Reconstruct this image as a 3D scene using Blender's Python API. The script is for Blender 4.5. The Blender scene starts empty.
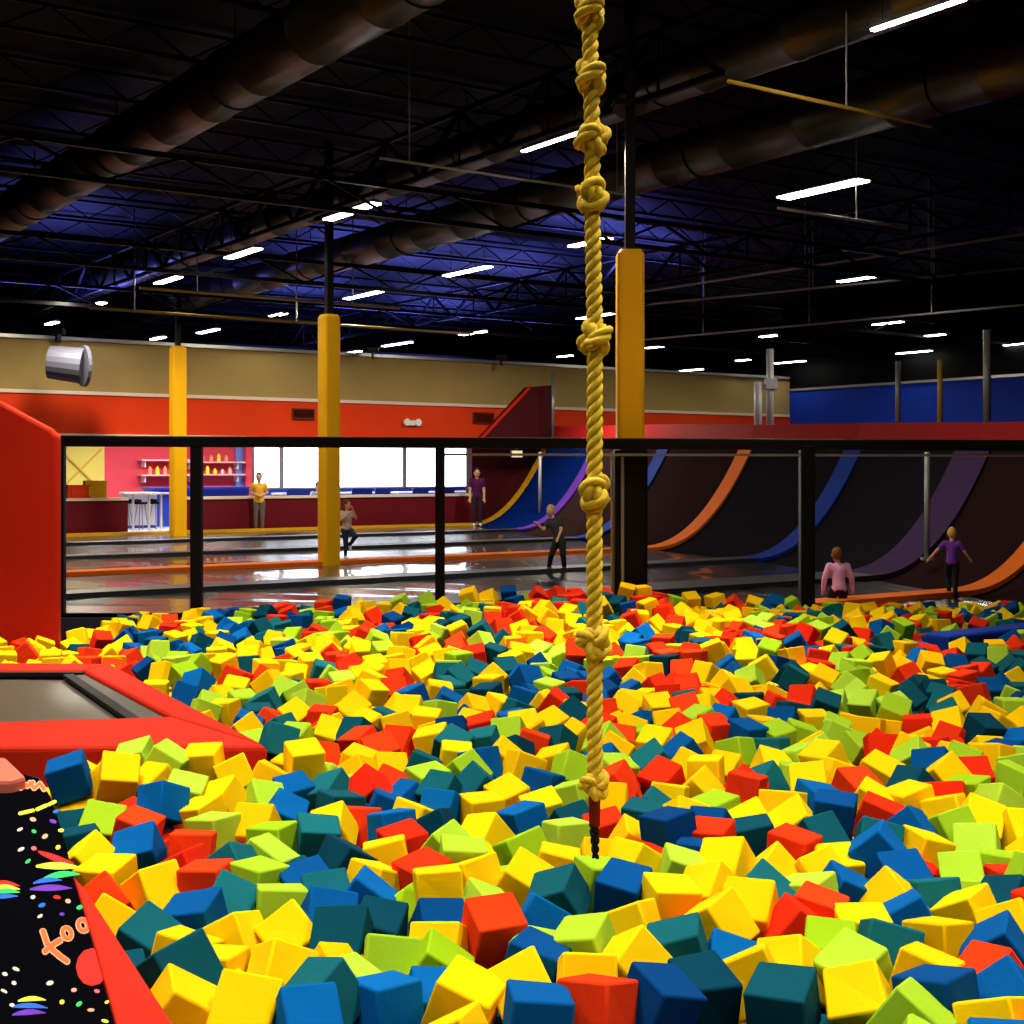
import bpy, bmesh, math, random
from mathutils import Vector, Matrix, Quaternion, Euler, noise
random.seed(11)
PI = math.pi
sc = bpy.context.scene
COL = sc.collection
F = 1350.0; HOR = 470.0; EYE = 1.6
U = Vector((-.568, .823, 0)).normalized()      # the building's long axis, away from the viewer
V = Vector((U.y, -U.x, 0))                     # its cross axis, to the right and away
UA = math.atan2(U.y, U.x)

NEAR = [(817, 4070, -17, 3, 15, -115, 4), (437, 3993, 16, -18, -13, -149, 3), (1051, 4074, -8, -26, 47, 52, 0), (-975, 3954, 6, -34, 10, -71, 0), (-64, 4638, 17, -1, 25, -68, 2), (-384, 4121, -43, 6, -1, -140, 3), (-143, 4088, -20, 8, 22, -17, 0), (250, 3940, 23, 5, -11, -128, 2),
(580, 4125, -4, -1, -15, 114, 4), (-781, 3957, 6, 18, -47, 76, 0), (72, 3857, 23, -9, 0, -83, 3), (-593, 3901, -11, 5, -38, 112, 3), (-1029, 4204, 34, -115, -123, -21, 4), (1156, 3910, -7, -17, -54, -18, 1), (181, 5077, -13, -25, 23, 155, 4), (-581, 4622, -15, -2, -42, 86, 4),
(415, 5048, 14, -18, -7, 155, 3), (244, 4460, 15, 14, 14, -111, 1), (1280, 4058, -1, 11, 0, -138, 3), (698, 4607, 38, -13, 33, 135, 0), (-746, 4362, -35, 28, -25, -153, 0), (-574, 4093, -7, -28, 16, 136, 4), (573, 4924, 13, -9, 9, -77, 0), (-1255, 4655, -35, -20, -27, 166, 4),
(-2171, 6622, 94, 18, 11, -74, 3), (-1263, 4340, -72, -170, 0, 22, 4), (-1381, 5217, -32, 5, -28, -44, 0), (-1929, 6616, 90, -37, -8, -163, 0), (666, 5725, 61, 4, -4, -53, 3), (1456, 4606, -26, -7, -7, -52, 0), (1107, 4356, -30, -25, -4, 125, 1), (545, 4392, 27, -19, -7, 82, 4),
(-1420, 4782, -37, 36, -45, 52, 0), (-1135, 4835, -26, -9, -10, 83, 3), (385, 4280, 18, -36, -29, 50, 0), (-761, 4688, -36, -38, -29, 136, 0), (-1582, 5727, -33, 19, 29, -78, 3), (-1632, 6300, 37, 22, 17, 150, 3), (902, 4385, -28, -20, 38, 43, 0), (-412, 4536, -65, -7, -23, -77, 1),
(-272, 4994, 36, 8, 4, -171, 0), (1404, 3915, -26, 18, 18, 151, 0), (853, 4854, 6, 1, 37, -113, 0), (1633, 4528, -20, 32, 11, -112, 3), (-472, 4782, -42, 10, -16, 81, 4), (1506, 4080, -22, 28, -37, -13, 3), (1696, 5006, -61, 25, 9, -132, 0), (1534, 5648, 1, -2, 42, 160, 3),
(862, 5417, 2, -47, -8, -33, 0), (38, 4163, -13, -35, -36, 119, 0), (75, 4365, -8, 1, 19, -19, 3), (-1621, 5404, -53, 3, 9, -106, 0), (43, 5223, -7, 18, 30, -12, 0), (-955, 4682, -45, 31, -14, -111, 0), (-1107, 7174, 51, 3, 17, -63, 0), (-1190, 5260, -25, -1, 5, 169, 2),
(231, 4151, 17, -2, -22, -86, 0), (-850, 5885, -20, -28, -74, -46, 4), (1313, 4281, -21, -12, 14, -36, 0), (1849, 5534, -81, 49, 8, 166, 1), (1266, 4560, -29, -21, 16, -7, 4), (2012, 5836, -42, -12, -47, 73, 1), (996, 4732, -23, 38, -2, 97, 2), (1579, 5471, -68, 3, 27, -80, 3),
(-1057, 5021, -32, 36, 27, 2, 4), (-261, 4823, -53, 8, -37, 104, 3), (-245, 4434, -59, -5, -33, -178, 1), (1517, 4275, -27, 53, 9, 118, 2), (1105, 4892, -19, 3, 16, -22, 2), (1468, 6145, 28, 6, -5, 72, 3), (742, 5020, 19, -29, -39, 61, 0), (246, 6093, -71, 88, -7, -64, 1),
(-1337, 6052, -39, 0, -5, -30, 1), (-998, 5304, -33, 1, 5, 53, 1), (1071, 4549, -31, -1, 22, -105, 1), (57, 6442, -94, 13, -8, -57, 3), (1194, 5740, -27, 7, 0, 52, 2), (1767, 5784, -45, -6, -15, -158, 0), (-862, 5019, -40, -4, -8, -74, 1), (757, 4258, -12, 14, 26, 174, 0),
(789, 7055, -31, -20, -56, -116, 2), (1440, 5095, -44, -39, 22, -77, 0), (-342, 5238, 5, 3, -10, 38, 2), (-1550, 5125, -63, 44, -38, 152, 2), (-1604, 7024, 67, 12, -3, -3, 0), (414, 4654, 7, 22, -10, -115, 0), (1056, 5879, -14, -3, 12, -178, 4), (-126, 6087, -73, 17, 41, -119, 0),
(-678, 5430, 6, 6, 31, 42, 4), (1438, 4899, -49, -7, -27, -3, 3), (-198, 5434, 13, 85, -176, 6, 1), (-1766, 5624, -46, -29, 34, 148, 0), (1276, 5200, -40, 14, 29, 15, 3), (-664, 4865, -32, 19, 44, 120, 3), (51, 5763, -44, 13, -21, -65, 1), (-545, 5018, -11, 1, -35, 176, 3),
(499, 5465, -16, -5, 35, 31, 0), (-1164, 6142, -31, -2, 50, -103, 0), (-1675, 6025, -24, 107, -8, 79, 2), (326, 7330, -45, -26, 25, 16, 1), (2119, 6127, -6, 44, 21, -9, 0), (1165, 6747, -6, 40, -79, 28, 2), (-242, 4628, -55, 29, 6, 162, 0), (-148, 6544, -68, -2, -2, 115, 0),
(-150, 5202, 9, -21, -2, 41, 0), (106, 4790, -25, -19, 31, -6, 3), (674, 5382, -20, -10, -17, -178, 1), (1616, 5181, -59, -16, 0, 9, 4), (484, 6734, -66, 2, 30, 84, 0), (-1298, 7485, 90, 19, 21, 115, 4), (-507, 5519, -1, 9, 13, -171, 0), (1662, 6134, 9, -19, 2, -111, 2),
(-461, 5767, -19, 5, -9, 27, 2), (-701, 5132, -42, -23, 7, -162, 4), (1232, 4750, -40, 2, 5, -93, 0), (1337, 5873, -16, -50, 6, -152, 4), (1278, 6054, 4, -26, 39, 171, 0), (-1866, 6153, -40, -35, -8, -178, 1), (-1355, 5716, -22, 1, 10, 95, 2), (-808, 6076, -24, 23, 25, -88, 0),
(-729, 6923, -55, -35, -31, -133, 2), (-1026, 5620, -40, -15, -59, -6, 1), (-1030, 5809, -14, -5, 5, 71, 1), (-1403, 6544, -16, 30, -18, -25, 0), (2848, 8168, 12, 21, 7, 22, 4), (-538, 6090, -26, 2, -10, -59, 3), (1901, 6451, -1, 4, 15, -160, 0), (1690, 6635, 23, -4, 25, -67, 2),
(-1079, 6386, -46, -40, 53, 146, 3), (535, 7006, -40, -16, 29, 148, 2), (-20, 6832, -71, -18, 19, -148, 0), (1867, 5101, -51, 17, 28, -127, 4), (1690, 7300, 21, -102, 66, 28, 0), (1050, 5437, -42, 42, 16, -118, 0), (-362, 6879, -51, 4, 50, 59, 4), (714, 4438, -54, 24, -34, 72, 3),
(848, 5752, 6, -5, -9, 62, 2), (-962, 4397, -53, 2, -4, -104, 0), (-1773, 6931, 85, 2, 31, -7, 1), (2408, 9210, -17, -32, 4, 144, 1), (-1430, 6950, 23, 70, -23, 21, 0), (2314, 6434, -13, 34, 14, 116, 1), (-341, 6576, -63, -2, 30, 64, 3), (431, 6211, -75, 10, -13, 8, 2),
(-1457, 6327, -41, 13, 12, -117, 0), (-1101, 4535, -51, -14, -10, -103, 0), (1240, 5469, -54, -46, 14, -152, 0), (-929, 6910, -63, 22, 28, -111, 4), (314, 6839, -72, -19, -1, 58, 1), (1969, 6639, 29, 12, 45, -136, 4), (1957, 6018, -19, -62, 11, -156, 1), (2533, 6824, 16, -21, -7, -127, 1),
(-177, 6936, -31, 25, 38, 50, 4), (2495, 8844, 6, -22, 30, -118, 1), (-157, 3815, -41, -32, 5, 73, 0), (2025, 6298, -11, -7, -14, -30, 0), (56, 7284, -19, 18, 69, -141, 0), (1021, 7112, -4, 175, 2, 73, 0), (-1121, 6902, -67, 20, -6, 33, 3), (1521, 6910, -20, 11, 40, -95, 0),
(151, 7015, -52, 13, -8, 152, 3), (-534, 5232, -19, 20, -4, 142, 0), (931, 5040, -5, -13, -34, 154, 4), (1746, 4715, -27, 27, -33, -135, 0), (-1126, 5444, -23, 49, 20, 67, 4), (-804, 5298, -50, -11, 13, -156, 3), (-1024, 9809, -35, -11, 24, -50, 0), (185, 5544, -45, 11, 3, 85, 0),
(1853, 6817, 50, 25, -9, 52, 0), (950, 6822, -37, 42, 14, -121, 0), (-239, 4241, -84, -6, 23, -78, 3), (2173, 6788, 40, -35, -21, 39, 0), (1769, 5975, -13, 23, 42, 160, 3), (1279, 7674, -20, 20, -10, -132, 1), (1416, 8177, -16, -13, -1, -144, 3), (-1216, 6599, -42, -37, -14, -147, 1),
(1232, 8237, 4, 1, 17, -66, 2), (1102, 8103, -33, -45, -22, -16, 0), (2079, 8137, -94, 8, -27, 116, 1), (-1793, 6735, 19, -1, -27, 57, 0), (-1593, 6564, 12, 17, 14, 3, 1), (341, 5228, -6, -11, 4, -66, 1), (-273, 5663, -7, 40, -9, 60, 1), (2293, 6055, -42, -44, -4, -172, 0),
(2151, 7863, -33, 3, -68, 81, 2), (788, 7435, -14, -19, 39, -175, 4), (-824, 6455, -34, 174, -1, -60, 4), (954, 6325, -17, -10, 0, 129, 1), (-172, 7290, 4, -19, 9, 53, 3), (152, 6631, -90, 15, 14, -74, 0), (-339, 7682, 16, -26, -22, 155, 4), (2347, 6869, 25, -32, 6, 177, 2),
(1326, 7092, -66, 28, 29, -126, 4), (-1972, 7099, 70, 16, 21, -90, 1), (-1889, 5893, -55, 85, -7, 25, 4), (1119, 5085, -26, 13, 2, -125, 1), (262, 7978, -25, 14, -33, -135, 4), (2127, 9174, -11, -20, 24, -110, 4), (-741, 7689, -18, -30, 16, -161, 2), (519, 5841, -31, -16, -29, -173, 0),
(-348, 6280, -85, -58, -11, -108, 4), (-458, 7834, 11, 14, 9, -95, 0), (859, 8059, -47, -5, 29, -120, 0), (-1107, 8117, 1, 41, 20, 8, 0), (550, 7202, -27, -18, -72, -43, 1), (368, 5609, -43, 55, 7, 5, 0), (1364, 5666, -83, 3, 20, -80, 0), (-2375, 9765, -57, 24, 31, 112, 3),
(612, 6274, -41, -8, 6, -114, 4), (-879, 7860, -2, 11, 22, -124, 2), (2194, 7036, 31, -16, -48, 68, 3), (1422, 7400, -42, -20, 24, -90, 0), (-161, 7755, 16, 13, 12, -99, 4), (-646, 7874, -6, -2, 36, 62, 2), (-674, 7383, -61, 7, -44, 108, 0), (-510, 4268, -54, 31, 14, 76, 1),
(1607, 8213, -43, -8, -13, 121, 1), (2621, 7343, 17, -39, -107, -102, 0), (-311, 7426, 1, 7, -6, 94, 0), (1589, 8976, -29, -7, 8, -157, 0), (988, 7751, -36, 2, -37, 14, 3), (1000, 9224, -35, -10, 120, -86, 0), (546, 7961, -23, -29, 32, 144, 1), (-2337, 10048, 0, -29, -48, 88, 3),
(2299, 9978, 36, 63, -24, 157, 0), (117, 10070, 24, -84, 44, 123, 3), (1709, 6443, 0, 5, 30, -23, 0), (551, 11611, 36, -6, -35, -86, 2), (2152, 7228, 31, -34, -17, 74, 1), (3034, 11098, -11, -21, 13, 141, 0), (-1959, 9191, -55, -174, 85, -8, 0), (1261, 6257, 20, 6, -14, -123, 0),
(2075, 9946, 51, -99, 30, -21, 4), (-98, 4925, -22, -29, 63, -177, 1), (1437, 6336, 26, -8, -11, -161, 3), (2235, 6610, 2, 4, 6, -132, 1), (394, 8588, 24, 50, 144, 25, 4), (2596, 8622, -60, 6, 0, -104, 2), (-1331, 5476, -42, 62, 4, 76, 2), (-547, 8584, -15, -10, -4, 178, 0),
(2767, 8532, -30, 22, 38, -101, 0), (-1169, 4202, -162, -125, -10, 112, 0), (-699, 6235, -46, -12, 5, 3, 2), (-16, 8017, 17, 12, -34, -106, 1), (2705, 9895, -13, 18, 2, 52, 0), (-682, 8952, -7, 1, 51, 74, 0), (285, 6420, -107, 12, -45, -60, 4), (-2016, 6247, -89, -43, -3, 19, 4),
(2690, 8253, -61, 31, -7, 125, 2), (-249, 7111, -9, -50, 15, -126, 1), (2052, 9485, -23, 8, 53, -113, 2), (3247, 9467, 7, -71, -6, -124, 2), (2723, 9331, 3, 20, -45, -59, 4), (-616, 6560, -67, 3, -22, -175, 3), (1781, 10086, 18, 46, -25, -23, 1), (-827, 7261, -57, -36, 21, 65, 0),
(1963, 8776, -60, -3, 8, -82, 0), (240, 7524, -44, 12, -15, -20, 0), (3486, 11261, -32, 14, -25, 85, 0), (-1435, 8881, -36, -26, -30, 151, 0), (-925, 8049, 17, 54, -6, -38, 4), (2264, 8571, -63, -90, -11, -118, 0), (-1282, 9598, -26, -94, -10, -53, 0), (1691, 11323, 71, -7, -110, 4, 0),
(2088, 6486, 10, -7, 16, 70, 2), (-2291, 10725, 27, -17, -1, 143, 0), (1165, 7383, -57, 37, 3, -36, 0), (1089, 6095, -22, -22, 31, 175, 0), (753, 9246, -51, -36, 34, -111, 0), (-658, 10544, -13, 31, 23, -55, 0), (-432, 7061, -46, -6, 8, -150, 1), (-1710, 9383, -33, 25, 8, -93, 4),
(-271, 9391, -78, 38, 17, 40, 0), (-544, 6916, -111, -33, 8, 124, 3), (2052, 5652, -92, -1, 9, 54, 1), (-1276, 7054, -33, 12, -26, 177, 0), (-2488, 10272, 17, 16, -57, -53, 1), (-1576, 7967, 34, 33, 22, -121, 0), (-2699, 10499, 6, 14, -20, -128, 0), (-1819, 10146, -23, 41, -8, -107, 0),
(874, 5943, -1, -9, -45, 57, 3), (3789, 13116, 55, -20, 7, -143, 1), (547, 8451, -38, 23, 8, -44, 2), (1500, 10439, 7, -4, -28, -139, 0), (-1066, 7513, -23, 31, -15, -133, 2), (1581, 5836, -25, -59, -11, 171, 4), (297, 9233, -14, 76, 126, -22, 2), (1879, 10787, 66, 28, -1, -16, 0),
(252, 8422, -10, -19, 25, -154, 0), (1771, 8813, -58, -11, -55, 73, 3), (-4024, 13249, -88, -28, -5, -147, 2), (-1396, 9191, -13, 27, 20, 140, 1), (3185, 10859, -73, -42, -14, 22, 2), (-410, 10168, 11, -141, -12, 56, 4), (1609, 9670, -10, -45, -5, -143, 0), (116, 7849, -10, 5, -16, 173, 2),
(775, 6662, -38, -4, -11, -106, 0), (1147, 8832, 13, -33, 18, 174, 2), (387, 8154, -31, -14, -48, -145, 0), (2373, 11443, 6, -13, -2, 21, 0),
]
REST = [(-185, 8113, 29, 16, 12, -95, 2), (-2045, 8971, -32, -65, 114, 48, 1), (1952, 10499, 45, -3, 35, 164, 0), (2936, 12231, 33, 35, 18, -36, 0), (2373, 7134, 41, -37, 20, -30, 1), (590, 7730, -20, -54, 53, -162, 0), (3475, 9783, -18, 4, -115, 82, 3), (-581, 4445, -89, 70, 29, -51, 0),
(-1243, 8841, -44, 3, 5, -6, 2), (-481, 8889, -13, -13, -9, -52, 1), (-487, 7343, -33, 9, -20, 176, 4), (1799, 8435, -75, 3, 20, 1, 1), (-2895, 10735, -6, -5, 39, -153, 3), (73, 9565, -35, -15, -8, -107, 3), (795, 6213, -24, 36, -51, 79, 0), (1690, 7004, -1, -10, 23, 2, 0),
(2017, 8384, -63, -112, -8, -93, 1), (-854, 7534, -52, 19, -7, 76, 0), (2218, 11653, 29, -23, -12, 153, 1), (-699, 8247, 24, 16, -11, -85, 0), (2838, 13029, 8, 27, -15, 138, 2), (-3209, 12249, -53, -27, 8, 23, 1), (-181, 9752, -40, 5, 12, -117, 4), (661, 12103, 56, 14, -11, 59, 0),
(112, 8243, -4, 104, -29, 25, 0), (-4296, 11898, -31, 142, 2, 105, 2), (4070, 11791, -25, -2, -30, 61, 4), (714, 11119, -44, -4, 4, 36, 1), (-470, 6431, -78, -66, -9, 143, 0), (-2581, 9779, -21, -180, -1, -82, 0), (-894, 8238, 24, -25, -9, 140, 0), (3265, 8819, 21, 75, -86, 106, 1),
(1486, 7774, -30, 7, -7, -123, 4), (1060, 10454, 10, -20, 9, 23, 0), (-95, 9474, -77, -32, -65, -14, 0), (919, 10700, -1, -17, 11, 153, 2), (3049, 8683, 24, 1, -28, 172, 0), (-159, 11310, 42, -17, 8, -110, 4), (1309, 9987, -28, -16, -31, 85, 2), (975, 14622, 105, -57, 30, -78, 0),
(2339, 15500, 85, 2, -11, 26, 0), (-865, 9976, -49, -5, 46, 96, 2), (13, 7688, -29, -25, -19, -36, 4), (514, 7394, -26, -57, -38, -134, 3), (3358, 12230, 16, 8, -29, -65, 4), (1345, 10617, -4, -6, -40, 85, 2), (-1105, 4031, -140, -114, 10, -68, 0), (622, 9095, -49, 23, 7, 177, 2),
(267, 9881, -27, -53, -80, -69, 1), (4223, 11689, -39, -78, 118, 72, 1), (-528, 9759, -26, 12, -6, 100, 0), (-2106, 10266, 3, -18, -14, -105, 2), (3533, 10551, -70, 65, 80, -1, 2), (-645, 7097, -88, 21, 26, 7, 2), (2962, 8985, -4, -40, 30, 167, 0), (-54, 7443, -5, -18, -36, 177, 0),
(-1300, 8092, -25, -18, 3, 162, 1), (1034, 8286, -25, -37, -30, -157, 2), (-1891, 9457, -46, -2, 15, -56, 1), (3674, 11217, -48, 45, -6, -172, 3), (-1653, 11088, -9, -5, -103, 119, 0), (-717, 9674, -41, 10, 18, -141, 3), (411, 11729, -38, 25, -24, -7, 1), (-2034, 9913, -30, 18, 11, 1, 0),
(-47, 10662, 5, 33, -2, 19, 4), (-1106, 9019, -57, -13, -147, -20, 0), (-1322, 11884, -22, -90, 23, -70, 0), (1220, 10764, 37, -5, 3, 49, 4), (1070, 10066, -36, -11, 40, 131, 2), (-2531, 13548, -5, -19, -125, -22, 4), (-353, 8014, 33, -65, 9, 177, 3), (-171, 9962, -7, -110, 86, 42, 0),
(3013, 9495, -20, 27, 71, 88, 4), (639, 8130, -45, -12, 25, -100, 2), (864, 11662, -24, -42, -24, 24, 2), (672, 6462, -49, -13, 52, 151, 4), (-426, 10882, 46, 140, -93, -15, 1), (1002, 8603, -33, -12, 30, 83, 0), (-3944, 14708, -89, -29, 2, -37, 0), (2617, 12440, -13, 32, 10, -95, 3),
(-1012, 12395, 24, 5, -3, -153, 0), (-2482, 10687, 33, -45, -8, -57, 1), (2039, 5268, -18, -72, 120, 14, 1), (-867, 10268, -28, 45, -12, -23, 2), (-2121, 6583, -126, 85, -31, 88, 0), (764, 5581, -23, 7, -2, 166, 3), (-1651, 9818, -29, 26, -42, 57, 1), (-491, 15514, 143, -18, -18, 82, 0),
(-1486, 7809, -15, -7, -12, 109, 1), (1195, 8590, -13, -8, 67, 25, 1), (971, 7365, -42, -35, 19, -41, 0), (2967, 8321, 14, 28, -8, 114, 0), (-458, 9506, -55, -12, -27, -175, 3), (-1288, 10247, -39, 107, -4, 23, 1), (-383, 5075, -95, 37, -9, 59, 1), (617, 9604, -88, -123, 54, 54, 3),
(-2990, 12939, -77, -60, 16, 126, 4), (-498, 12700, 68, -8, 25, -168, 0), (2053, 15500, 91, -2, -23, 109, 0), (497, 9865, -32, -1, -12, -75, 2), (1598, 7478, -19, -12, 15, 118, 1), (-292, 10661, -17, 26, -30, 86, 4), (2280, 5856, -94, 56, -38, -151, 0), (3022, 8109, -64, -19, 14, 158, 3),
(-275, 11983, 47, 39, -12, -128, 1), (-306, 11169, 45, 12, 20, -83, 2), (1039, 11401, 12, -6, -24, -101, 1), (576, 10103, -14, -41, -74, -29, 3), (-1121, 11731, 1, -4, 65, 114, 1), (2455, 9836, -3, 35, -29, 137, 1), (-2259, 14484, -49, 92, -4, -119, 3), (1358, 8695, -36, 36, 3, -42, 3),
(3533, 12157, -31, 0, 6, 24, 0), (-1503, 10722, -27, 74, 9, -79, 4), (-98, 13229, 42, 2, 26, 114, 2), (-288, 12554, 84, -31, -10, 80, 4), (-4281, 13312, -63, 15, -11, -83, 0), (3574, 13075, 41, -22, -14, -56, 3), (1457, 9120, -18, 28, 31, 29, 2), (-916, 10724, -12, 96, -56, 109, 0),
(-2151, 11085, -26, -5, 20, 96, 4), (-2044, 6769, 25, -46, 12, 96, 0), (735, 8490, -55, -43, 23, -7, 0), (2938, 11299, 10, 52, -32, -144, 1), (1218, 13821, 51, -70, 7, -104, 2), (-2780, 15258, -39, 8, -44, -125, 4), (-1952, 15500, 61, -10, -6, 171, 3), (1595, 10030, -6, -34, -14, -126, 0),
(394, 10051, -8, 100, 102, -60, 3), (-3888, 11525, -87, 42, -81, 124, 0), (2830, 8764, -9, -29, -120, 16, 4), (3423, 10732, -73, -176, -6, 27, 0), (-953, 11487, 0, 5, -17, -125, 0), (-144, 10198, -1, 42, 33, -33, 0), (-1980, 10857, -23, -27, 95, 1, 0), (3775, 15016, 9, 30, -6, 161, 0),
(3159, 8349, 4, -42, 36, -179, 0), (3805, 10976, -75, -23, 8, 132, 2), (1126, 3684, -19, 21, 64, -177, 1), (2051, 8603, -74, 11, 22, -19, 1), (1482, 14607, 110, 2, -17, 17, 0), (353, 14010, 65, 85, -147, 26, 0), (-475, 9980, -31, -97, -69, -23, 4), (-1249, 14169, -6, 19, -10, 49, 3),
(-1443, 9938, -34, -3, 2, -59, 2), (1285, 9032, -14, -22, 38, 48, 0), (1509, 11170, 12, 51, 83, -66, 2), (-1530, 9611, -32, -67, 156, 28, 1), (-1501, 14573, -8, 23, -32, -62, 2), (700, 9960, -76, -21, -8, 110, 3), (1805, 9195, -22, -2, -23, -171, 2), (1349, 3695, -26, -22, 85, -40, 3),
(-2202, 11322, 8, 96, 24, -85, 0), (-2115, 9416, -65, 26, -34, 97, 1), (3009, 15500, 54, 46, -15, -168, 3), (-1718, 10689, -47, -11, -54, -76, 0), (-516, 10399, -2, 36, -1, -170, 4), (889, 12502, 16, 38, -53, 107, 0), (1213, 12595, 42, 21, 53, -31, 3), (1817, 9522, -32, -41, -52, 55, 0),
(237, 11810, -7, -14, 22, -132, 1), (41, 9175, -65, -4, -63, 29, 4), (754, 10334, -36, 52, -7, 103, 3), (403, 13283, 36, -18, 11, 9, 0), (3917, 10555, -73, 31, 26, -169, 0), (3580, 15028, 8, 1, -22, -48, 4), (-3683, 11319, -83, -107, 134, 15, 0), (2986, 13188, 15, 29, -68, -73, 1),
(-3618, 11544, -83, -1, 6, 73, 2), (-3362, 11880, -90, 26, -14, -40, 2), (273, 12278, 63, 12, 34, -23, 2), (-1717, 14483, 1, 41, -5, -121, 0), (1164, 14829, 106, 27, -2, -40, 4), (1352, 12089, 33, 0, 6, -110, 2), (2018, 5436, -89, -9, 2, -2, 2), (-1052, 10075, 2, -11, 22, -20, 0),
(1308, 15500, 196, -15, 16, -101, 0), (-1676, 8913, -42, -14, -96, 124, 4), (944, 10305, -41, -33, -42, 6, 0), (3168, 12925, 43, -12, 36, 175, 4), (3046, 9768, -28, 1, -37, -85, 4), (-1093, 9223, -47, 14, 35, -15, 0), (-681, 12763, 39, 40, -67, 16, 1), (1460, 13780, -3, -21, -43, 157, 0),
(-1232, 12316, 22, 25, -18, 103, 1), (2594, 10633, -20, -137, -46, -50, 1), (2572, 10066, 18, 74, 5, 52, 1), (-3361, 11334, -98, -108, -63, -59, 2), (2422, 8701, -101, -3, -11, -106, 0), (-1691, 12380, -23, -15, -50, 86, 0), (601, 14245, 70, -29, -3, 144, 0), (5, 11075, 11, -6, 21, -158, 0),
(2099, 10163, 34, 9, 36, -32, 4), (3409, 13417, 40, 21, 11, -163, 0), (2563, 11308, 9, -6, 9, -12, 2), (4145, 11190, -58, 14, -40, -12, 4), (-3267, 13087, -67, 13, 0, 63, 0), (300, 15500, 142, -23, -26, -165, 2), (-1560, 8731, -54, -20, 31, -22, 2), (-2618, 12189, -43, 15, 27, 28, 0),
(-1444, 8440, -38, -5, 33, 150, 4), (1108, 9563, -10, 4, -164, 84, 2), (2200, 7503, 23, -51, 59, -158, 0), (3203, 15500, 38, -9, 29, -177, 1), (1995, 11659, 37, 2, -43, -69, 0), (-4343, 11568, -48, -86, 5, 21, 0), (-3886, 12378, -124, 10, -13, -144, 2), (3352, 12924, -22, -2, -27, -120, 2),
(-2247, 12801, -40, 11, -47, 61, 0), (-2114, 13030, -31, 3, 40, -115, 1), (4031, 12080, -29, 35, 25, 137, 0), (1501, 15500, 181, 4, -2, 14, 0), (-2629, 13174, -69, -62, -25, -5, 3), (887, 10010, -71, 0, -27, 15, 3), (-1693, 8592, -46, -6, -22, -178, 3), (-264, 15500, 107, 26, 42, -90, 0),
(2471, 9600, -21, -109, 137, -5, 1), (-34, 15500, 163, -6, -19, 93, 3), (-4054, 11867, -85, 180, 6, -76, 0), (172, 12029, 68, 0, 6, 117, 0), (-1130, 11139, -34, -18, 8, -153, 0), (2708, 11079, -9, -39, -4, -49, 1), (-2069, 9603, -45, -55, 9, 53, 0), (347, 14215, 115, -46, 1, -58, 0),
(476, 10529, -7, 10, 32, 53, 3), (232, 9451, -59, 0, -50, -21, 0), (517, 15500, 153, -29, 12, 44, 2), (388, 9708, -66, 0, 7, -63, 4), (2693, 7141, -3, 13, 18, 136, 1), (-3096, 10947, -84, 168, 57, -9, 2), (2818, 7755, -51, -91, 2, -137, 3), (616, 13730, 29, -34, -5, -179, 0),
(1616, 9230, -11, 3, -4, -112, 4), (-548, 11139, 22, 72, -115, -75, 0), (1506, 7159, -48, 8, 6, 82, 1), (4505, 12018, -11, 28, 31, 22, 2), (-509, 13440, 54, 77, -107, 46, 4), (-688, 11607, -16, -17, -17, 115, 0), (1928, 13696, -33, -45, -12, 166, 0), (1259, 11690, -7, -113, 1, -154, 2),
(1875, 9016, -46, -11, 16, 14, 4), (1071, 11922, 9, 89, 7, -145, 3), (2931, 9254, -55, 52, -158, -26, 4), (1648, 13651, 8, 7, 128, -111, 2), (-1281, 15500, 61, 19, -19, -20, 1), (-974, 15516, 76, 32, 27, -172, 1), (2418, 13564, 22, -41, -66, -96, 1), (-1165, 10416, -20, 1, 27, -66, 0),
(-750, 11203, -25, -60, -119, -24, 0), (-1492, 11421, -33, 27, 92, -137, 2), (-4471, 12860, -95, -67, -2, 109, 0), (193, 11107, -31, -33, -17, 45, 3), (-1117, 10643, -20, -7, -9, 168, 0), (2116, 13856, -17, -4, -2, 139, 0), (2111, 10635, 40, -15, -1, -76, 3), (3068, 10201, -62, -15, 48, -59, 4),
(1600, 13303, -14, 179, 5, -44, 0), (820, 8665, -52, -11, -23, -25, 3), (2326, 14148, 17, -54, -120, 59, 0), (2814, 8007, -93, -11, 48, -84, 0), (2253, 9440, -56, -59, -62, -143, 1), (-1706, 10309, -37, -119, 88, 38, 0), (-3691, 12390, -125, 6, -38, 19, 0), (-4287, 13149, -163, 28, -10, 56, 0),
(1079, 12243, 13, 19, 7, -33, 3), (2767, 15500, 39, -20, 27, -109, 0), (-189, 13449, 76, -46, 4, -179, 2), (-2774, 12949, -77, -32, 36, -94, 3), (-403, 13696, 82, -48, 103, 47, 1), (766, 14441, 73, -72, 29, 97, 4), (-1323, 11022, -33, 47, 17, -131, 2), (-3292, 14772, -50, 65, 5, -113, 3),
(2764, 10803, -10, 84, 0, -70, 1), (-1255, 9849, -34, -11, 18, 132, 0), (-2104, 11545, -42, 47, -17, 12, 0), (140, 13979, 79, 57, 10, -79, 0), (-1115, 14775, -10, 140, -67, -53, 4), (-3651, 12736, -98, 36, 29, -57, 0), (1590, 14354, 43, 8, -15, -91, 2), (-3540, 13134, -55, 4, 10, -171, 3),
(3477, 11493, -32, 76, -44, 30, 3), (-737, 11938, 20, 104, -127, 4, 0), (3634, 11792, -25, 12, -13, 90, 2), (-4177, 14583, -123, 128, -71, -6, 0), (-1634, 12026, -36, -64, 40, 20, 0), (-2016, 8764, -79, -119, 63, 3, 0), (835, 9566, -80, 19, 121, -70, 0), (-2732, 10989, -7, 11, 84, -35, 1),
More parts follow.
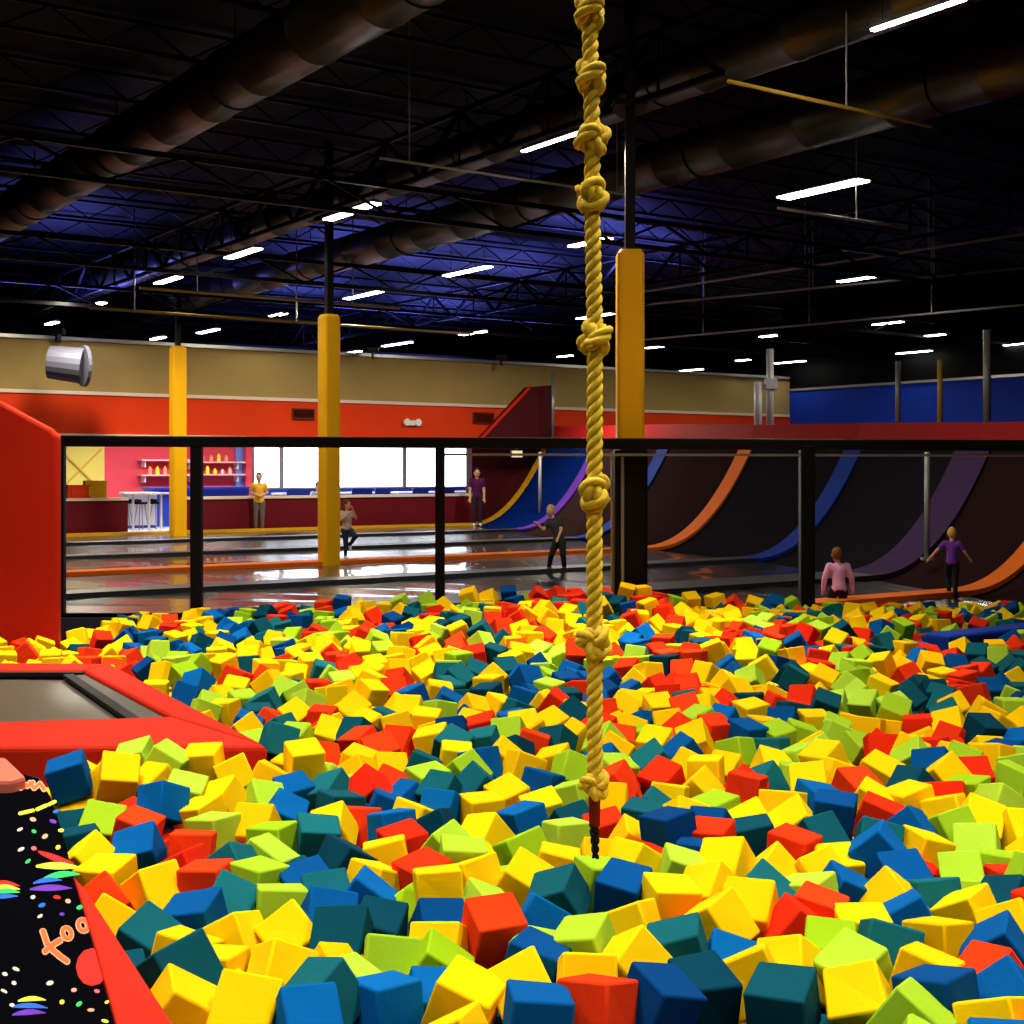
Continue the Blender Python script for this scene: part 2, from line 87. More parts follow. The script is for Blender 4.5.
(2491, 12830, 5, -17, -28, 69, 2), (1254, 14469, 99, 0, -12, -2, 3), (-3882, 10439, -6, 85, 12, -124, 0), (-808, 12116, 29, -11, 15, 106, 2), (61, 13659, 72, 58, -2, 81, 2), (2436, 12626, -16, -84, -75, -35, 2), (1723, 10679, 17, 53, -3, 87, 3), (2256, 13418, -20, -6, 42, 25, 2),
(-1932, 10431, -38, 50, -34, -60, 2), (2423, 7811, -43, 100, -5, -126, 2), (2579, 13674, 38, 1, 63, 41, 1), (-2273, 11909, -13, -55, 2, 151, 0), (-1882, 12415, -28, 9, -24, -26, 0), (1580, 8447, -40, -113, 98, 2, 0), (-4282, 14374, -98, -2, 6, 22, 0), (4167, 11001, -63, 53, 8, -86, 4),
(-809, 8533, -6, 6, -17, 166, 4), (86, 8522, -29, -20, 53, 67, 0), (-2968, 12366, -95, -2, -21, 161, 3), (1062, 13528, 7, -8, 5, 95, 0), (2573, 9075, -16, -11, 165, 4, 1), (3892, 11183, -71, 23, -114, 105, 4), (-1365, 12548, 32, 156, -3, -99, 2), (-2522, 15301, -42, -168, -25, -6, 2),
(-3199, 14298, -116, -59, 36, 91, 0), (2529, 15500, 38, 37, 23, -107, 2), (-4079, 11567, -145, -81, 35, 76, 0), (3623, 10787, -56, 12, 178, 43, 2), (2556, 8386, -105, -24, 11, 74, 0), (-2155, 15500, 17, -6, 3, 158, 2), (-1463, 15500, -9, -2, 8, -93, 0), (-473, 11828, 49, 28, 12, -77, 2),
(1553, 11619, -1, 27, -1, 139, 2), (2400, 10530, 26, 20, -78, -15, 2), (-1391, 12113, -24, -28, -10, 155, 0), (96, 12965, 35, 29, -41, -112, 0), (4332, 12107, -23, -8, 6, 166, 0), (80, 11322, 11, 94, 7, 11, 0), (36, 15247, 83, -82, 10, -140, 3), (1197, 6946, -47, 7, -50, -22, 2),
(3545, 9553, -35, -13, -66, -7, 1), (-3764, 14857, -106, 34, -1, 12, 2), (1311, 11468, -23, 89, 88, 21, 2), (-3338, 14064, -91, -91, -5, 147, 0), (1847, 14725, 25, -44, 44, 90, 0), (1689, 12655, 4, 7, -4, 146, 4), (1728, 10450, -14, 65, -30, -162, 3), (-2814, 13566, -58, 43, -12, -47, 3),
(-2842, 11485, -59, 1, -36, 84, 1), (-2035, 12104, -32, -18, -10, 57, 3), (-91, 12330, 20, 46, -15, -73, 4), (248, 10481, 1, 18, 5, 153, 1), (-465, 11626, 12, -27, 26, 172, 2), (-2610, 11971, -66, 91, -4, 13, 0), (637, 13020, 16, 116, 96, -44, 0), (2853, 13366, 39, 13, 23, -145, 1),
(2272, 10253, 20, -10, 10, -136, 0), (-2333, 13812, -43, -168, 78, 22, 4), (1684, 5625, -120, 8, 23, 13, 2), (-1853, 11501, -34, 13, -53, -24, 0), (3553, 12713, 12, -72, -33, 148, 1), (2698, 13249, -9, 7, 174, 33, 2), (-1849, 11720, -18, 0, 102, -140, 0), (-1391, 10434, -23, 5, -33, -171, 1),
(1806, 13930, 1, -51, -28, -6, 0), (-843, 14978, -9, 15, -16, -104, 2), (1323, 14005, 48, -14, -79, -75, 0), (-2111, 12400, -31, -2, -88, 173, 1), (2242, 12528, -6, 16, 11, 38, 3), (-1627, 6231, -180, -10, -10, 71, 2), (-3405, 12922, -90, -87, -4, 76, 3), (1950, 4913, -24, 92, -5, -60, 2),
(1784, 5291, -115, 17, -57, 98, 1), (-789, 15500, 14, -40, 32, -153, 0), (1864, 15500, 64, -10, -11, -155, 1), (3419, 10281, -91, -3, 14, 5, 2), (881, 13118, 6, -49, 89, 17, 0), (-3552, 13930, -82, 78, -83, 23, 2), (-3518, 12561, -111, 8, -167, -42, 3), (57, 14367, 72, 3, 6, -108, 2),
(3166, 11773, -19, -82, 2, 82, 4), (795, 8240, -59, 2, 8, -110, 1), (-4664, 12884, -119, -6, -12, 156, 2), (3881, 11871, -87, -40, -17, -48, 2), (-1893, 14022, -49, 97, -1, -86, 1), (-860, 12888, 43, -33, 30, 118, 0), (1730, 12302, 16, -7, 179, 40, 0), (-2070, 14865, -41, 4, 8, 75, 1),
(4631, 12493, -2, 33, -16, -114, 3), (428, 12471, -16, 38, 20, -170, 0), (1686, 13005, -28, 43, 10, 44, 4), (713, 13253, 40, -29, -5, -114, 4), (-2987, 14100, -67, -57, -28, -164, 3), (560, 5640, -73, -13, 2, 141, 2), (13, 8786, -53, 4, 13, -167, 3), (-261, 8379, -8, 32, 112, -76, 0),
(-1326, 10749, -49, -73, -19, 97, 2), (1181, 9218, -18, -37, -5, 13, 4), (2715, 11607, -28, -53, -12, -55, 0), (1664, 11824, 32, 4, -4, 4, 4), (-2369, 6718, -94, 85, -3, 179, 0), (-1946, 13402, -38, 12, -62, -11, 2), (54, 11525, 9, -24, -167, 9, 0), (-1223, 15007, -6, 33, 136, -10, 0),
(736, 15276, 129, 14, -16, 16, 2), (-3, 11984, 13, 0, -36, -63, 0), (-2564, 6990, -82, -88, -4, -129, 4), (3183, 13790, 10, 73, -100, -66, 1), (2616, 14725, 6, -5, 82, -151, 0), (-2629, 15500, -19, 9, -11, 5, 2), (2103, 14254, -8, -104, -151, 7, 0), (-767, 12392, 0, 57, -122, 83, 1),
(1842, 12146, 13, 4, 3, 130, 2), (2000, 12279, 10, 0, -148, 40, 2), (-1682, 12968, -36, 1, 178, -51, 1), (-4031, 12537, -118, -3, -17, -63, 4), (-3861, 13433, -105, 90, -134, 9, 3), (619, 15039, 122, -1, 3, -144, 2), (604, 12415, 48, -11, 18, 130, 0), (-1868, 11051, -42, -6, -2, -57, 0),
(1774, 7906, -57, 60, -23, 21, 0), (-3609, 15226, -92, -37, 18, 167, 0), (-2983, 14915, -57, 14, 8, 99, 1), (1390, 9304, -24, 113, 5, 16, 0), (-1566, 11614, -17, 40, 0, -87, 2), (-763, 9198, -56, 23, 30, 22, 0), (1024, 15170, 124, 87, 0, -156, 4), (1659, 14545, 56, -13, 20, 86, 2),
(3265, 11146, -77, -34, -50, -28, 0), (-704, 13392, 6, 18, 1, -41, 4), (3299, 14599, -11, 4, 3, 128, 4), (-3207, 12750, -104, -89, -106, -7, 3), (-2519, 14494, -47, -131, 92, -8, 2), (843, 13477, 16, -84, 6, -26, 0), (2948, 14226, -1, -2, -177, -20, 3), (-1266, 13241, -36, 22, -29, -5, 3),
(44, 11795, 11, 20, -5, -4, 2), (-3140, 15451, -61, -91, -3, 65, 3), (1126, 13222, -38, 107, 45, -3, 0), (-2989, 15333, -64, -105, -84, -11, 1), (4352, 11489, -38, -2, 177, 50, 4), (144, 12728, 36, 106, -71, 84, 0), (-3332, 14572, -78, 174, -9, 49, 0), (-1900, 12911, -34, -84, -88, 56, 2),
(2342, 14370, 35, 15, 50, 42, 0), (3818, 10075, -82, 3, -180, 80, 4), (1053, 15447, 135, -29, 5, -159, 2), (859, 11929, -15, 173, -5, 91, 0), (-978, 11230, -27, 84, -8, 26, 0), (-1018, 7273, -83, 1, -32, -122, 1), (-4288, 14195, -163, 36, -15, -16, 0), (-3410, 11566, -79, 7, 3, -178, 0),
(2393, 7333, 11, 18, -59, 63, 0), (-1791, 6328, -70, 59, 1, -103, 2), (-1743, 14288, -49, 25, -95, -54, 0), (-865, 12594, 25, 87, 5, 125, 0), (-4008, 12105, -122, -1, 3, -37, 0), (-1901, 15224, -60, 75, 163, 7, 3), (-2872, 13180, -61, 135, -94, 2, 0), (1847, 14156, 13, -39, -53, -46, 0),
(3521, 9355, -49, 8, 42, -179, 3), (2206, 8786, -79, -10, 13, -16, 0), (-202, 14042, 86, -80, 91, 7, 0), (122, 9737, -60, -104, 41, -28, 3), (3366, 11690, -105, -21, 135, -28, 0), (2483, 13329, -9, -103, -5, 161, 1), (-864, 5538, -109, -125, -10, -97, 4), (-2118, 15247, -35, 8, -3, -69, 2),
(2875, 15270, -21, 59, -154, 27, 3), (-799, 13603, 19, -8, 13, -115, 0), (1244, 10461, -102, 136, -30, 73, 2), (-3547, 14936, -93, -56, -129, -1, 0), (1983, 13453, -64, 116, 124, 11, 0), (88, 4550, -59, -1, 5, -18, 1), (-994, 13598, -2, -11, -2, 146, 0), (-1962, 11876, -42, -4, 173, -56, 3),
(280, 10204, -16, 69, 12, -71, 1), (-1197, 7369, -42, -13, -4, 154, 0), (1436, 11776, -5, 3, 0, -138, 0), (1332, 9667, -69, 2, 39, -74, 2), (2691, 10291, -16, -23, -49, -33, 1), (1966, 11413, 16, 100, 4, -23, 0), (2971, 11637, 1, -9, -4, 11, 2), (1425, 15141, 97, -9, -87, 19, 2),
(-1752, 13593, -61, 37, 28, 110, 1), (2242, 12801, -8, 57, 72, -81, 2), (-2402, 12592, -63, 85, 54, 95, 4), (-3180, 13256, -81, 13, 55, -17, 0), (911, 4145, -191, -1, -82, 173, 4), (3228, 12582, -79, 22, 61, 138, 0), (-1481, 13837, -82, 40, 143, -86, 2), (539, 14504, 93, -3, 3, -90, 2),
(-914, 15284, -3, -94, 2, 121, 1), (1087, 14204, -43, -18, 31, -53, 4), (-1716, 13808, -38, -169, 7, -90, 0), (-2850, 11717, -36, -83, 138, 9, 3), (-1069, 12795, 3, 118, 86, -42, 3), (-2462, 14022, -51, -56, 27, -161, 4), (-1949, 11295, -57, 29, 67, -26, 2), (92, 10352, -10, 57, -4, 153, 3),
(-641, 14801, 0, -10, -32, -173, 0), (-1040, 13298, -22, 43, 56, -70, 3), (-4286, 14991, -114, 14, 11, 82, 4), (151, 14537, 82, 3, 16, -107, 0), (1746, 11554, 25, -2, -48, -146, 0), (-138, 5866, -147, 69, -140, -4, 0), (824, 13802, 33, 138, -85, 25, 0), (-2285, 14982, -86, 50, 14, 157, 4),
(-3246, 15009, -68, -18, -56, -120, 3), (-1483, 13089, -39, 37, -43, -118, 2), (1478, 9883, -63, -17, 14, -37, 0), (683, 8875, -117, 54, -41, 106, 0), (-4393, 12384, -80, 101, 32, 36, 0), (-1712, 15314, 10, 93, -39, 15, 0), (-1718, 14917, -10, -63, 173, -21, 0), (-2942, 14347, -79, 25, 0, 9, 1),
(2703, 12154, -101, -85, -42, 96, 3), (-3629, 13610, -114, -10, 25, -120, 3), (514, 14751, 92, 20, 7, -8, 4), (-3321, 12385, -125, 3, 32, 116, 1), (2700, 13501, -10, -11, -53, 28, 2), (-2731, 14074, -68, 19, -1, -129, 3), (-845, 14082, 13, 3, -179, 50, 2), (-2969, 11206, -56, -40, -154, 74, 1),
(955, 9765, -87, 12, -6, -52, 0), (3745, 10359, -88, 31, 35, 176, 3), (-66, 14928, 41, 7, -13, -158, 2), (-1585, 13294, -30, 19, -84, -101, 0), (-4641, 12288, -93, -91, 6, 95, 0), (1044, 10908, 8, 10, -177, 59, 1), (227, 11485, -64, -58, 65, 128, 1), (-274, 15278, 37, -11, -105, -84, 0),
(2293, 13736, -10, 82, 87, 43, 0), (-1545, 12588, -70, -134, -5, 89, 1), (735, 14669, 101, 92, 0, -16, 2), (-2001, 14408, -56, -88, 0, -7, 1), (-43, 4317, -197, 79, 83, -13, 3), (-456, 14247, 34, 106, 3, -13, 1), (-589, 13715, 61, -85, -171, 5, 4), (2783, 15053, -16, 113, 5, 66, 1),
(1728, 7659, -33, 127, 51, -39, 1), (-293, 9089, -110, -39, 22, -56, 3), (-3300, 10769, -81, -67, -58, 145, 0), (1653, 14956, 53, -153, -22, -37, 2), (2885, 7533, -36, -90, 15, 63, 1), (-1096, 15401, -22, 15, 50, -142, 4), (-495, 10645, 11, -2, 11, 80, 1), (-454, 8215, -21, -49, -67, 130, 0),
(133, 12459, 13, -103, 25, 58, 0), (643, 11738, -79, 3, -70, 176, 1), (1674, 15500, 104, -23, 100, 15, 2), (-1385, 11254, -35, 94, -4, -169, 2), (-4324, 12136, -90, -12, 20, 66, 0), (-271, 14617, 52, 14, 5, 78, 4), (2668, 14463, 4, -6, -6, 5, 1), (-2532, 11045, 7, 83, 1, 39, 0),
(-3559, 14286, -99, -91, 4, 142, 2), (-4923, 12859, -111, 48, 103, -90, 0), (-2206, 6875, 12, 7, -7, 143, 0), (-1676, 15577, -6, 91, -8, -64, 0), (2907, 11876, -24, -1, -86, 53, 4), (-3853, 13616, -94, 39, -2, -83, 3), (-4282, 13557, -108, 8, -25, 118, 0), (-963, 14624, -57, -49, -59, -100, 4),
(-3999, 15330, -117, 45, 85, -126, 0), (-3623, 13336, -85, -3, 3, 130, 3), (-641, 14025, 31, 4, -10, 139, 4), (-389, 14979, 33, 93, 10, 114, 1), (4792, 12605, 13, -5, 10, 147, 1), (-3511, 10770, -85, 119, -12, -112, 0), (1582, 15283, 89, -144, 92, -30, 2), (2071, 15176, -68, -49, -31, -121, 0),
(-3587, 15594, -86, -66, 85, -15, 0), (-2300, 15217, -67, -55, -104, 69, 1), (2157, 14563, -7, 0, 7, -100, 0), (-515, 15370, 15, -12, 42, -6, 1), (-337, 9823, -107, -67, 175, -28, 4), (2561, 15079, -15, -44, -56, 50, 2), (-1109, 8400, -30, 75, -29, 26, 0), (2720, 13855, 11, -87, 4, 27, 3),
(-1766, 12782, -31, 91, 1, 152, 1), (-1263, 13607, -44, 79, -70, 104, 2), (3084, 14609, -13, -95, -2, 3, 1), (-2379, 12257, -34, 5, -28, 13, 0), (-1078, 12993, -7, 22, 12, 114, 3), (-3215, 13787, -126, -48, 23, 117, 4), (-910, 11700, -24, 8, 15, 90, 2), (2407, 13156, -47, -24, -17, 165, 3),
(2115, 13034, -15, 5, -14, 171, 2), (3200, 10335, -65, -77, -10, 126, 0), (3322, 15252, -61, -54, -17, 61, 1), (2230, 9819, -80, -166, 45, -11, 0), (-3494, 14467, -100, -139, -92, 8, 0), (469, 10297, -22, -1, 112, 4, 3), (1950, 12553, -25, 34, 6, -3, 0), (3083, 15119, -54, -23, -91, -121, 1),
(2984, 12832, -131, -72, -59, -83, 2), (-1995, 14221, -73, 89, -129, -11, 1), (4011, 15601, -166, -2, 4, -81, 2), (829, 11347, -62, 84, 4, 92, 0), (-4286, 14761, -132, 5, -23, 126, 0), (192, 13440, -13, -143, -4, -97, 2), (-3295, 10977, -105, 60, 7, 92, 0), (316, 14447, 102, -77, -88, -34, 2),
(3271, 14110, -20, 35, -11, 93, 1), (1786, 9744, -40, 3, -100, -60, 0), (1081, 11603, -18, 12, -149, 95, 3), (2787, 9587, -77, -130, -14, -81, 4), (728, 15599, 141, 1, -1, 92, 2), (-168, 14226, 73, 82, 6, 86, 2), (1515, 11389, -8, -45, 83, -50, 2), (-535, 9169, -76, 114, -10, 10, 3),
(-269, 14805, 56, -79, -5, -96, 0), (-4293, 15190, -138, 171, -12, 1, 0), (963, 11175, -34, 99, 0, -164, 1), (-4284, 15399, -146, -45, 11, -97, 4), (-2388, 14722, -68, -24, -19, -83, 3), (-1706, 11374, -53, 51, 32, 57, 4), (-3384, 13590, -96, 13, 20, -163, 2), (4398, 11813, -69, 131, -12, -122, 2),
(-2333, 15491, -65, 11, 15, 36, 4), (3169, 12027, -59, -54, 53, 66, 2), (3031, 12476, -22, -9, -3, 111, 2), (125, 15500, 57, 64, 20, 93, 1), (2146, 15500, -72, -21, -6, 178, 0), (3222, 9858, -63, 16, 79, -65, 2), (1995, 9307, -125, 111, 51, 104, 2), (-2403, 13205, -72, -44, 68, -25, 4),
(-3460, 12179, -142, 161, -46, -42, 2), (3455, 13665, 34, 87, 4, 63, 0), (2899, 14793, -70, 12, -120, -5, 3), (2241, 8249, -120, 44, 43, -161, 2), (2432, 8237, -106, -7, -80, 75, 0), (-4286, 15587, -144, -17, 6, 146, 0), (433, 9050, -57, 13, -11, 110, 0), (255, 14722, 81, 83, -30, 70, 2),
(-4136, 11009, -91, -123, 14, -99, 0), (3743, 12738, -112, 84, -31, -145, 1), (-55, 5562, -148, -60, 78, 27, 1), (715, 13996, 35, 0, 84, -147, 4), (-470, 11324, 6, 16, 19, 87, 1), (-2751, 12421, -124, -23, -58, 30, 4), (1301, 14284, 21, -6, 21, -41, 2), (-4187, 12344, -150, -34, 18, -94, 0),
(1333, 12836, -14, 149, 33, -37, 0), (-838, 7075, -111, -46, 14, 100, 1), (-1239, 15269, -19, 17, -2, -51, 4), (723, 12136, -150, 98, 56, 104, 1), (2455, 7510, -23, 33, 156, 9, 2), (3501, 14690, -137, 26, -55, -175, 4), (2154, 14973, -98, 11, 20, -58, 0), (453, 8797, -42, 42, 87, -59, 2),
(-1565, 15075, -44, -35, -60, 121, 0), (-1174, 8607, -84, 59, -30, 25, 2), (1953, 10111, -111, -4, 44, -168, 0), (-2694, 10364, -162, 3, 176, 1, 0), (332, 12118, -68, -48, -31, 103, 2), (1090, 14480, -42, 113, -7, -98, 4), (2308, 12142, -16, -10, -1, -38, 3), (3073, 15363, -73, -22, -13, 34, 3),
(769, 7154, -200, -32, 115, -105, 2), (-3158, 11160, -113, 41, -8, -88, 2), (2684, 9142, -160, -164, -14, -12, 4), (-2084, 13748, -123, -112, -15, -4, 2), (1999, 12772, -13, 3, 169, -11, 2), (-1647, 8136, -32, -7, 12, 95, 2), (2671, 7572, -30, 44, -85, 50, 0), (-624, 14994, -28, 66, -123, 18, 1),
(-2377, 11170, -6, 17, -84, 99, 0), (2841, 10590, -79, -42, 1, 80, 0), (1107, 4517, -231, -20, 8, -170, 4), (-860, 4154, -90, 15, 40, -6, 0), (-1766, 8319, -111, -29, -10, 119, 2), (3034, 13974, -33, 81, 36, -147, 1), (-2346, 13583, -122, 88, -37, -28, 4), (-101, 12843, -48, 27, 166, 45, 2),
(-1767, 12110, -135, 131, 26, 44, 0), (-2917, 13760, -129, 55, -148, 44, 3), (-3911, 10948, -111, 126, 3, 119, 0), (729, 4212, -210, 76, -4, 0, 0), (-2537, 10111, -178, 89, -6, 79, 0), (-235, 13733, 21, 24, 117, -64, 4), (2349, 12367, -39, -2, -174, 36, 0), (798, 12304, -70, -51, 23, 21, 0),
(3107, 14814, -35, -90, 10, 97, 1), (-130, 14436, -16, 80, -8, 53, 2), (-841, 13202, 8, 27, -84, -157, 0), (1420, 5358, -144, -85, -54, -79, 3), (-677, 14282, 18, 10, -155, 2, 0), (-438, 14454, 10, 22, 3, -17, 1), (-118, 10894, -112, 122, -97, -26, 0), (1824, 7455, -118, -61, 37, -165, 0),
(1965, 9907, -111, 94, -137, -2, 3), (3287, 15004, -48, 5, -95, -87, 1), (-1630, 10041, -61, -66, -176, -19, 4), (-2793, 14533, -135, 27, 35, 42, 1), (-812, 6791, -161, 42, -21, 158, 3), (-14, 3954, -154, -89, 2, -18, 0), (-1591, 6422, -172, -39, -58, -159, 3), (-1312, 14420, -72, 66, -34, -145, 2),
(-1811, 13157, -78, 134, -4, -73, 2), (-746, 11413, -118, 146, -121, -1, 0), (-3762, 14555, -204, -60, 11, 3, 0), (-896, 9000, -99, -18, 38, -29, 0), (-2782, 12614, -158, 160, 20, -13, 4), (-3316, 15230, -67, 86, 92, 50, 3), (1454, 12685, -115, -49, 74, -4, 4), (277, 10881, -88, -27, -41, -155, 1),
(-2018, 12746, -117, -33, -17, -109, 1), (1645, 6284, -176, -82, 3, -18, 0), (3145, 13364, -48, -44, -8, 31, 1), (-7, 14638, 7, 166, -2, -22, 2), (564, 11925, -20, -28, -110, 125, 2), (2952, 9598, -212, -86, 73, -74, 2), (3901, 12875, -140, 82, -6, -147, 3), (2355, 15295, -104, 102, -49, -107, 0),
(-3210, 11662, -172, 27, 58, -155, 2), (1392, 14788, 22, 168, 57, 30, 2), (-947, 10926, -51, -51, 6, -150, 0), (2550, 8873, -208, 55, -63, -146, 0), (-2221, 14127, -161, 95, 130, -5, 3), (-1016, 14235, -58, 158, 61, -6, 0), (-4119, 14890, -247, 164, 17, 84, 0), (864, 14856, -27, -33, 55, -171, 0),
(-2832, 14757, -153, 143, 117, 4, 1), (3679, 11995, -66, -29, -45, -152, 3), (3259, 10046, -120, 97, -129, 0, 2), (-580, 15183, -52, 31, 3, -98, 1), (-449, 13990, 35, 0, -1, 9, 1), (-707, 6163, -220, 40, -82, 52, 2), (-25, 10232, -206, -143, 74, 34, 3), (3238, 9035, -60, 105, 53, -8, 4),
(2181, 9279, -187, -18, -72, -68, 1), (-2634, 12998, -219, -99, 11, 18, 0), (3284, 14825, -32, 174, 0, 8, 1), (3846, 9854, -77, -40, -10, -9, 1), (4680, 12264, -32, -54, -79, 57, 2), (2852, 9776, -186, -51, 84, -129, 4), (-807, 10598, -174, 115, -6, -77, 0), (236, 14087, -107, -107, -130, 8, 0),
(-1506, 11861, -130, 89, -82, -67, 0), (631, 13551, -82, 34, -115, -114, 0), (3693, 11557, -100, -149, 23, 49, 2), (3539, 14033, -10, 54, 97, 115, 4), (3544, 9125, -28, 136, 15, 6, 1), (585, 5102, -56, -47, 6, -40, 3), (-119, 11049, -312, -85, 2, 93, 0), (60, 10527, -164, -95, 7, -92, 0),
(-2964, 10989, -214, 32, -9, -85, 3), (-2618, 12775, -231, -72, 169, -3, 0), (-1445, 14430, -202, -19, -44, -154, 1), (645, 7529, -139, -69, -31, -3, 0), (-519, 12490, -76, 178, -36, 7, 2), (-1878, 13745, -160, -140, 59, -51, 1), (-3960, 14937, -157, -96, -15, -1, 2), (2042, 11914, -5, -14, 131, -43, 2),
(4329, 14539, -384, 49, -47, -156, 0), (302, 10687, -76, 149, -21, 94, 1), (3999, 11539, -142, -45, -15, -164, 4), (830, 7678, -105, -79, 54, 27, 3), (2139, 10967, -106, 62, -160, 29, 3), (1883, 13086, -119, -126, 35, 64, 0), (-1336, 12735, -7, 131, 85, -46, 2), (1395, 15500, 28, 5, -22, -51, 2),
(738, 7933, -167, 25, -136, -93, 0), (-862, 9870, -219, -26, 126, -114, 0), (-676, 10340, -178, -164, 70, 23, 0), (-238, 10494, -133, -16, 71, 78, 4), (4244, 11864, -204, -72, -92, -40, 4), (-2570, 12563, -218, -88, 6, -175, 0), (2616, 12704, -207, -99, 155, -4, 0), (5650, 12929, -229, 57, 4, 16, 0),
(2571, 12893, -179, -33, 124, -24, 0), (2779, 13005, -173, 22, 112, 18, 0), (1421, 13590, -192, 60, -84, -61, 2), (230, 13843, -94, -170, 1, 10, 2), (435, 13867, -101, 96, 1, 22, 0), (1186, 13821, -155, 68, -82, -72, 3), (1398, 13826, -184, -40, -46, -54, 3), (512, 14112, -82, 97, -75, -31, 0),
(1269, 14044, -121, 80, -175, -15, 3), (-4036, 14660, -263, 10, 9, 119, 3), (-1585, 14711, -206, 3, 99, -102, 1), (-1183, 14640, -151, -85, 33, -101, 3), (886, 14550, -101, -132, 9, -80, 0), (-318, 3089, -202, 39, 0, 90, 3), (-84, 3089, -187, -90, -56, 0, 0), (-649, 3139, -212, -98, 23, -27, 2),
(-326, 3267, -221, -2, 131, -2, 1), (-144, 3265, -126, -90, -148, 0, 4), (182, 3148, -116, 63, -46, -37, 0), (660, 3092, -211, -8, 2, -90, 0), (-909, 3576, -80, -54, -36, 61, 0), (-387, 3452, -160, -103, -82, -78, 0), (-190, 3446, -150, -2, -163, -1, 0), (1209, 3246, -34, -131, 52, 13, 4),
(-994, 3786, -175, 87, -179, -2, 0), (-388, 3632, -160, 129, 6, -92, 3), (-242, 3623, -51, -12, 137, -8, 3), (610, 3652, -96, 101, 52, 19, 4), (955, 3773, -145, -4, 57, -176, 4), (2052, 4279, -47, -66, 1, 91, 0), (-1106, 4681, -226, -63, -143, -22, 0), (2667, 5003, -182, -106, -95, -55, 4),
(2838, 5201, -175, 94, 100, 71, 2), (2579, 5496, -103, 17, 153, -98, 4), (2977, 5619, -107, -52, -152, 8, 2), (1630, 6048, -187, 95, 7, 6, 0), (3330, 6994, -48, 83, 5, 136, 2), (-3074, 7002, -42, 54, 5, -84, 2), (-2118, 7014, -233, 80, 37, -12, 2), (-94, 7276, -205, 88, 143, 2, 0),
(3267, 7407, -100, 155, 4, 92, 3), (3540, 7451, -175, 92, 157, 16, 4), (3265, 7591, -111, 123, 0, -85, 4), (3537, 7645, -196, 97, -123, 1, 0), (3243, 7772, -144, -95, -43, 6, 0), (1565, 7990, -124, -58, -127, 56, 0), (1858, 8089, -119, 168, -5, -19, 0), (3237, 8575, -230, 26, -139, 58, 3),
(-317, 8757, -123, 82, 104, -36, 3), (3690, 8790, -73, -54, -156, 44, 4), (3706, 9156, -111, 168, 17, 9, 1), (3935, 9175, -110, -10, 133, 0, 0), (3754, 9375, -119, -83, 32, 15, 0), (4386, 10112, -145, -94, -136, 11, 0), (-2104, 10459, -229, -45, -1, -92, 0), (-1955, 10645, -114, 95, -158, -1, 0),
(4822, 10519, -198, -5, -9, -82, 3), (488, 10970, -106, -2, -129, 94, 3), (4189, 10821, -123, 139, -2, 89, 0), (2506, 11128, -98, 89, 139, -10, 0), (4642, 11430, -126, 114, 59, 27, 4), (-4667, 12078, -248, 89, 5, 94, 0), (-5137, 12338, -269, 87, -80, 92, 0), (4846, 12308, -189, 110, 5, 91, 4),
(1173, 12427, -124, -71, 76, 76, 1), (344, 13033, -37, 178, 33, 4, 2), (1097, 13026, -97, 86, 53, -1, 1), (406, 13656, -110, 44, -3, 83, 2), (114, 14171, 32, 6, -39, 0, 0), (2741, 14086, -49, 161, -34, 42, 2), (4453, 14648, -528, 177, 1, 27, 0), (1626, 14762, -47, 37, -8, -70, 0),
(-2475, 15069, -131, -37, -37, 107, 4), (885, 15635, -38, -137, 91, 40, 0), (-1741, 9633, -126, 71, 48, 9, 4), (3687, 8350, -3, 39, -149, -49, 1), (3396, 11916, -133, -89, -17, -107, 0), (3075, 7396, 2, 60, -1, 83, 0), (2109, 4506, 24, -19, 3, 94, 4), (1540, 3256, -13, -2, 143, 99, 4),
(5167, 11843, -177, 163, 73, -14, 3), (5439, 12818, -191, 14, -83, 164, 0), (4998, 10666, -167, 16, -27, -76, 0), (1399, 3105, -198, -89, -1, 101, 1), (4136, 9667, -39, 86, -7, -61, 1), (1269, 8363, -170, -1, 100, -31, 1), (3892, 7860, -48, 65, 94, -11, 0), (1024, 3122, -80, 122, 30, 0, 0),
(-4420, 10907, -128, 28, -52, 13, 1), (3874, 7637, -53, 0, -3, 67, 0), (3360, 8510, -76, -44, -128, 36, 0), (4845, 11455, -100, 4, -51, 176, 3), (-1080, 14417, -108, -17, -63, 120, 0), (2497, 5877, -50, 48, -96, 42, 2), (3947, 8768, -88, 65, 26, -17, 1), (405, 3103, -181, -3, -6, -173, 0),
(3334, 6748, -74, -67, 0, 18, 0), (1989, 3873, 9, 79, 86, -30, 1), (2561, 14246, -89, -40, -19, 97, 3), (2250, 4175, 38, 66, -23, -30, 0), (4641, 10241, -140, -113, 42, 4, 1), (3128, 6007, -198, 4, -2, -91, 1), (-635, 8428, -135, -34, 76, 49, 2), (-2584, 9744, -219, 94, 9, -61, 1),
(3286, 6496, -14, 39, -93, -34, 0), (4056, 10355, -121, 60, 27, 165, 3), (4868, 11168, -32, -35, -89, -88, 0), (-3691, 15074, -220, 125, 10, -16, 0), (4253, 10518, -27, -15, 167, 32, 1), (-2483, 11543, -98, 9, -39, 151, 0), (4929, 11876, -33, 88, -4, -109, 0), (3487, 12502, -171, 93, 6, -31, 4),
(616, 3098, -23, 87, -3, -177, 0), (-2891, 6998, 98, -85, 2, 71, 4), (3227, 7962, -42, 87, 4, -175, 1), (4645, 9951, -147, 91, -38, -112, 0), (2859, 5849, -23, 58, 100, 103, 2), (-2892, 10291, -176, -39, -91, -22, 0), (1835, 3566, 10, 2, 7, 177, 1), (3890, 8941, 65, 168, 24, 62, 1),
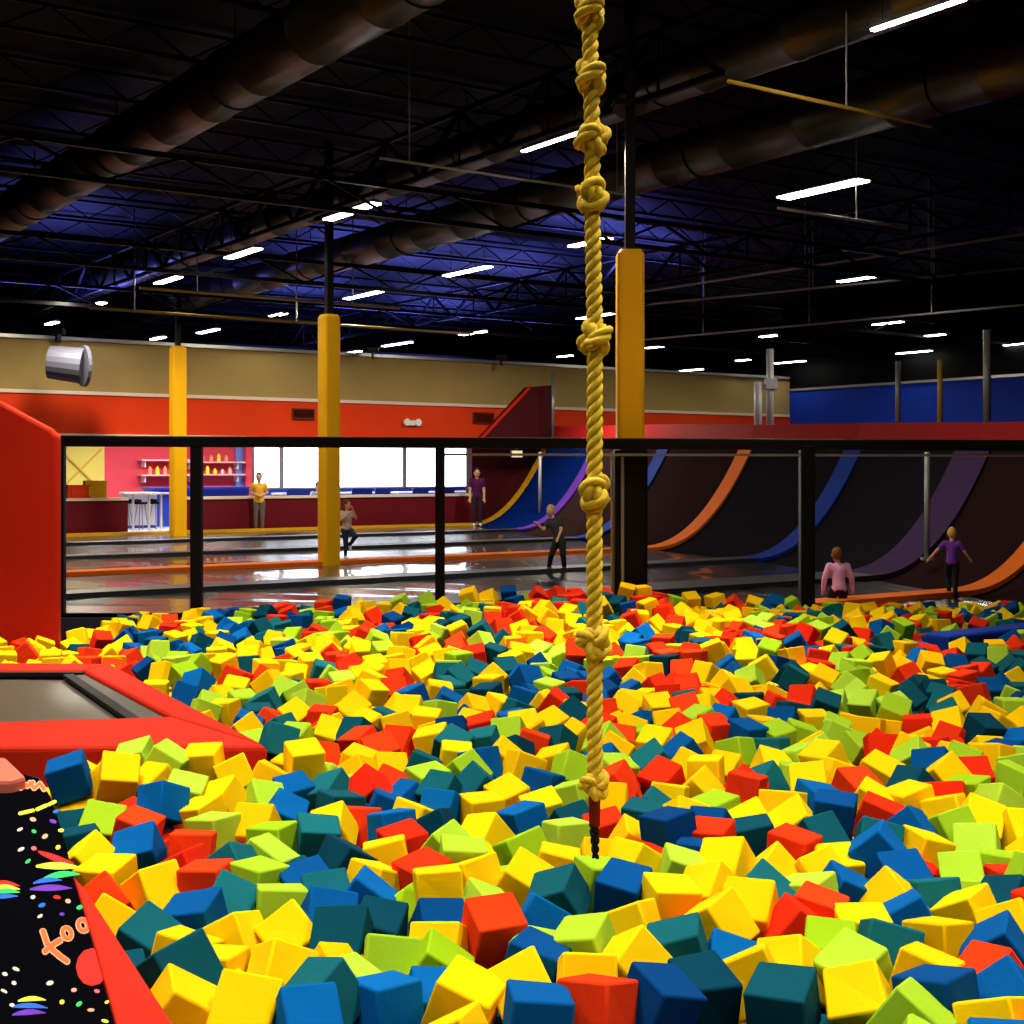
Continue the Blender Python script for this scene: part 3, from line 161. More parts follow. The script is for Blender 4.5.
(3132, 7050, -38, 86, 44, 53, 4), (5465, 12301, -188, -8, -141, -11, 4), (-4150, 13302, -262, 136, -89, -2, 2), (-5157, 12520, -156, 18, 50, 112, 2), (2417, 5653, 4, -42, -62, 122, 3), (3993, 8298, -20, -80, -32, -116, 1), (5206, 12390, -75, 113, -39, -38, 4), (1825, 15278, -48, -3, -2, -116, 1),
(367, 4106, -212, 57, 50, 142, 2), (5051, 11038, -53, -35, -78, 4, 2), (3623, 7103, -21, 107, 85, 67, 1), (1101, 14692, -75, -84, -8, 144, 0), (2330, 5340, -40, 86, 0, 53, 2), (3240, 6200, -69, -164, 12, 67, 0), (1897, 14964, -37, -78, 2, 46, 0), (551, 3284, -8, 84, 3, -96, 0),
(2340, 4562, 2, 11, 93, 71, 0), (-3740, 11736, -149, 7, 141, -122, 2), (3464, 8754, -70, -107, 47, 70, 3), (2636, 5250, -13, 27, -89, 110, 0), (2436, 4755, -27, 51, 60, 116, 0), (-5262, 12694, -290, -1, 0, -98, 2), (4442, 10356, -56, 46, 31, -56, 4), (2935, 6543, -15, 1, 177, -89, 4),
(-473, 3158, -94, -2, -60, 2, 0), (-747, 3305, -105, 112, -57, 45, 0), (1428, 12466, -109, -8, -11, 169, 0), (688, 3475, -11, -43, 97, -27, 4), (3795, 9560, -16, -82, -84, -91, 1), (-1740, 14704, -40, -2, -61, 162, 0), (2803, 6342, -6, -106, 99, -14, 1), (853, 3585, -198, 137, -85, -40, 4),
(3669, 7759, -92, 1, -121, 6, 0), (-4830, 12702, -259, 37, 58, -163, 0), (4933, 10884, -84, 75, -36, -17, 1), (989, 3481, -3, 7, 1, -91, 1), (4579, 11202, -20, 88, 16, 63, 0), (1328, 7778, -229, -165, 10, -86, 2), (1171, 15599, 31, 22, 40, 139, 0), (3859, 8058, -12, 17, 112, -58, 2),
(167, 7394, -204, -105, -138, -6, 3), (2832, 6105, -18, -176, 13, -50, 1), (2617, 6460, -7, -8, -179, -15, 1), (-378, 3829, -160, 74, 64, -23, 4), (1349, 3478, -9, -97, 2, -3, 3), (1773, 3894, -9, 175, -1, 54, 0), (-2588, 13753, -61, 38, 25, -111, 4), (2409, 4322, 10, -91, 3, 35, 3),
(5692, 12468, -182, -94, 53, -117, 2), (2022, 4731, -11, -94, -2, 17, 0), (2963, 6895, -23, 71, 93, 22, 0), (2395, 5124, -23, -1, 175, -62, 1), (58, 3335, -27, -162, -38, 35, 2), (3112, 6383, -16, 88, 2, -74, 0), (2719, 5717, 19, 6, -72, 36, 0), (-2622, 11302, -48, 12, -79, -175, 3),
(3464, 8013, -59, -50, -48, -18, 0), (3819, 9305, 50, 28, -58, 2, 0), (-9, 3094, -19, 176, 34, 0, 0), (2542, 6090, -60, 59, 26, 3, 0), (2590, 11492, -154, -90, -21, -63, 0), (1572, 3796, -13, 79, -89, -18, 2), (4660, 10485, -65, 43, 22, 110, 3), (2873, 5370, -30, -57, -48, -48, 0),
(4154, 9152, -24, 119, -27, -58, 2), (65, 10892, -110, 129, 81, 44, 3), (-3245, 6725, -50, 6, -82, -93, 1), (2711, 5957, -47, -79, 85, -32, 3), (3932, 8545, -29, 35, -14, 79, 3), (4714, 11655, -28, -92, 86, 86, 0), (-2796, 6740, 15, -141, -19, 80, 4), (1838, 4357, 26, 77, -6, -119, 0),
(-4954, 12519, -213, -15, -22, 159, 0), (4202, 10198, -22, -72, -7, -92, 1), (3847, 14576, -248, 142, -44, 23, 2), (3481, 7842, -139, 57, -52, -138, 2), (4854, 10716, -15, 82, 6, 57, 0), (4250, 8892, 15, -38, -68, -17, 4), (839, 3116, -47, -148, 19, 102, 0), (4702, 15364, -579, 105, -82, 35, 2),
(4008, 10123, -53, 176, 87, -4, 4), (-1001, 6071, -104, 8, -101, -110, 1), (683, 4780, -51, -27, 0, 76, 2), (-1343, 7572, -61, -35, -43, -25, 4), (-1925, 6886, -248, -6, 164, 75, 2), (1148, 9746, -66, -8, -48, -10, 1), (5866, 13346, 27, 33, 6, 4, 0), (4952, 12709, -58, 4, -15, 99, 0),
(5134, 12839, -17, -5, -13, 169, 2), (3618, 10133, -89, 17, 24, -68, 4), (-1371, 10386, -386, -4, 121, -1, 4), (-453, 3091, -330, -89, 135, 2, 3), (243, 3120, -376, -161, 28, -81, 2), (-798, 3310, -323, 23, -45, -173, 3), (-470, 3281, -328, -85, -49, -2, 1), (84, 3227, -239, -39, -23, -153, 0),
(320, 3325, -163, -23, 85, 88, 0), (567, 3270, -188, -4, -174, 4, 0), (758, 3271, -210, -165, -79, -14, 3), (968, 3239, -257, -165, 32, 15, 0), (1189, 3122, -242, -90, -61, -89, 0), (1348, 3283, -193, 94, 1, -74, 4), (1505, 3378, -182, 84, -94, 22, 0), (-745, 3510, -198, 65, -85, -73, 4),
(-571, 3460, -204, -35, -94, 119, 0), (258, 3509, -177, -3, 4, -166, 1), (480, 3454, -179, 3, 93, -79, 0), (1533, 3614, -202, -83, 106, 18, 3), (-807, 3780, -179, -35, -93, 117, 3), (-594, 3694, -167, 93, -15, -4, 3), (-58, 3644, -182, 20, -2, -1, 2), (157, 3686, -168, 69, 86, 67, 3),
(453, 3630, -178, -98, -128, 15, 3), (1241, 3719, -243, 89, 146, 9, 0), (1625, 3847, -195, 67, 87, -14, 2), (-764, 4021, -221, 48, -139, -39, 0), (-449, 4020, -212, -11, 78, -109, 4), (244, 3862, -160, -51, -87, -40, 3), (450, 3815, -179, -91, -167, 10, 3), (1193, 3977, -244, 47, -52, -115, 1),
(1381, 4069, -213, 2, -40, 118, 0), (2122, 4052, -153, 89, -121, -31, 1), (2409, 4190, -161, 0, 97, 67, 2), (187, 4277, -195, 29, 62, -170, 3), (524, 4219, -297, 176, -57, 3, 3), (1725, 4279, -165, -152, -2, -98, 3), (2197, 4276, -175, 81, -148, -3, 2), (2464, 4404, -171, 52, 91, 60, 0),
(1803, 4465, -185, 12, -5, -87, 2), (1975, 4510, -159, -168, -7, -87, 0), (69, 4971, -168, -2, 34, -147, 1), (-929, 5176, -218, -95, -3, -154, 0), (2625, 5213, -188, 89, -1, -42, 0), (2382, 5522, -193, -71, 14, -81, 2), (2369, 5711, -223, -97, -14, 99, 2), (-1468, 5879, -195, 94, -10, -107, 2),
(-1254, 5863, -196, -77, 101, 88, 2), (-669, 5936, -197, -88, -3, -173, 0), (-1404, 6056, -229, 1, -1, 73, 2), (-1218, 6048, -220, 88, 88, -18, 2), (1429, 6153, -160, 41, -86, -133, 4), (3145, 6202, -236, 4, 60, 179, 1), (2579, 6427, -193, 4, 0, -2, 0), (3122, 6406, -192, 59, 93, -33, 4),
(-2093, 6370, -198, 43, 177, 19, 0), (-961, 6620, -208, 100, 5, -131, 0), (1060, 6666, -185, -73, -10, -141, 3), (1716, 6760, -160, 101, 100, 21, 3), (2575, 6605, -179, -121, -97, 30, 0), (601, 6867, -235, 102, 1, -90, 4), (1355, 6864, -202, -42, -99, -32, 0), (2529, 6790, -179, -73, -73, -10, 0),
(2941, 6816, -197, 3, 180, -83, 0), (-1086, 7097, -213, -93, -82, -13, 3), (611, 7069, -226, 15, 77, 30, 4), (1436, 7190, -250, -96, 36, -5, 0), (2734, 6989, -173, 35, 99, -52, 0), (2954, 7140, -213, 0, -3, -124, 0), (2122, 7488, -136, 28, 14, 88, 0), (2724, 7345, -195, -168, 5, 92, 1),
(2900, 7417, -212, 67, -77, 25, 1), (3076, 7393, -228, -168, 6, 92, 0), (-23, 7541, -200, 137, 71, 38, 0), (2034, 7672, -195, 8, -86, 79, 0), (2876, 7609, -232, 31, -92, -115, 1), (3072, 7590, -230, 180, -6, -74, 0), (-614, 7740, -187, -11, 109, -129, 0), (367, 7790, -156, 157, 96, -9, 1),
(2044, 7861, -221, 2, 14, 88, 0), (3037, 7801, -228, 179, 85, 2, 1), (-1000, 7947, -160, 3, -12, -40, 0), (-520, 8013, -159, -61, -99, 72, 4), (1209, 7984, -189, 21, -165, 77, 0), (3100, 8001, -247, -12, -111, 4, 1), (1930, 8273, -216, -24, 4, -83, 0), (3167, 8181, -216, 65, 80, 57, 1),
(3624, 8162, -171, -41, -96, 31, 0), (3542, 8366, -163, 63, 79, 80, 4), (3822, 8389, -180, -87, -140, 6, 0), (-1895, 8752, -215, -88, 63, 3, 0), (-749, 8819, -199, 35, -87, 50, 2), (3513, 8583, -169, -41, 52, 36, 4), (-1905, 8967, -241, 163, -68, 19, 4), (-38, 9017, -223, 81, 95, 32, 1),
(-1977, 9215, -235, 176, 0, 77, 2), (-1798, 9184, -215, 0, 8, 167, 2), (864, 9196, -218, -178, -52, -17, 1), (2916, 9386, -219, -153, -19, -70, 0), (-160, 9414, -297, 19, 30, 30, 4), (925, 9371, -214, 71, 87, 60, 3), (-2482, 9585, -243, -11, -170, -59, 0), (-2239, 9677, -241, 108, 38, 21, 0),
(-1106, 9630, -202, 3, 98, -105, 0), (-920, 9606, -206, -84, 80, 85, 4), (2593, 9710, -145, 14, 123, 65, 1), (-2467, 9907, -194, -65, -83, -89, 1), (-2235, 9858, -193, 11, -10, 95, 0), (-1982, 10058, -191, -75, 103, -73, 3), (242, 3337, -343, -86, 97, -72, 0), (6, 10046, -195, 44, -97, 42, 4),
(425, 10036, -197, -31, -77, -51, 0), (2207, 10078, -138, 156, 22, -13, 2), (-2894, 10501, -175, 179, -3, -78, 0), (-209, 10330, -192, -39, 67, 53, 0), (-889, 3520, -370, -4, 3, -126, 0), (2882, 10397, -197, -8, -179, 83, 0), (-3164, 10696, -193, -98, -122, -35, 0), (-2324, 10668, -193, 99, 26, 87, 0),
(-2100, 10638, -260, 1, 39, 0, 1), (-2523, 10941, -162, -6, -5, 0, 1), (-1647, 10799, -205, 82, 53, 93, 2), (2948, 10796, -207, -77, 98, 4, 0), (3827, 10781, -240, -11, 37, 177, 4), (3159, 11025, -272, 121, -39, 91, 4), (-3799, 11306, -247, 177, 27, -3, 0), (1812, 11309, -104, 10, 8, -23, 3),
(2368, 11315, -168, -69, -93, -99, 0), (3118, 11234, -206, -13, -36, 122, 2), (4028, 11338, -236, 18, 92, -70, 3), (380, 11520, -204, -6, 83, -177, 1), (568, 11533, -224, 174, 2, -90, 3), (1659, 11536, -203, -69, -123, -22, 2), (4274, 11545, -211, 89, 4, -106, 0), (4454, 11457, -216, 80, 86, 79, 0),
(-4428, 11788, -220, 161, -87, 18, 0), (-4233, 11916, -258, 98, 6, 81, 0), (-881, 11875, -121, -57, 74, -47, 0), (513, 11742, -238, 141, -3, 92, 4), (1837, 11742, -137, 85, -4, 70, 3), (4512, 11635, -203, -6, 86, 79, 0), (-4856, 12108, -249, 3, 7, 90, 2), (342, 11961, -150, 6, -31, 102, 1),
(533, 11941, -195, -18, -171, 10, 3), (4744, 12115, -196, -99, -1, -5, 0), (5353, 11899, -181, -33, -101, 37, 0), (-3275, 12247, -256, -12, -62, 98, 3), (-2572, 12359, -225, 79, -173, -4, 0), (644, 4533, -335, -80, 7, 156, 4),
]
LABELS = """teal foam cube along the bottom edge, yellow left, yellow right, yellow above, yellow below
blue foam cube along the bottom edge, red left, teal right, teal above, red below
yellow foam cube along the bottom edge, yellow left, lime right, lime above, lime below
rightmost yellow foam cube by the patterned carpet, teal left, yellow right, teal above, yellow below
red foam cube in near middle rows, yellow left, blue right, lime above, yellow below
blue foam cube along the bottom edge, teal left, blue right, lime above, teal below
yellow foam cube along the bottom edge, blue left, yellow right, lime above, yellow below
red foam cube along the bottom edge, blue left, blue right, yellow above, blue below
teal foam cube along the bottom edge, blue left, yellow right, teal above, blue below
yellow foam cube along the bottom edge, yellow left, blue right, yellow above, blue below
blue foam cube along the bottom edge, yellow left, red right, yellow above, red below
blue foam cube along the bottom edge, yellow left, teal right, teal above, yellow below
rightmost teal foam cube by the patterned carpet, yellow left, yellow right, yellow above, yellow below
lime foam cube along the bottom edge, yellow left, blue right, blue above, lime below
teal foam cube near the rope end, yellow left, lime right, yellow above, blue below
teal foam cube in near left rows, yellow left, teal right, blue above, yellow below
blue foam cube near the rope end, lime left, yellow right, yellow above, yellow below
lime foam cube in near middle rows, blue left, yellow right, teal above, yellow below
blue foam cube along the bottom edge, lime left, blue right, yellow above, lime below
yellow foam cube in near right rows, teal left, yellow right, yellow above, blue below
yellow foam cube in near left rows, yellow left, teal right, yellow above, yellow below
teal foam cube along the bottom edge, blue left, blue right, yellow above, blue below
yellow foam cube near the rope end, blue left, yellow right, lime above, teal below
leftmost teal foam cube by the patterned carpet, yellow left, yellow right, yellow above, yellow below
blue foam cube by the trampoline frame, yellow left, yellow right, yellow above, yellow below
teal foam cube by the patterned carpet, teal left, teal right, teal above, yellow below
yellow foam cube by the patterned carpet, red left, red right, red above, teal below
yellow foam cube by the trampoline frame, yellow left, yellow right, lime above, lime below
blue foam cube near the rope end, yellow left, red right, yellow above, red below
yellow foam cube in near right rows, teal left, blue right, yellow above, yellow below
lime foam cube in near right rows, yellow left, teal right, lime above, yellow below
teal foam cube in near right rows, yellow left, yellow right, yellow above, teal below
yellow foam cube by the patterned carpet, red left, teal right, red above, teal below
blue foam cube by the patterned carpet, teal left, teal right, red above, teal below
yellow foam cube in near middle rows, yellow left, teal right, yellow above, blue below
yellow foam cube in near left rows, yellow left, teal right, lime above, yellow below
blue foam cube in left middle rows, red left, red right, red above, yellow below
blue foam cube by the trampoline frame, red left, yellow right, yellow above, red below
yellow foam cube in near right rows, teal left, yellow right, red above, teal below
lime foam cube in near left rows, teal left, lime right, teal above, blue below
yellow foam cube in near middle rows, red left, yellow right, red above, blue below
yellow foam cube along the bottom edge, lime left, blue right, blue above, blue below
yellow foam cube in near right rows, yellow left, red right, teal above, yellow below
blue foam cube at the right edge, yellow left, yellow right, yellow above, red below
teal foam cube in near left rows, teal left, blue right, blue above, lime below
blue foam cube along the bottom edge, blue left, red right, red above, yellow below
yellow foam cube at the right edge, teal left, teal right, teal above, yellow below
blue foam cube in right middle rows, yellow left, blue right, teal above, blue below
yellow foam cube in right middle rows, yellow left, teal right, red above, yellow below
yellow foam cube in near middle rows, yellow left, blue right, blue above, blue below
blue foam cube in near middle rows, yellow left, yellow right, lime above, yellow below
yellow foam cube by the patterned carpet, yellow left, red right, yellow above, red below
yellow foam cube near the rope end, lime left, teal right, lime above, teal below
yellow foam cube in near left rows, blue left, yellow right, teal above, yellow below
yellow foam cube by the trampoline frame, teal left, red right, teal above, blue below
red foam cube in left middle rows, yellow left, teal right, teal above, blue below
yellow foam cube in near middle rows, blue left, yellow right, lime above, red below
teal foam cube in left middle rows, lime left, yellow right, yellow above, teal below
yellow foam cube in near right rows, teal left, blue right, yellow above, blue below
lime foam cube at the right edge, yellow left, lime right, yellow above, teal below
teal foam cube in near right rows, lime left, yellow right, yellow above, lime below
lime foam cube at the right edge, lime left, yellow right, yellow above, lime below
red foam cube in near right rows, yellow left, red right, red above, yellow below
blue foam cube in right middle rows, blue left, red right, blue above, yellow below
teal foam cube in near left rows, blue left, lime right, lime above, yellow below
blue foam cube in near middle rows, teal left, red right, yellow above, yellow below
lime foam cube in near middle rows, lime left, yellow right, yellow above, blue below
red foam cube at the right edge, blue left, blue right, blue above, blue below
red foam cube in near right rows, red left, yellow right, lime above, lime below
blue foam cube in right middle rows, teal left, yellow right, blue above, teal below
yellow foam cube in right middle rows, yellow left, yellow right, yellow above, yellow below
lime foam cube near the rope end, lime left, red right, teal above, yellow below
lime foam cube in left middle rows, red left, yellow right, yellow above, red below
lime foam cube in left middle rows, teal left, blue right, lime above, teal below
lime foam cube in near right rows, red left, lime right, red above, lime below
blue foam cube near the rope end, yellow left, yellow right, yellow above, lime below
red foam cube in right middle rows, teal left, teal right, teal above, yellow below
yellow foam cube in right middle rows, teal left, lime right, blue above, lime below
lime foam cube in near left rows, teal left, yellow right, lime above, yellow below
yellow foam cube in near right rows, teal left, teal right, blue above, teal below
red foam cube near the rope end, red left, yellow right, teal above, yellow below
yellow foam cube in near right rows, blue left, blue right, blue above, blue below
red foam cube in left middle rows, yellow left, yellow right, lime above, yellow below
red foam cube by the patterned carpet, yellow left, yellow right, yellow above, yellow below
yellow foam cube by the trampoline frame, lime left, yellow right, lime above, lime below
yellow foam cube in near middle rows, lime left, yellow right, blue above, yellow below
teal foam cube in right middle rows, red left, red right, yellow above, yellow below
yellow foam cube in left middle rows, lime left, blue right, yellow above, lime below
teal foam cube in left middle rows, teal left, yellow right, teal above, yellow below
blue foam cube in near right rows, yellow left, teal right, yellow above, yellow below
lime foam cube in left middle rows, lime left, yellow right, lime above, yellow below
yellow foam cube in left middle rows, teal left, yellow right, teal above, yellow below
blue foam cube in right middle rows, lime left, yellow right, yellow above, lime below
blue foam cube in near left rows, yellow left, teal right, teal above, teal below
leftmost lime foam cube near the rope end, yellow left, yellow right, blue above, yellow below
blue foam cube in near left rows, yellow left, yellow right, yellow above, teal below
yellow foam cube near the rope end, yellow left, lime right, yellow above, blue below
yellow foam cube in left middle rows, lime left, lime right, lime above, lime below
red foam cube in left middle rows, lime left, blue right, blue above, blue below
lime foam cube near the rope end, yellow left, lime right, yellow above, lime below
yellow foam cube at the right edge, lime left, yellow right, lime above, lime below
red foam cube in right middle rows, lime left, red right, red above, yellow below
yellow foam cube in near middle rows, lime left, red right, blue above, lime below
yellow foam cube in left middle rows, blue left, yellow right, yellow above, yellow below
yellow foam cube in left middle rows, yellow left, yellow right, lime above, lime below
blue foam cube in near middle rows, red left, teal right, teal above, lime below
rightmost lime foam cube near the rope end, yellow left, yellow right, blue above, yellow below
teal foam cube in near right rows, blue left, yellow right, blue above, yellow below
yellow foam cube near the rope end, lime left, red right, red above, red below
teal foam cube by the trampoline frame, lime left, lime right, lime above, yellow below
yellow foam cube in left middle rows, teal left, red right, red above, red below
red foam cube in right middle rows, yellow left, teal right, yellow above, teal below
red foam cube in left middle rows, blue left, lime right, blue above, yellow below
teal foam cube in left middle rows, blue left, yellow right, blue above, blue below
yellow foam cube in near right rows, lime left, blue right, yellow above, teal below
teal foam cube in right middle rows, red left, blue right, blue above, red below
yellow foam cube in right middle rows, yellow left, yellow right, yellow above, red below
lime foam cube in left middle rows, teal left, red right, yellow above, teal below
red foam cube in left middle rows, red left, lime right, lime above, red below
yellow foam cube in left middle rows, teal left, red right, teal above, teal below
red foam cube in left middle rows, teal left, blue right, yellow above, blue below
lime foam cube in left middle rows, teal left, lime right, lime above, lime below
lime foam cube in left middle rows, yellow left, teal right, yellow above, lime below
nearer yellow foam cube by the trampoline frame, yellow left, lime right, yellow above, yellow below
teal foam cube at the right edge, red left, yellow right, yellow above, yellow below
blue foam cube in left middle rows, red left, red right, yellow above, red below
yellow foam cube in right middle rows, yellow left, red right, teal above, yellow below
red foam cube in right back rows, yellow left, yellow right, yellow above, yellow below
blue foam cube in left middle rows, yellow left, blue right, blue above, yellow below
red foam cube near the rope end, yellow left, lime right, lime above, yellow below
yellow foam cube near the rope end, yellow left, blue right, yellow above, yellow below
teal foam cube at the right edge, yellow left, red right, red above, yellow below
yellow foam cube in right back rows, lime left, lime right, lime above, yellow below
yellow foam cube in right middle rows, teal left, red right, red above, teal below
teal foam cube in left middle rows, blue left, teal right, lime above, blue below
blue foam cube in near right rows, yellow left, yellow right, yellow above, yellow below
red foam cube in right middle rows, blue left, teal right, blue above, yellow below
yellow foam cube in near left rows, teal left, yellow right, yellow above, yellow below
lime foam cube by the trampoline frame, lime left, yellow right, lime above, yellow below
leftmost lime foam cube in right back rows, lime left, lime right, lime above, yellow below
farther yellow foam cube by the trampoline frame, yellow left, lime right, yellow above, yellow below
lime foam cube at the right edge, yellow left, lime right, lime above, yellow below
blue foam cube in left middle rows, teal left, yellow right, teal above, teal below
red foam cube near the rope end, lime left, yellow right, yellow above, yellow below
yellow foam cube in left middle rows, blue left, yellow right, yellow above, lime below
yellow foam cube by the patterned carpet, teal left, teal right, teal above, teal below
yellow foam cube in right middle rows, yellow left, yellow right, yellow above, blue below
teal foam cube by the trampoline frame, blue left, teal right, yellow above, teal below
lime foam cube near the rope end, yellow left, yellow right, lime above, teal below
teal foam cube in right back rows, yellow left, yellow right, blue above, yellow below
lime foam cube in right middle rows, blue left, lime right, yellow above, lime below
lime foam cube at the right edge, red left, lime right, lime above, lime below
teal foam cube in left back rows, teal left, lime right, lime above, yellow below
rightmost lime foam cube in right back rows, lime left, lime right, lime above, yellow below
yellow foam cube along the bottom edge, yellow left, yellow right, yellow above
yellow foam cube in right middle rows, blue left, yellow right, red above, lime below
yellow foam cube near the rope end, blue left, yellow right, yellow above, blue below
yellow foam cube in right back rows, yellow left, yellow right, yellow above, yellow below
blue foam cube by the trampoline frame, blue left, teal right, yellow above, blue below
yellow foam cube in right back rows, lime left, yellow right, yellow above, blue below
blue foam cube near the rope end, yellow left, lime right, yellow above, yellow below
yellow foam cube in left middle rows, blue left, red right, teal above, blue below
teal foam cube in right middle rows, yellow left, yellow right, yellow above, yellow below
yellow foam cube at the right edge, blue left, blue right, yellow above, blue below
teal foam cube in left middle rows, lime left, lime right, lime above, red below
blue foam cube in left middle rows, lime left, teal right, teal above, teal below
yellow foam cube in left back rows, yellow left, red right, yellow above, yellow below
yellow foam cube near the rope end, lime left, lime right, lime above, teal below
yellow foam cube in right back rows, red left, teal right, red above, red below
yellow foam cube in right middle rows, yellow left, yellow right, yellow above, lime below
blue foam cube along the bottom edge, blue left, yellow right, lime above, yellow below
yellow foam cube in right back rows, blue left, red right, blue above, lime below
blue foam cube in right middle rows, red left, lime right, red above, yellow below
lime foam cube in right back rows, yellow left, yellow right, blue above, yellow below
blue foam cube in right back rows, red left, lime right, yellow above, lime below
lime foam cube by the trampoline frame, yellow left, blue right, blue above, yellow below
red foam cube in right back rows, yellow left, blue right, lime above, yellow below
yellow foam cube in right back rows, blue left, red right, red above, blue below
lime foam cube in right back rows, yellow left, red right, yellow above, yellow below
yellow foam cube by the trampoline frame, yellow left, lime right, lime above, blue below
lime foam cube by the trampoline frame, blue left, yellow right, yellow above, blue below
lime foam cube near the rope end, teal left, blue right, yellow above, teal below
lime foam cube in left middle rows, teal left, lime right, teal above, lime below
yellow foam cube at the right edge, yellow left, yellow right, lime above, yellow below
red foam cube in right back rows, lime left, yellow right, yellow above, yellow below
teal foam cube near the rope end, lime left, red right, yellow above, red below
teal foam cube in left middle rows, teal left, red right, teal above, yellow below
lime foam cube in right middle rows, yellow left, red right, yellow above, blue below
blue foam cube in left back rows, lime left, yellow right, teal above, lime below
yellow foam cube near the rope end, blue left, lime right, blue above, blue below
teal foam cube in left back rows, yellow left, yellow right, blue above, yellow below
red foam cube at the right edge, yellow left, yellow right, lime above, lime below
teal foam cube in right back rows, red left, lime right, yellow above, yellow below
lime foam cube by the trampoline frame, yellow left, lime right, yellow above, yellow below
teal foam cube in left middle rows, teal left, yellow right, lime above, yellow below
lime foam cube in right middle rows, teal left, blue right, yellow above, red below
teal foam cube in right back rows, red left, yellow right, yellow above, yellow below
teal foam cube in right back rows, red left, lime right, lime above, yellow below
red foam cube in left back rows, red left, red right, red above, yellow below
yellow foam cube near the rope end, red left, blue right, teal above, yellow below
teal foam cube in left middle rows, red left, lime right, blue above, lime below
yellow foam cube in left back rows, red left, teal right, yellow above, teal below
yellow foam cube in right back rows, lime left, teal right, red above, teal below
yellow foam cube by the trampoline frame, red left, teal right, red above, red below
lime foam cube near the rope end, lime left, red right, blue above, red below
yellow foam cube near the rope end, lime left, yellow right, lime above, lime below
yellow foam cube in right middle rows, yellow left, blue right, teal above, yellow below
blue foam cube by the trampoline frame, lime left, lime right, blue above, lime below
teal foam cube near the rope end, yellow left, blue right, teal above, blue below
red foam cube in left back rows, teal left, red right, teal above, yellow below
blue foam cube in right back rows, lime left, yellow right, lime above, yellow below
yellow foam cube in right back rows, lime left, lime right, teal above, teal below
teal foam cube in left back rows, teal left, lime right, red above, blue below
red foam cube in left back rows, red left, yellow right, yellow above, red below
yellow foam cube in left back rows, yellow left, teal right, red above, red below
lime foam cube in near left rows, teal left, lime right, lime above, blue below
lime foam cube in right back rows, blue left, lime right, blue above, teal below
yellow foam cube at the right edge, red left, lime right, blue above, lime below
yellow foam cube in left back rows, teal left, lime right, teal above, lime below
yellow foam cube in right back rows, blue left, blue right, teal above, yellow below
blue foam cube near the rope end, teal left, yellow right, yellow above, yellow below
yellow foam cube in right back rows, yellow left, red right, red above, yellow below
lime foam cube in right back rows, yellow left, red right, red above, yellow below
blue foam cube by the trampoline frame, lime left, yellow right, lime above, blue below
yellow foam cube in right back rows, yellow left, lime right, red above, lime below
blue foam cube in right back rows, blue left, lime right, blue above, blue below
yellow foam cube in right middle rows, blue left, red right, red above, red below
red foam cube in right back rows, lime left, yellow right, yellow above, blue below
lime foam cube in right back rows, yellow left, blue right, yellow above, blue below
yellow foam cube in right back rows, lime left, red right, teal above, yellow below
yellow foam cube by the trampoline frame, lime left, blue right, lime above, lime below
yellow foam cube in right middle rows, yellow left, yellow right, teal above, yellow below
teal foam cube in right back rows, teal left, teal right, teal above, red below
lime foam cube in near middle rows, yellow left, yellow right, yellow above, red below
blue foam cube in right middle rows, yellow left, blue right, yellow above, blue below
lime foam cube at the right edge, red left, lime right, yellow above, red below
teal foam cube in right back rows, yellow left, red right, teal above, yellow below
red foam cube in right back rows, lime left, yellow right, lime above, yellow below
red foam cube in left middle rows, red left, red right, red above, red below
yellow foam cube in left back rows, yellow left, lime right, lime above, yellow below
yellow foam cube in right back rows, red left, yellow right, teal above, red below
leftmost yellow foam cube by the patterned carpet, teal left, yellow right, teal above, yellow below
red foam cube in left middle rows, yellow left, blue right, teal above, blue below
lime foam cube in right back rows, teal left, yellow right, blue above, teal below
yellow foam cube in right back rows, lime left, red right, yellow above, lime below
yellow foam cube in left back rows, yellow left, yellow right, blue above, yellow below
teal foam cube near the rope end, yellow left, lime right, lime above, lime below
teal foam cube in left middle rows, yellow left, lime right, yellow above, teal below
red foam cube in right back rows, yellow left, teal right, yellow above, red below
lime foam cube in left back rows, teal left, blue right, blue above, teal below
rightmost red foam cube in right back rows, teal left, teal right, teal above, teal below
red foam cube at the right edge, yellow left, blue right, blue above, yellow below
teal foam cube in right back rows, lime left, teal right, teal above, lime below
blue foam cube in left middle rows, red left, yellow right, red above, red below
lime foam cube in right back rows, yellow left, yellow right, yellow above, yellow below
yellow foam cube in left back rows, yellow left, yellow right, yellow above, red below
yellow foam cube in right back rows, blue left, lime right, teal above, lime below
yellow foam cube near the rope end, yellow left, lime right, teal above, lime below
yellow foam cube in right back rows, blue left, blue right, red above, yellow below
yellow foam cube by the trampoline frame, teal left, red right, lime above, teal below
teal foam cube in left back rows, yellow left, red right, yellow above, red below
yellow foam cube in right back rows, lime left, yellow right, lime above, lime below
yellow foam cube in left back rows, lime left, yellow right, yellow above, lime below
yellow foam cube in right back rows, red left, yellow right, teal above, blue below
red foam cube in right middle rows, yellow left, lime right, lime above, yellow below
yellow foam cube by the trampoline frame, lime left, red right, yellow above, red below
yellow foam cube in right back rows, yellow left, lime right, lime above, yellow below
yellow foam cube in right middle rows, lime left, yellow right, red above, teal below
yellow foam cube in right back rows, red left, yellow right, yellow above, yellow below
yellow foam cube in left back rows, red left, teal right, yellow above, blue below
lime foam cube in left back rows, teal left, teal right, teal above, teal below
teal foam cube by the trampoline frame, lime left, lime right, yellow above, teal below
yellow foam cube in left back rows, blue left, yellow right, teal above, red below
blue foam cube in left middle rows, red left, teal right, red above, yellow below
lime foam cube at the right edge, lime left, lime right, lime above, red below
yellow foam cube by the trampoline frame, yellow left, blue right, yellow above, blue below
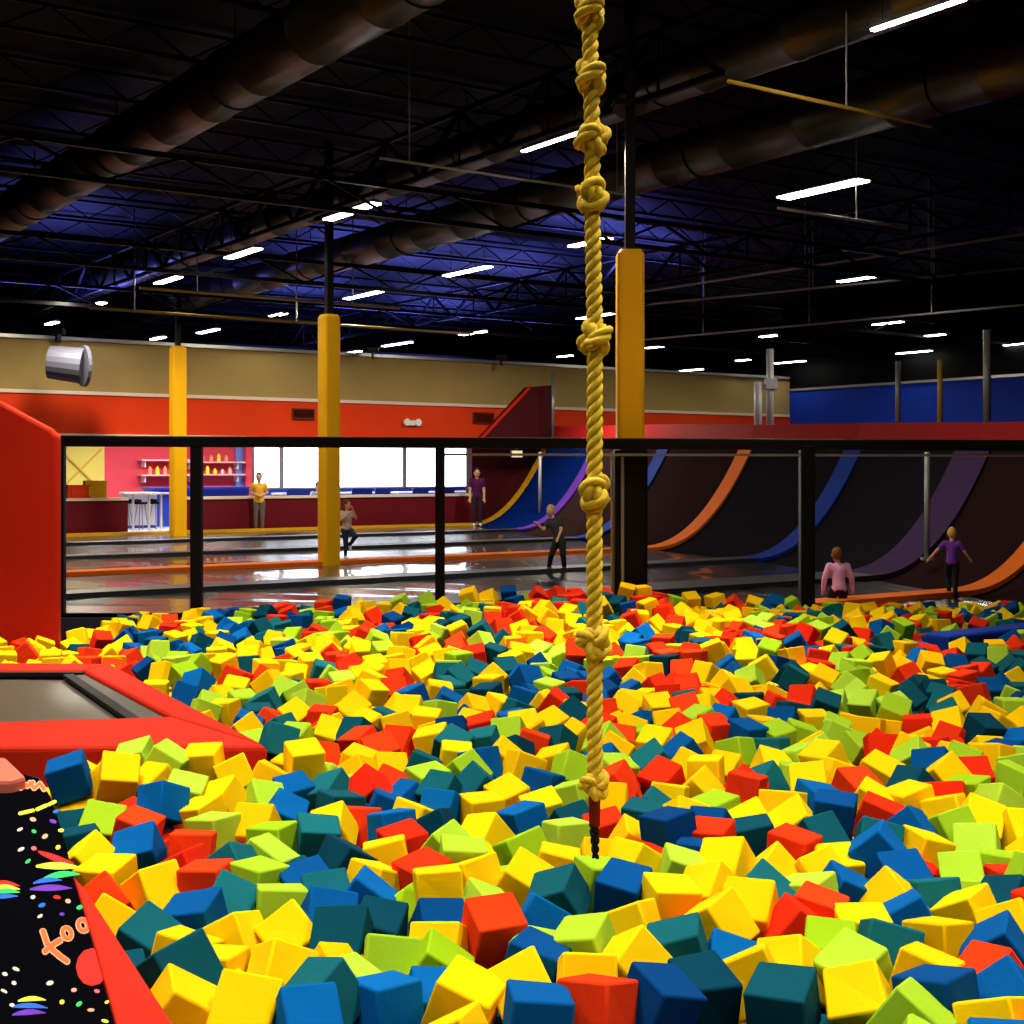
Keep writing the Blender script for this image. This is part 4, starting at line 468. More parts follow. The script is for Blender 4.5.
lime foam cube by the trampoline frame, yellow left, blue right, lime above, blue below
yellow foam cube by the trampoline frame, blue left, blue right, blue above, lime below
yellow foam cube by the trampoline frame, blue left, lime right, lime above, yellow below
yellow foam cube by the trampoline frame, red left, lime right, red above, teal below
blue foam cube in right middle rows, blue left, yellow right, lime above, red below
lime foam cube in right back rows, lime left, lime below
red foam cube in right back rows, teal left, lime right, red above, lime below
yellow foam cube in right back rows, red left, yellow right, red above, red below
red foam cube in left back rows, yellow left, yellow right, yellow above, lime below
teal foam cube in right middle rows, red left, blue right, red above, blue below
red foam cube in right back rows, yellow left, teal right, yellow above, yellow below
yellow foam cube in right back rows, yellow left, lime right, yellow above, lime below
yellow foam cube in right back rows, yellow left, teal right, red above, teal below
blue foam cube in right back rows, yellow left, yellow right, teal above, lime below
red foam cube by the trampoline frame, yellow left, yellow right, yellow above, red below
lime foam cube by the trampoline frame, yellow left, yellow right, lime above, yellow below
red foam cube in right back rows, yellow left, teal right, yellow above, teal below
teal foam cube in left back rows, teal left, teal right, teal above, teal below
yellow foam cube in right back rows, yellow left, lime right, lime above, teal below
leftmost red foam cube in right back rows, teal left, teal right, teal above, teal below
yellow foam cube near the rope end, teal left, yellow right, red above, teal below
red foam cube in right back rows, yellow left, yellow right, teal above, lime below
yellow foam cube in right back rows, teal left, lime right, teal above, teal below
yellow foam cube in right back rows, lime left, blue right, blue above, blue below""".split("\n")
# ------------------------------------------------------------------ helpers
def at(px, py, Y):
    return Vector(((px - 512) * Y / F, Y, EYE + (HOR - py) * Y / F))

def floor_at(px, py, z=-.1):
    return at(px, py, (EYE - z) * F / (py - HOR))

def mat(name, col, rough=.6, metal=0.0, bump=0.0, bscale=40, spec=.15, var=0.0, emis=None, estr=0.0, coat=0.0):
    m = bpy.data.materials.new(name); m.use_nodes = True
    nt = m.node_tree; b = nt.nodes['Principled BSDF']
    b.inputs['Base Color'].default_value = (*col, 1)
    b.inputs['Roughness'].default_value = rough
    b.inputs['Metallic'].default_value = metal
    b.inputs['Specular IOR Level'].default_value = spec
    b.inputs['Coat Weight'].default_value = coat
    tc = nt.nodes.new('ShaderNodeTexCoord')
    if var or bump:
        n = nt.nodes.new('ShaderNodeTexNoise'); n.inputs['Scale'].default_value = bscale; n.inputs['Detail'].default_value = 4
        nt.links.new(tc.outputs['Object'], n.inputs['Vector'])
        if bump:
            bp = nt.nodes.new('ShaderNodeBump'); bp.inputs['Strength'].default_value = bump; bp.inputs['Distance'].default_value = .01
            nt.links.new(n.outputs['Fac'], bp.inputs['Height']); nt.links.new(bp.outputs['Normal'], b.inputs['Normal'])
        if var:
            n2 = nt.nodes.new('ShaderNodeTexNoise'); n2.inputs['Scale'].default_value = bscale * .15; n2.inputs['Detail'].default_value = 3
            nt.links.new(tc.outputs['Object'], n2.inputs['Vector'])
            mx = nt.nodes.new('ShaderNodeMix'); mx.data_type = 'RGBA'
            mx.inputs['A'].default_value = (*[c * (1 - var) for c in col], 1)
            mx.inputs['B'].default_value = (*[min(1, c * (1 + var * .6)) for c in col], 1)
            nt.links.new(n2.outputs['Fac'], mx.inputs['Factor']); nt.links.new(mx.outputs['Result'], b.inputs['Base Color'])
    if emis:
        b.inputs['Emission Color'].default_value = (*emis, 1); b.inputs['Emission Strength'].default_value = estr
    return m

M = {}
# foam: colour varies from block to block through Object Info random
def foam_mat(name, col, col2, own=True):
    m = mat(name, col, 1.0, 0, .10, 60, .05)
    nt = m.node_tree; b = nt.nodes['Principled BSDF']
    mx = nt.nodes.new('ShaderNodeMix'); mx.data_type = 'RGBA'
    mx.inputs['A'].default_value = (*col, 1); mx.inputs['B'].default_value = (*col2, 1)
    if own:
        oi = nt.nodes.new('ShaderNodeObjectInfo'); nt.links.new(oi.outputs['Random'], mx.inputs['Factor'])
    else:
        ge = nt.nodes.new('ShaderNodeNewGeometry'); nt.links.new(ge.outputs['Random Per Island'], mx.inputs['Factor'])
    nt.links.new(mx.outputs['Result'], b.inputs['Base Color'])
    return m
FOAM = {'Y': ((.90, .60, .002), (.88, .46, .001)), 'G': ((.27, .46, .006), (.40, .60, .040)), 'R': ((.72, .018, .004), (.80, .045, .006)),
        'B': ((.001, .034, .150), (.001, .11, .38)), 'T': ((.001, .038, .070), (.008, .13, .155))}
FM = {k: foam_mat('foam_' + k, *v) for k, v in FOAM.items()}
FS = {k: foam_mat('foam_pile_' + k, *v, own=False) for k, v in FOAM.items()}
M['redpad'] = mat('red_vinyl', (.47, .014, .002), .75, 0, .05, 8, .12, .12)
M['redpad_dark'] = mat('crimson_vinyl', (.34, .010, .010), .75, 0, .05, 8, .12, .12)
M['redwall'] = mat('red_paint', (.72, .045, .006), .75, 0, .03, 10, .12, .08)
M['cream'] = mat('cream_paint', (.36, .25, .085), .8, 0, .03, 10, .12, .12)
M['trimwhite'] = mat('pale_trim_paint', (.75, .60, .48), .6, 0, 0, 5, .12, .05)
M['yellowpad'] = mat('yellow_column_pad', (.92, .46, .004), .5, 0, .12, 6, .12, .14)
M['blacksteel'] = mat('black_steel', (.004, .004, .005), .45, 0, 0, 20, .12)
M['blackpad'] = mat('black_vinyl', (.004, .004, .005), .4, 0, .05, 10, .12)
M['roof'] = mat('black_roof_paint', (.0014, .0014, .0022), .6, 0, .05, 10, .05, .3)
M['joist'] = mat('dark_joist_paint', (.003, .003, .004), .45, 0, 0, 10, .05, .2)
M['duct'] = mat('galvanised_duct', (.085, .078, .062), .38, .85, .04, 3, .5, .25)
M['duct_end'] = mat('dull_duct_end', (.10, .10, .14), .5, .3)  # even dull grey for the duct end
M['pipe'] = mat('grey_pipe', (.30, .30, .30), .45, .3, 0, 10, .5)
M['yellowpipe'] = mat('yellow_pipe', (.50, .32, .03), .5, 0, 0, 10, .5)
M['whitepost'] = mat('white_post_paint', (.62, .62, .70), .4, .1, 0, 10, .5)
M['mat'] = mat('trampoline_mat', (.018, .020, .024), .24, 0, .03, 2.5, .9, .3, coat=.4)
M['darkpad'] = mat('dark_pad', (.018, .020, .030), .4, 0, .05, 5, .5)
M['yellowstrip'] = mat('yellow_strip_pad', (.62, .32, .01), .45, 0, .05, 5, .12)
M['orangestrip'] = mat('orange_strip_pad', (.85, .16, .01), .75, 0, .06, 4, .12, .1)
M['purplestrip'] = mat('purple_strip_pad', (.10, .025, .30), .75, 0, .06, 4, .12, .1)
M['bluestrip'] = mat('blue_strip_pad', (.003, .03, .28), .75, 0, .06, 4, .12, .1)
M['plumstrip'] = mat('plum_strip_pad', (.055, .024, .085), .75, 0, .06, 4, .12, .15)
M['bedgrey'] = mat('sloped_bed_grey', (.013, .012, .016), .95, 0, .04, 6, .0, .3)
M['bedbrown'] = mat('sloped_bed_brown', (.024, .012, .013), .95, 0, .04, 6, .0, .3)
M['bedblue'] = mat('sloped_bed_blue', (.002, .012, .11), .95, 0, .04, 6, .0, .3)
M['bluewall'] = mat('blue_paint', (.004, .030, .36), .65, 0, .03, 6, .12, .12)
M['maroon'] = mat('maroon_paint', (.13, .006, .014), .55, 0, .03, 6, .12, .12)
M['darkmaroon'] = mat('dark_maroon_panel', (.055, .004, .006), .55, 0, .03, 6, .12, .1)
M['pink'] = mat('pink_red_paint', (.75, .07, .10), .6, 0, 0, 6, .12, .1)
M['yellowwall'] = mat('pale_yellow_paint', (.72, .60, .12), .6, 0, 0, 6, .12, .08)
M['loungefloor'] = mat('blue_grey_floor', (.22, .24, .42), .45, 0, 0, 6, .5, .1)
M['white'] = mat('white_laminate', (.75, .75, .75), .4, 0, 0, 6, .5)
M['bluecounter'] = mat('blue_laminate', (.01, .05, .42), .4, 0, 0, 6, .5)
M['shelfpink'] = mat('pale_pink_shelf', (.85, .45, .45), .4)
M['periwinkle'] = mat('periwinkle_paint', (.18, .28, .75), .5)
M['windowday'] = mat('daylight_glass', (.8, .85, .9), .2, 0, 0, 5, .5, 0, (.72, .86, 1.0), 7.0)
M['lamp'] = mat('lamp_diffuser', (.8, .8, .8), .3, 0, 0, 5, .5, 0, (1.0, .97, .84), 24)
M['lampcool'] = mat('lamp_tube', (.8, .8, .8), .3, 0, 0, 5, .5, 0, (.92, .97, 1.0), 16)
M['sign'] = mat('lit_sign_face', (.8, .8, .6), .3, 0, 0, 5, .5, 0, (1.0, .85, .5), .9)
M['rope'] = mat('manila_rope', (.74, .50, .03), .8, 0, .35, 90, .25, .25)
M['rope_whip'] = mat('dark_red_whipping', (.16, .008, .006), .6, 0, .2, 60)
M['carpet'] = mat('black_carpet', (.0018, .0018, .003), 1.0, 0, .1, 200, .0)
M['netblack'] = mat('black_webbing', (.012, .011, .010), .6)
M['tramp_bed'] = mat('woven_black_bed', (.060, .052, .030), .38, 0, .05, 30, .6, .25)
M['tramp_spring'] = mat('spring_cover_mesh', (.026, .024, .012), .5, 0, .1, 30, .5, .2)
M['skin'] = mat('skin', (.62, .33, .20), .6)
M['vent'] = mat('vent_grille', (.10, .025, .010), .5)
M['steelgrey'] = mat('bare_steel', (.35, .34, .33), .35, .7)

def link(o, parent=None):
    COL.objects.link(o)
    if parent is not None: o.parent = parent
    return o

def tag(o, label=None, cat=None, group=None, kind=None):
    if label: o['label'] = label
    if cat: o['category'] = cat
    if group: o['group'] = group
    if kind: o['kind'] = kind
    return o

def empty(name, loc=(0, 0, 0), rz=0.0):
    o = bpy.data.objects.new(name, None); o.location = loc; o.rotation_euler = (0, 0, rz); o.empty_display_size = .1
    return link(o)

class MB:
    """collects shapes into one mesh"""
    def __init__(s): s.v = []; s.f = []; s.m = []; s.k = 0
    def add(s, vs, fs, k=None):
        b = len(s.v); s.v += [Vector(v) for v in vs]
        s.f += [tuple(b + i for i in f) for f in fs]; s.m += [s.k if k is None else k] * len(fs); return s
    def box(s, lo, hi, mw=None, k=None):
        vs = [Vector((x, y, z)) for x in (lo[0], hi[0]) for y in (lo[1], hi[1]) for z in (lo[2], hi[2])]
        if mw is not None: vs = [mw @ v for v in vs]
        return s.add(vs, [(0, 1, 3, 2), (4, 6, 7, 5), (0, 4, 5, 1), (2, 3, 7, 6), (0, 2, 6, 4), (1, 5, 7, 3)], k)
    def bar(s, a, b, w, h=None, up=Vector((0, 0, 1)), k=None):
        a = Vector(a); b = Vector(b); h = w if h is None else h
        d = (b - a).normalized(); r = d.cross(up)
        if r.length < 1e-4: r = d.cross(Vector((1, 0, 0)))
        r.normalize(); t = r.cross(d).normalized()
        vs = [p + r * (x * w / 2) + t * (z * h / 2) for p in (a, b) for x, z in ((-1, -1), (1, -1), (1, 1), (-1, 1))]
        return s.add(vs, [(0, 1, 2, 3), (7, 6, 5, 4), (0, 4, 5, 1), (1, 5, 6, 2), (2, 6, 7, 3), (3, 7, 4, 0)], k)
    def tube(s, pts, r, n=10, cap=True, k=None):
        pts = [Vector(p) for p in pts]; N = len(pts)
        rs = r if isinstance(r, (list, tuple)) else [r] * N
        t0 = (pts[1] - pts[0]).normalized()
        a = t0.cross(Vector((0, 0, 1)))
        if a.length < .1: a = t0.cross(Vector((1, 0, 0)))
        a.normalize(); vs = []; fs = []
        for i, p in enumerate(pts):
            t = (pts[min(i + 1, N - 1)] - pts[max(i - 1, 0)]).normalized()
            a = (a - t * a.dot(t)).normalized(); b = t.cross(a)
            vs += [p + (a * math.cos(2 * PI * j / n) + b * math.sin(2 * PI * j / n)) * rs[i] for j in range(n)]
        for i in range(N - 1):
            fs += [(i * n + j, i * n + (j + 1) % n, (i + 1) * n + (j + 1) % n, (i + 1) * n + j) for j in range(n)]
        if cap: fs += [tuple(range(n))[::-1], tuple(range((N - 1) * n, N * n))]
        return s.add(vs, fs, k)
    def prism(s, poly, z0, z1, k=None):
        n = len(poly)
        ar = sum(poly[i][0] * poly[(i + 1) % n][1] - poly[(i + 1) % n][0] * poly[i][1] for i in range(n))
        if ar < 0: poly = poly[::-1]
        vs = [(p[0], p[1], z0) for p in poly] + [(p[0], p[1], z1) for p in poly]
        return s.add(vs, [tuple(range(n))[::-1], tuple(range(n, 2 * n))] + [(i, (i + 1) % n, n + (i + 1) % n, n + i) for i in range(n)], k)
    def slab(s, poly, off, k=None):
        """a polygon in space given thickness by the vector off"""
        n = len(poly); off = Vector(off); vs = [Vector(p) for p in poly] + [Vector(p) + off for p in poly]
        return s.add(vs, [tuple(range(n)), tuple(range(n, 2 * n))[::-1]] + [(i, n + i, n + (i + 1) % n, (i + 1) % n) for i in range(n)], k)
    def build(s, name, m, parent=None, bevel=0, smooth=False, seg=2, fixn=True):
        me = bpy.data.meshes.new(name); me.from_pydata([tuple(v) for v in s.v], [], s.f)
        for q in (m if isinstance(m, (list, tuple)) else [m]): me.materials.append(q)
        for p, k in zip(me.polygons, s.m): p.material_index = k
        bm = bmesh.new(); bm.from_mesh(me)
        if fixn: bmesh.ops.recalc_face_normals(bm, faces=bm.faces)
        if bevel: bmesh.ops.bevel(bm, geom=list(bm.edges), offset=bevel, segments=seg, profile=.6, affect='EDGES', clamp_overlap=True)
        bm.to_mesh(me); bm.free()
        if smooth:
            for p in me.polygons: p.use_smooth = True
        return link(bpy.data.objects.new(name, me), parent)

def copy_tree(o, parent=None):
    c = o.copy(); COL.objects.link(c); c.parent = parent
    for ch in list(o.children): copy_tree(ch, c)
    return c
def struct_(o): o['kind'] = 'structure'; return o

# ------------------------------------------------------------------ camera
cd = bpy.data.cameras.new('camera'); cd.sensor_width = 36; cd.lens = 36 * F / 1024
cd.shift_y = -(512 - HOR) / 1024; cd.clip_end = 300; cd.clip_start = .05
cam = bpy.data.objects.new('camera', cd); cam.location = (0, 0, EYE); cam.rotation_euler = (PI / 2, 0, 0)
COL.objects.link(cam); sc.camera = cam
w = bpy.data.worlds.new('world'); sc.world = w; w.use_nodes = True
w.node_tree.nodes['Background'].inputs['Color'].default_value = (.02, .02, .03, 1)
w.node_tree.nodes['Background'].inputs['Strength'].default_value = .05
sc.view_settings.view_transform = 'Standard'; sc.view_settings.look = 'None'; sc.view_settings.gamma = 1
sc.view_settings.exposure = 0.0

# ------------------------------------------------------------------ the building (a along V, b along U)
P0 = Vector((-8.9, 36.5, 0))
def W(a, b, z): return P0 + V * a + U * b + Vector((0, 0, z))
def A(px, b=0):
    k = (px - 512) / F; p = P0 + U * b
    return (k * p.y - p.x) / (V.x - k * V.y)
def WP(px, py, b=0):
    p = W(A(px, b), b, 0); p.z = EYE + (HOR - py) * p.y / F; return p
def wall_box(mb, px0, px1, z0, z1, b0, b1, k=None):
    a0, a1 = A(px0, b0), A(px1, b0)
    return mb.slab([W(a0, b0, z0), W(a1, b0, z0), W(a1, b0, z1), W(a0, b0, z1)], U * (b1 - b0), k)
MW = Matrix.Translation(P0) @ Matrix.Rotation(math.atan2(V.y, V.x), 4, 'Z')   # local x = V, local y = U
FZ = -.1
ACOR = A(790)                     # corner with the blue wall

def floor_poly(mb, a0, a1, b0, b1, z0, z1): return mb.slab([W(a0, b0, z0), W(a1, b0, z0), W(a1, b1, z0), W(a0, b1, z0)], (0, 0, z1 - z0))

# court floor behind the pit, pit floor, roof
mb = MB(); floor_poly(mb, -30, 40, -62, 0, -1.25, -1.15); struct_(mb.build('floor', M['blackpad']))
mb = MB(); floor_poly(mb, -30, 30, 0, 14, -.25, FZ + .0); struct_(mb.build('floor_lounge', M['loungefloor']))
mb = MB(); floor_poly(mb, -40, 50, -60, 40, 7.45, 7.6); struct_(mb.build('ceiling', M['roof']))

# back wall: red band under a cream band, pale trim between
mb = MB(); wall_box(mb, -260, 790, 2.50, 3.60, 0, .35); struct_(mb.build('wall_back', M['redwall']))
mb = MB(); wall_box(mb, -260, 790, 3.60, 4.95, .02, .35); struct_(mb.build('wall_back_upper', M['cream']))
mb = MB(); wall_box(mb, -260, 790, 3.55, 3.64, -.06, .0); struct_(mb.build('trim_1', M['trimwhite']))
mb = MB(); wall_box(mb, -260, 480, 2.47, 2.54, -.05, .0); struct_(mb.build('trim_2', M['trimwhite']))
mb = MB(); wall_box(mb, -260, 790, 4.93, 5.02, -.10, .10); struct_(mb.build('trim_3', M['steelgrey']))
# lower part of the back wall to the right of the lounge
mb = MB(); wall_box(mb, 472, 790, FZ, 2.50, 0, .35); struct_(mb.build('wall_back_lower', M['darkmaroon']))
# blue wall along the right side
b1 = -60
mb = MB(); mb.slab([W(ACOR, 0.4, FZ - .9), W(ACOR, b1, FZ - .9), W(ACOR, b1, 4.5), W(ACOR, .4, 4.5)], V * .3); struct_(mb.build('wall_right', M['bluewall']))
mb = MB(); mb.slab([W(ACOR - .05, 0.4, 4.5), W(ACOR - .05, b1, 4.5), W(ACOR - .05, b1, 4.58), W(ACOR - .05, .4, 4.58)], V * .3); struct_(mb.build('trim_4', M['steelgrey']))
mb = MB(); mb.slab([W(ACOR, 0.4, 4.58), W(ACOR, b1, 4.58), W(ACOR, b1, 7.5), W(ACOR, .4, 7.5)], V * .3); struct_(mb.build('wall_right_upper', M['roof']))
mb = MB(); floor_poly(mb, -40, 50, 38, 38.3, -.2, 7.5); struct_(mb.build('wall_far', M['roof']))

# half walls in front of the lounge, pale capping
HW = []
mb = MB(); wall_box(mb, -40, 128, FZ, .80, -.05, .2); struct_(mb.build('wall_half_left', M['maroon']))
mb = MB(); wall_box(mb, -40, 129, .80, .87, -.10, .25); struct_(mb.build('trim_5', M['trimwhite']))
mb = MB(); wall_box(mb, 184, 472, FZ, .80, -.05, .2); struct_(mb.build('wall_half_right', M['maroon']))
mb = MB(); wall_box(mb, 184, 473, .80, .87, -.10, .25); struct_(mb.build('trim_6', M['trimwhite']))
# lounge shell
LB = 7.0
mb = MB(); wall_box(mb, -60, 96, FZ, 3.6, LB, LB + .2); struct_(mb.build('wall_lounge_yellow', M['yellowwall']))
mb = MB(); wall_box(mb, 96, 236, FZ, 3.6, LB, LB + .2); struct_(mb.build('wall_lounge_pink', M['pink']))
mb = MB(); wall_box(mb, 236, 246, FZ, 3.6, LB - .1, LB + .2); struct_(mb.build('wall_lounge_blue', M['periwinkle']))
mb = MB(); wall_box(mb, 246, 252, FZ, 3.6, LB - .3, LB + .2); struct_(mb.build('wall_lounge_end', M['pink']))
mb = MB(); wall_box(mb, 252, 470, FZ, .95, LB, LB + .2); struct_(mb.build('wall_lounge_sill', M['bluecounter']))
mb = MB(); wall_box(mb, 252, 470, 2.9, 3.6, LB, LB + .2); struct_(mb.build('wall_lounge_head', M['cream']))
mb = MB(); aR = A(470, LB) + .02; mb.slab([W(aR, .36, FZ), W(aR + .2, .36, FZ), W(aR + .2, LB + .2, FZ), W(aR, LB + .2, FZ)], (0, 0, 3.5)); struct_(mb.build('wall_lounge_right', M['maroon']))
mb = MB(); floor_poly(mb, -30, A(500, 0), .3, LB + .3, 3.4, 3.55); struct_(mb.build('ceiling_lounge', M['cream']))
# daylit windows with mullions
edges = [252, 281, 328, 404, 470]
for i in range(4):
    a0, a1 = A(edges[i], LB), A(edges[i + 1], LB)
    fr = MB()
    for aa in (a0 + .04, a1 - .04): fr.slab([W(aa - .04, LB - .05, .95), W(aa + .04, LB - .05, .95), W(aa + .04, LB - .05, 2.9), W(aa - .04, LB - .05, 2.9)], U * .15)
    for zz in (.95, 2.84): fr.slab([W(a0 + .081, LB - .04, zz), W(a1 - .081, LB - .04, zz), W(a1 - .081, LB - .04, zz + .06), W(a0 + .081, LB - .04, zz + .06)], U * .12)
    fo = struct_(fr.build('window_%d' % (i + 1), M['steelgrey']))
    g = MB(); g.slab([W(a0 + .08, LB + .02, 1.01), W(a1 - .08, LB + .02, 1.01), W(a1 - .08, LB + .02, 2.84), W(a0 + .08, LB + .02, 2.84)], U * .04)
    g.build('pane', M['windowday'], fo)

# dark red slanted wing wall in front of the red band, right of the lounge
mb = MB(); mb.slab([WP(478, 443, -1.2), WP(530, 387, -1.2), WP(553, 385, -1.2), WP(553, 443, -1.2)], U * .3)
struct_(mb.build('wall_wing', M['darkmaroon']))
mb = MB(); mb.bar(WP(478, 442, -1.25), WP(530, 387, -1.25), .05, .08); struct_(mb.build('trim_7', M['redpad']))

# ------------------------------------------------------------------ trampoline court: long beds and pads running to the left, curving up at the right
NB = [(440, 521.5), (470, 526), (515, 532), (575, 541), (648, 551), (750, 562), (862, 579), (960, 596), (1075, 616)]
BP = [floor_at(*p, FZ) for p in NB]
ZT = [2.9, 2.85, 2.75, 2.63, 2.48, 2.40, 2.28, 2.20, 2.10]
RUN = 3.1
NS = 18
def prof(i, s, off=0.0, lift=0.0):
    """point on the curved wall at base station i (float), s in 0..1"""
    k = min(int(i), len(BP) - 2); f = i - k
    b = BP[k].lerp(BP[k + 1], f); zt = ZT[k] + (ZT[k + 1] - ZT[k]) * f
    z = FZ + (zt - FZ) * (s ** 2.15)
    return b + V * (RUN * s) + Vector((0, 0, z - FZ + lift)) 
def station_width(i, wd):     # how much of a station wd metres along the base line is
    k = min(int(i), len(BP) - 2); return wd / (BP[k + 1] - BP[k]).length
court = empty('trampoline_court', floor_at(512, 560))
tag(court, 'indoor trampoline court of long black beds and coloured pads sweeping up into curved walls', 'trampoline court')
MWc = court.matrix_basis.inverted() if False else Matrix.Translation(-court.location)
def cpart(mb, name, m, **kw):
    for v in mb.v: v -= court.location
    return mb.build(name, m, court, **kw)
YF = 15.86
def left_end(p):           # where a strip that starts at p and runs along -V stops
    t = 40.0
    if V.y > 0: t = min(t, (p.y - YF) / V.y)
    return p - V * t
pads = [(1, 'yellowstrip', 'bright yellow pad strip'), (2, 'purplestrip', 'purple pad strip, black along the floor'), (3, 'bluestrip', 'blue pad strip, black along the floor'), (4, 'orangestrip', 'broad orange pad strip'),
        (5, 'bluestrip', 'blue pad strip behind the netting post'), (6, 'plumstrip', 'plum coloured pad strip'), (7, 'orangestrip', 'orange pad strip nearest the foam pit')]
PW = {1: .45, 2: .62, 3: .6, 4: .50, 5: .60, 6: .85, 7: .42}
bedm = ['bedgrey', 'bedblue', 'bedbrown', 'bedbrown', 'bedgrey', 'bedgrey', 'bedbrown', 'bedbrown']
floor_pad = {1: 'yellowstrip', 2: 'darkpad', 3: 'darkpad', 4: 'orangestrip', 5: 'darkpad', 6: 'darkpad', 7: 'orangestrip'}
for i, mname, lab in pads:
    hw = station_width(i, PW[i]) / 2
    th = .07
    mb = MB()
    rows = []
    for s in range(NS + 1):
        q = s / NS
        rows.append([prof(i - hw, q, lift=.02), prof(i + hw, q, lift=.02), prof(i + hw, q, lift=.02 + th), prof(i - hw, q, lift=.02 + th)])
    vs = [p for r in rows for p in r]; fs = []
    for s in range(NS):
        for j in range(4): fs.append((s * 4 + j, s * 4 + (j + 1) % 4, (s + 1) * 4 + (j + 1) % 4, (s + 1) * 4 + j))
    fs += [(3, 2, 1, 0), (NS * 4, NS * 4 + 1, NS * 4 + 2, NS * 4 + 3)]
    mb.add(vs, fs); o = cpart(mb, 'curved_pad', M[mname], smooth=False); o['label'] = lab
    # floor run
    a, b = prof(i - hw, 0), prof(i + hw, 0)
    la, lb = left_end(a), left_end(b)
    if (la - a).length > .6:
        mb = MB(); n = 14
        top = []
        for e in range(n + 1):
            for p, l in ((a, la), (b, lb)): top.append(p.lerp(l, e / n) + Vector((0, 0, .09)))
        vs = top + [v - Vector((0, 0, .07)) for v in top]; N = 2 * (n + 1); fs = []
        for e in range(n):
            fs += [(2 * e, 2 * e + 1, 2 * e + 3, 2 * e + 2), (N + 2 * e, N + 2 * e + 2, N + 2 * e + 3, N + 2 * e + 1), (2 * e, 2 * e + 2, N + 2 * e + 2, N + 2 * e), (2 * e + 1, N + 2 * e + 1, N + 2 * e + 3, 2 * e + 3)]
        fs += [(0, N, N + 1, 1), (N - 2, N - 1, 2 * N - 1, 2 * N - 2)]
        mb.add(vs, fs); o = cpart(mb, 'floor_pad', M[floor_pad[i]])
        if floor_pad[i] != 'darkpad': o['label'] = lab
for i in range(8):
    # sloped bed between two stations
    if i >= 1:
        mb = MB(); vs = []; fs = []
        for s in range(NS + 1):
            for j in range(3): vs.append(prof(i + j / 2, s / NS))
        for s in range(NS):
            for j in range(2): fs.append((s * 3 + j, s * 3 + j + 1, s * 3 + j + 4, s * 3 + j + 3))
        n = len(vs); vs += [v + Vector((.05, -.02, -.06)) for v in vs]; fs += [tuple(n + q for q in f[::-1]) for f in fs]
        mb.add(vs, fs); o = cpart(mb, 'curved_bed', M[bedm[i]], smooth=True)
        if bedm[i] == 'bedblue': o['label'] = 'blue curved trampoline bed'
    # floor bed, slightly sagging between its pads
    if i == 0: continue
    a, b = BP[i], BP[i + 1]
    la, lb = left_end(a), left_end(b)
    mb = MB(); n = 30; vs = []; fs = []
    for e in range(n + 1):
        for j in range(5):
            p = a.lerp(la, e / n).lerp(b.lerp(lb, e / n), j / 4)
            z = FZ + .03 - .05 * math.sin(j / 4 * PI) * (.6 + .4 * math.sin(e * 2.1 + i)); vs.append((p.x, p.y, z))
    for e in range(n):
        for j in range(4): fs.append((e * 5 + j, e * 5 + j + 1, e * 5 + j + 6, e * 5 + j + 5))
    n2 = len(vs); vs += [(x, y, z - .05) for x, y, z in vs]; fs += [tuple(n2 + q for q in f[::-1]) for f in fs]
    mb.add(vs, fs); cpart(mb, 'floor_bed', M['mat'], smooth=True)
mb = MB(); mb.box((-7.5, 15.80, -1.1), (4.3, 15.86, FZ - .03)); cpart(mb, 'edge_pad', M['darkpad'])
# red padded ledge along the top of the curved walls
mb = MB(); vs = []; fs = []
tops = [prof(i * .5, 1.0) for i in range(2, 17)]; lows = [prof(i * .5, .925) for i in range(2, 17)]
for p, lo_ in zip(tops, lows):
    vs += [lo_ + Vector((0, 0, .10)) - V * .03, p + Vector((0, 0, .13)), p + V * .9 + Vector((0, 0, .10)), p + V * .9 + Vector((0, 0, -.35))]
for i in range(len(tops) - 1):
    for j in range(4): fs.append((i * 4 + j, (i + 1) * 4 + j, (i + 1) * 4 + (j + 1) % 4, i * 4 + (j + 1) % 4))
fs += [(0, 1, 2, 3), tuple((len(tops) - 1) * 4 + q for q in (3, 2, 1, 0))]
mb.add(vs, fs); o = cpart(mb, 'ledge_pad', M['redpad_dark']); o['label'] = 'crimson padded ledge on top of the curved walls'
# illegible pale lettering band that hangs behind the ledge
bn = empty('banner', WP(690, 436, -3)); tag(bn, 'long red banner with blurred pale lettering behind the netting rail', 'banner')
mb = MB(); a0, a1 = A(655, -3), A(724, -3)
zz0, zz1 = WP(690, 441, -3).z, WP(690, 431, -3).z
mb.slab([W(a0 - .4, -3, zz0), W(a1 + .4, -3, zz0), W(a1 + .4, -3, zz1), W(a0 - .4, -3, zz1)], U * .05)
for v in mb.v: v -= bn.location
mb.build('cloth', M['redpad_dark'], bn)
mb = MB(); x = a0
while x < a1:
    wd = random.uniform(.07, .16); sl = .06
    mb.slab([W(x, -3.02, zz0 + .03), W(x + wd, -3.02, zz0 + .03), W(x + wd + sl, -3.02, zz1 - .05 - random.random() * .06), W(x + sl, -3.02, zz1 - .05)], U * .012)
    x += wd + random.choice((.05, .06, .08, .16))
for v in mb.v: v -= bn.location
mb.build('lettering', M['trimwhite'], bn)

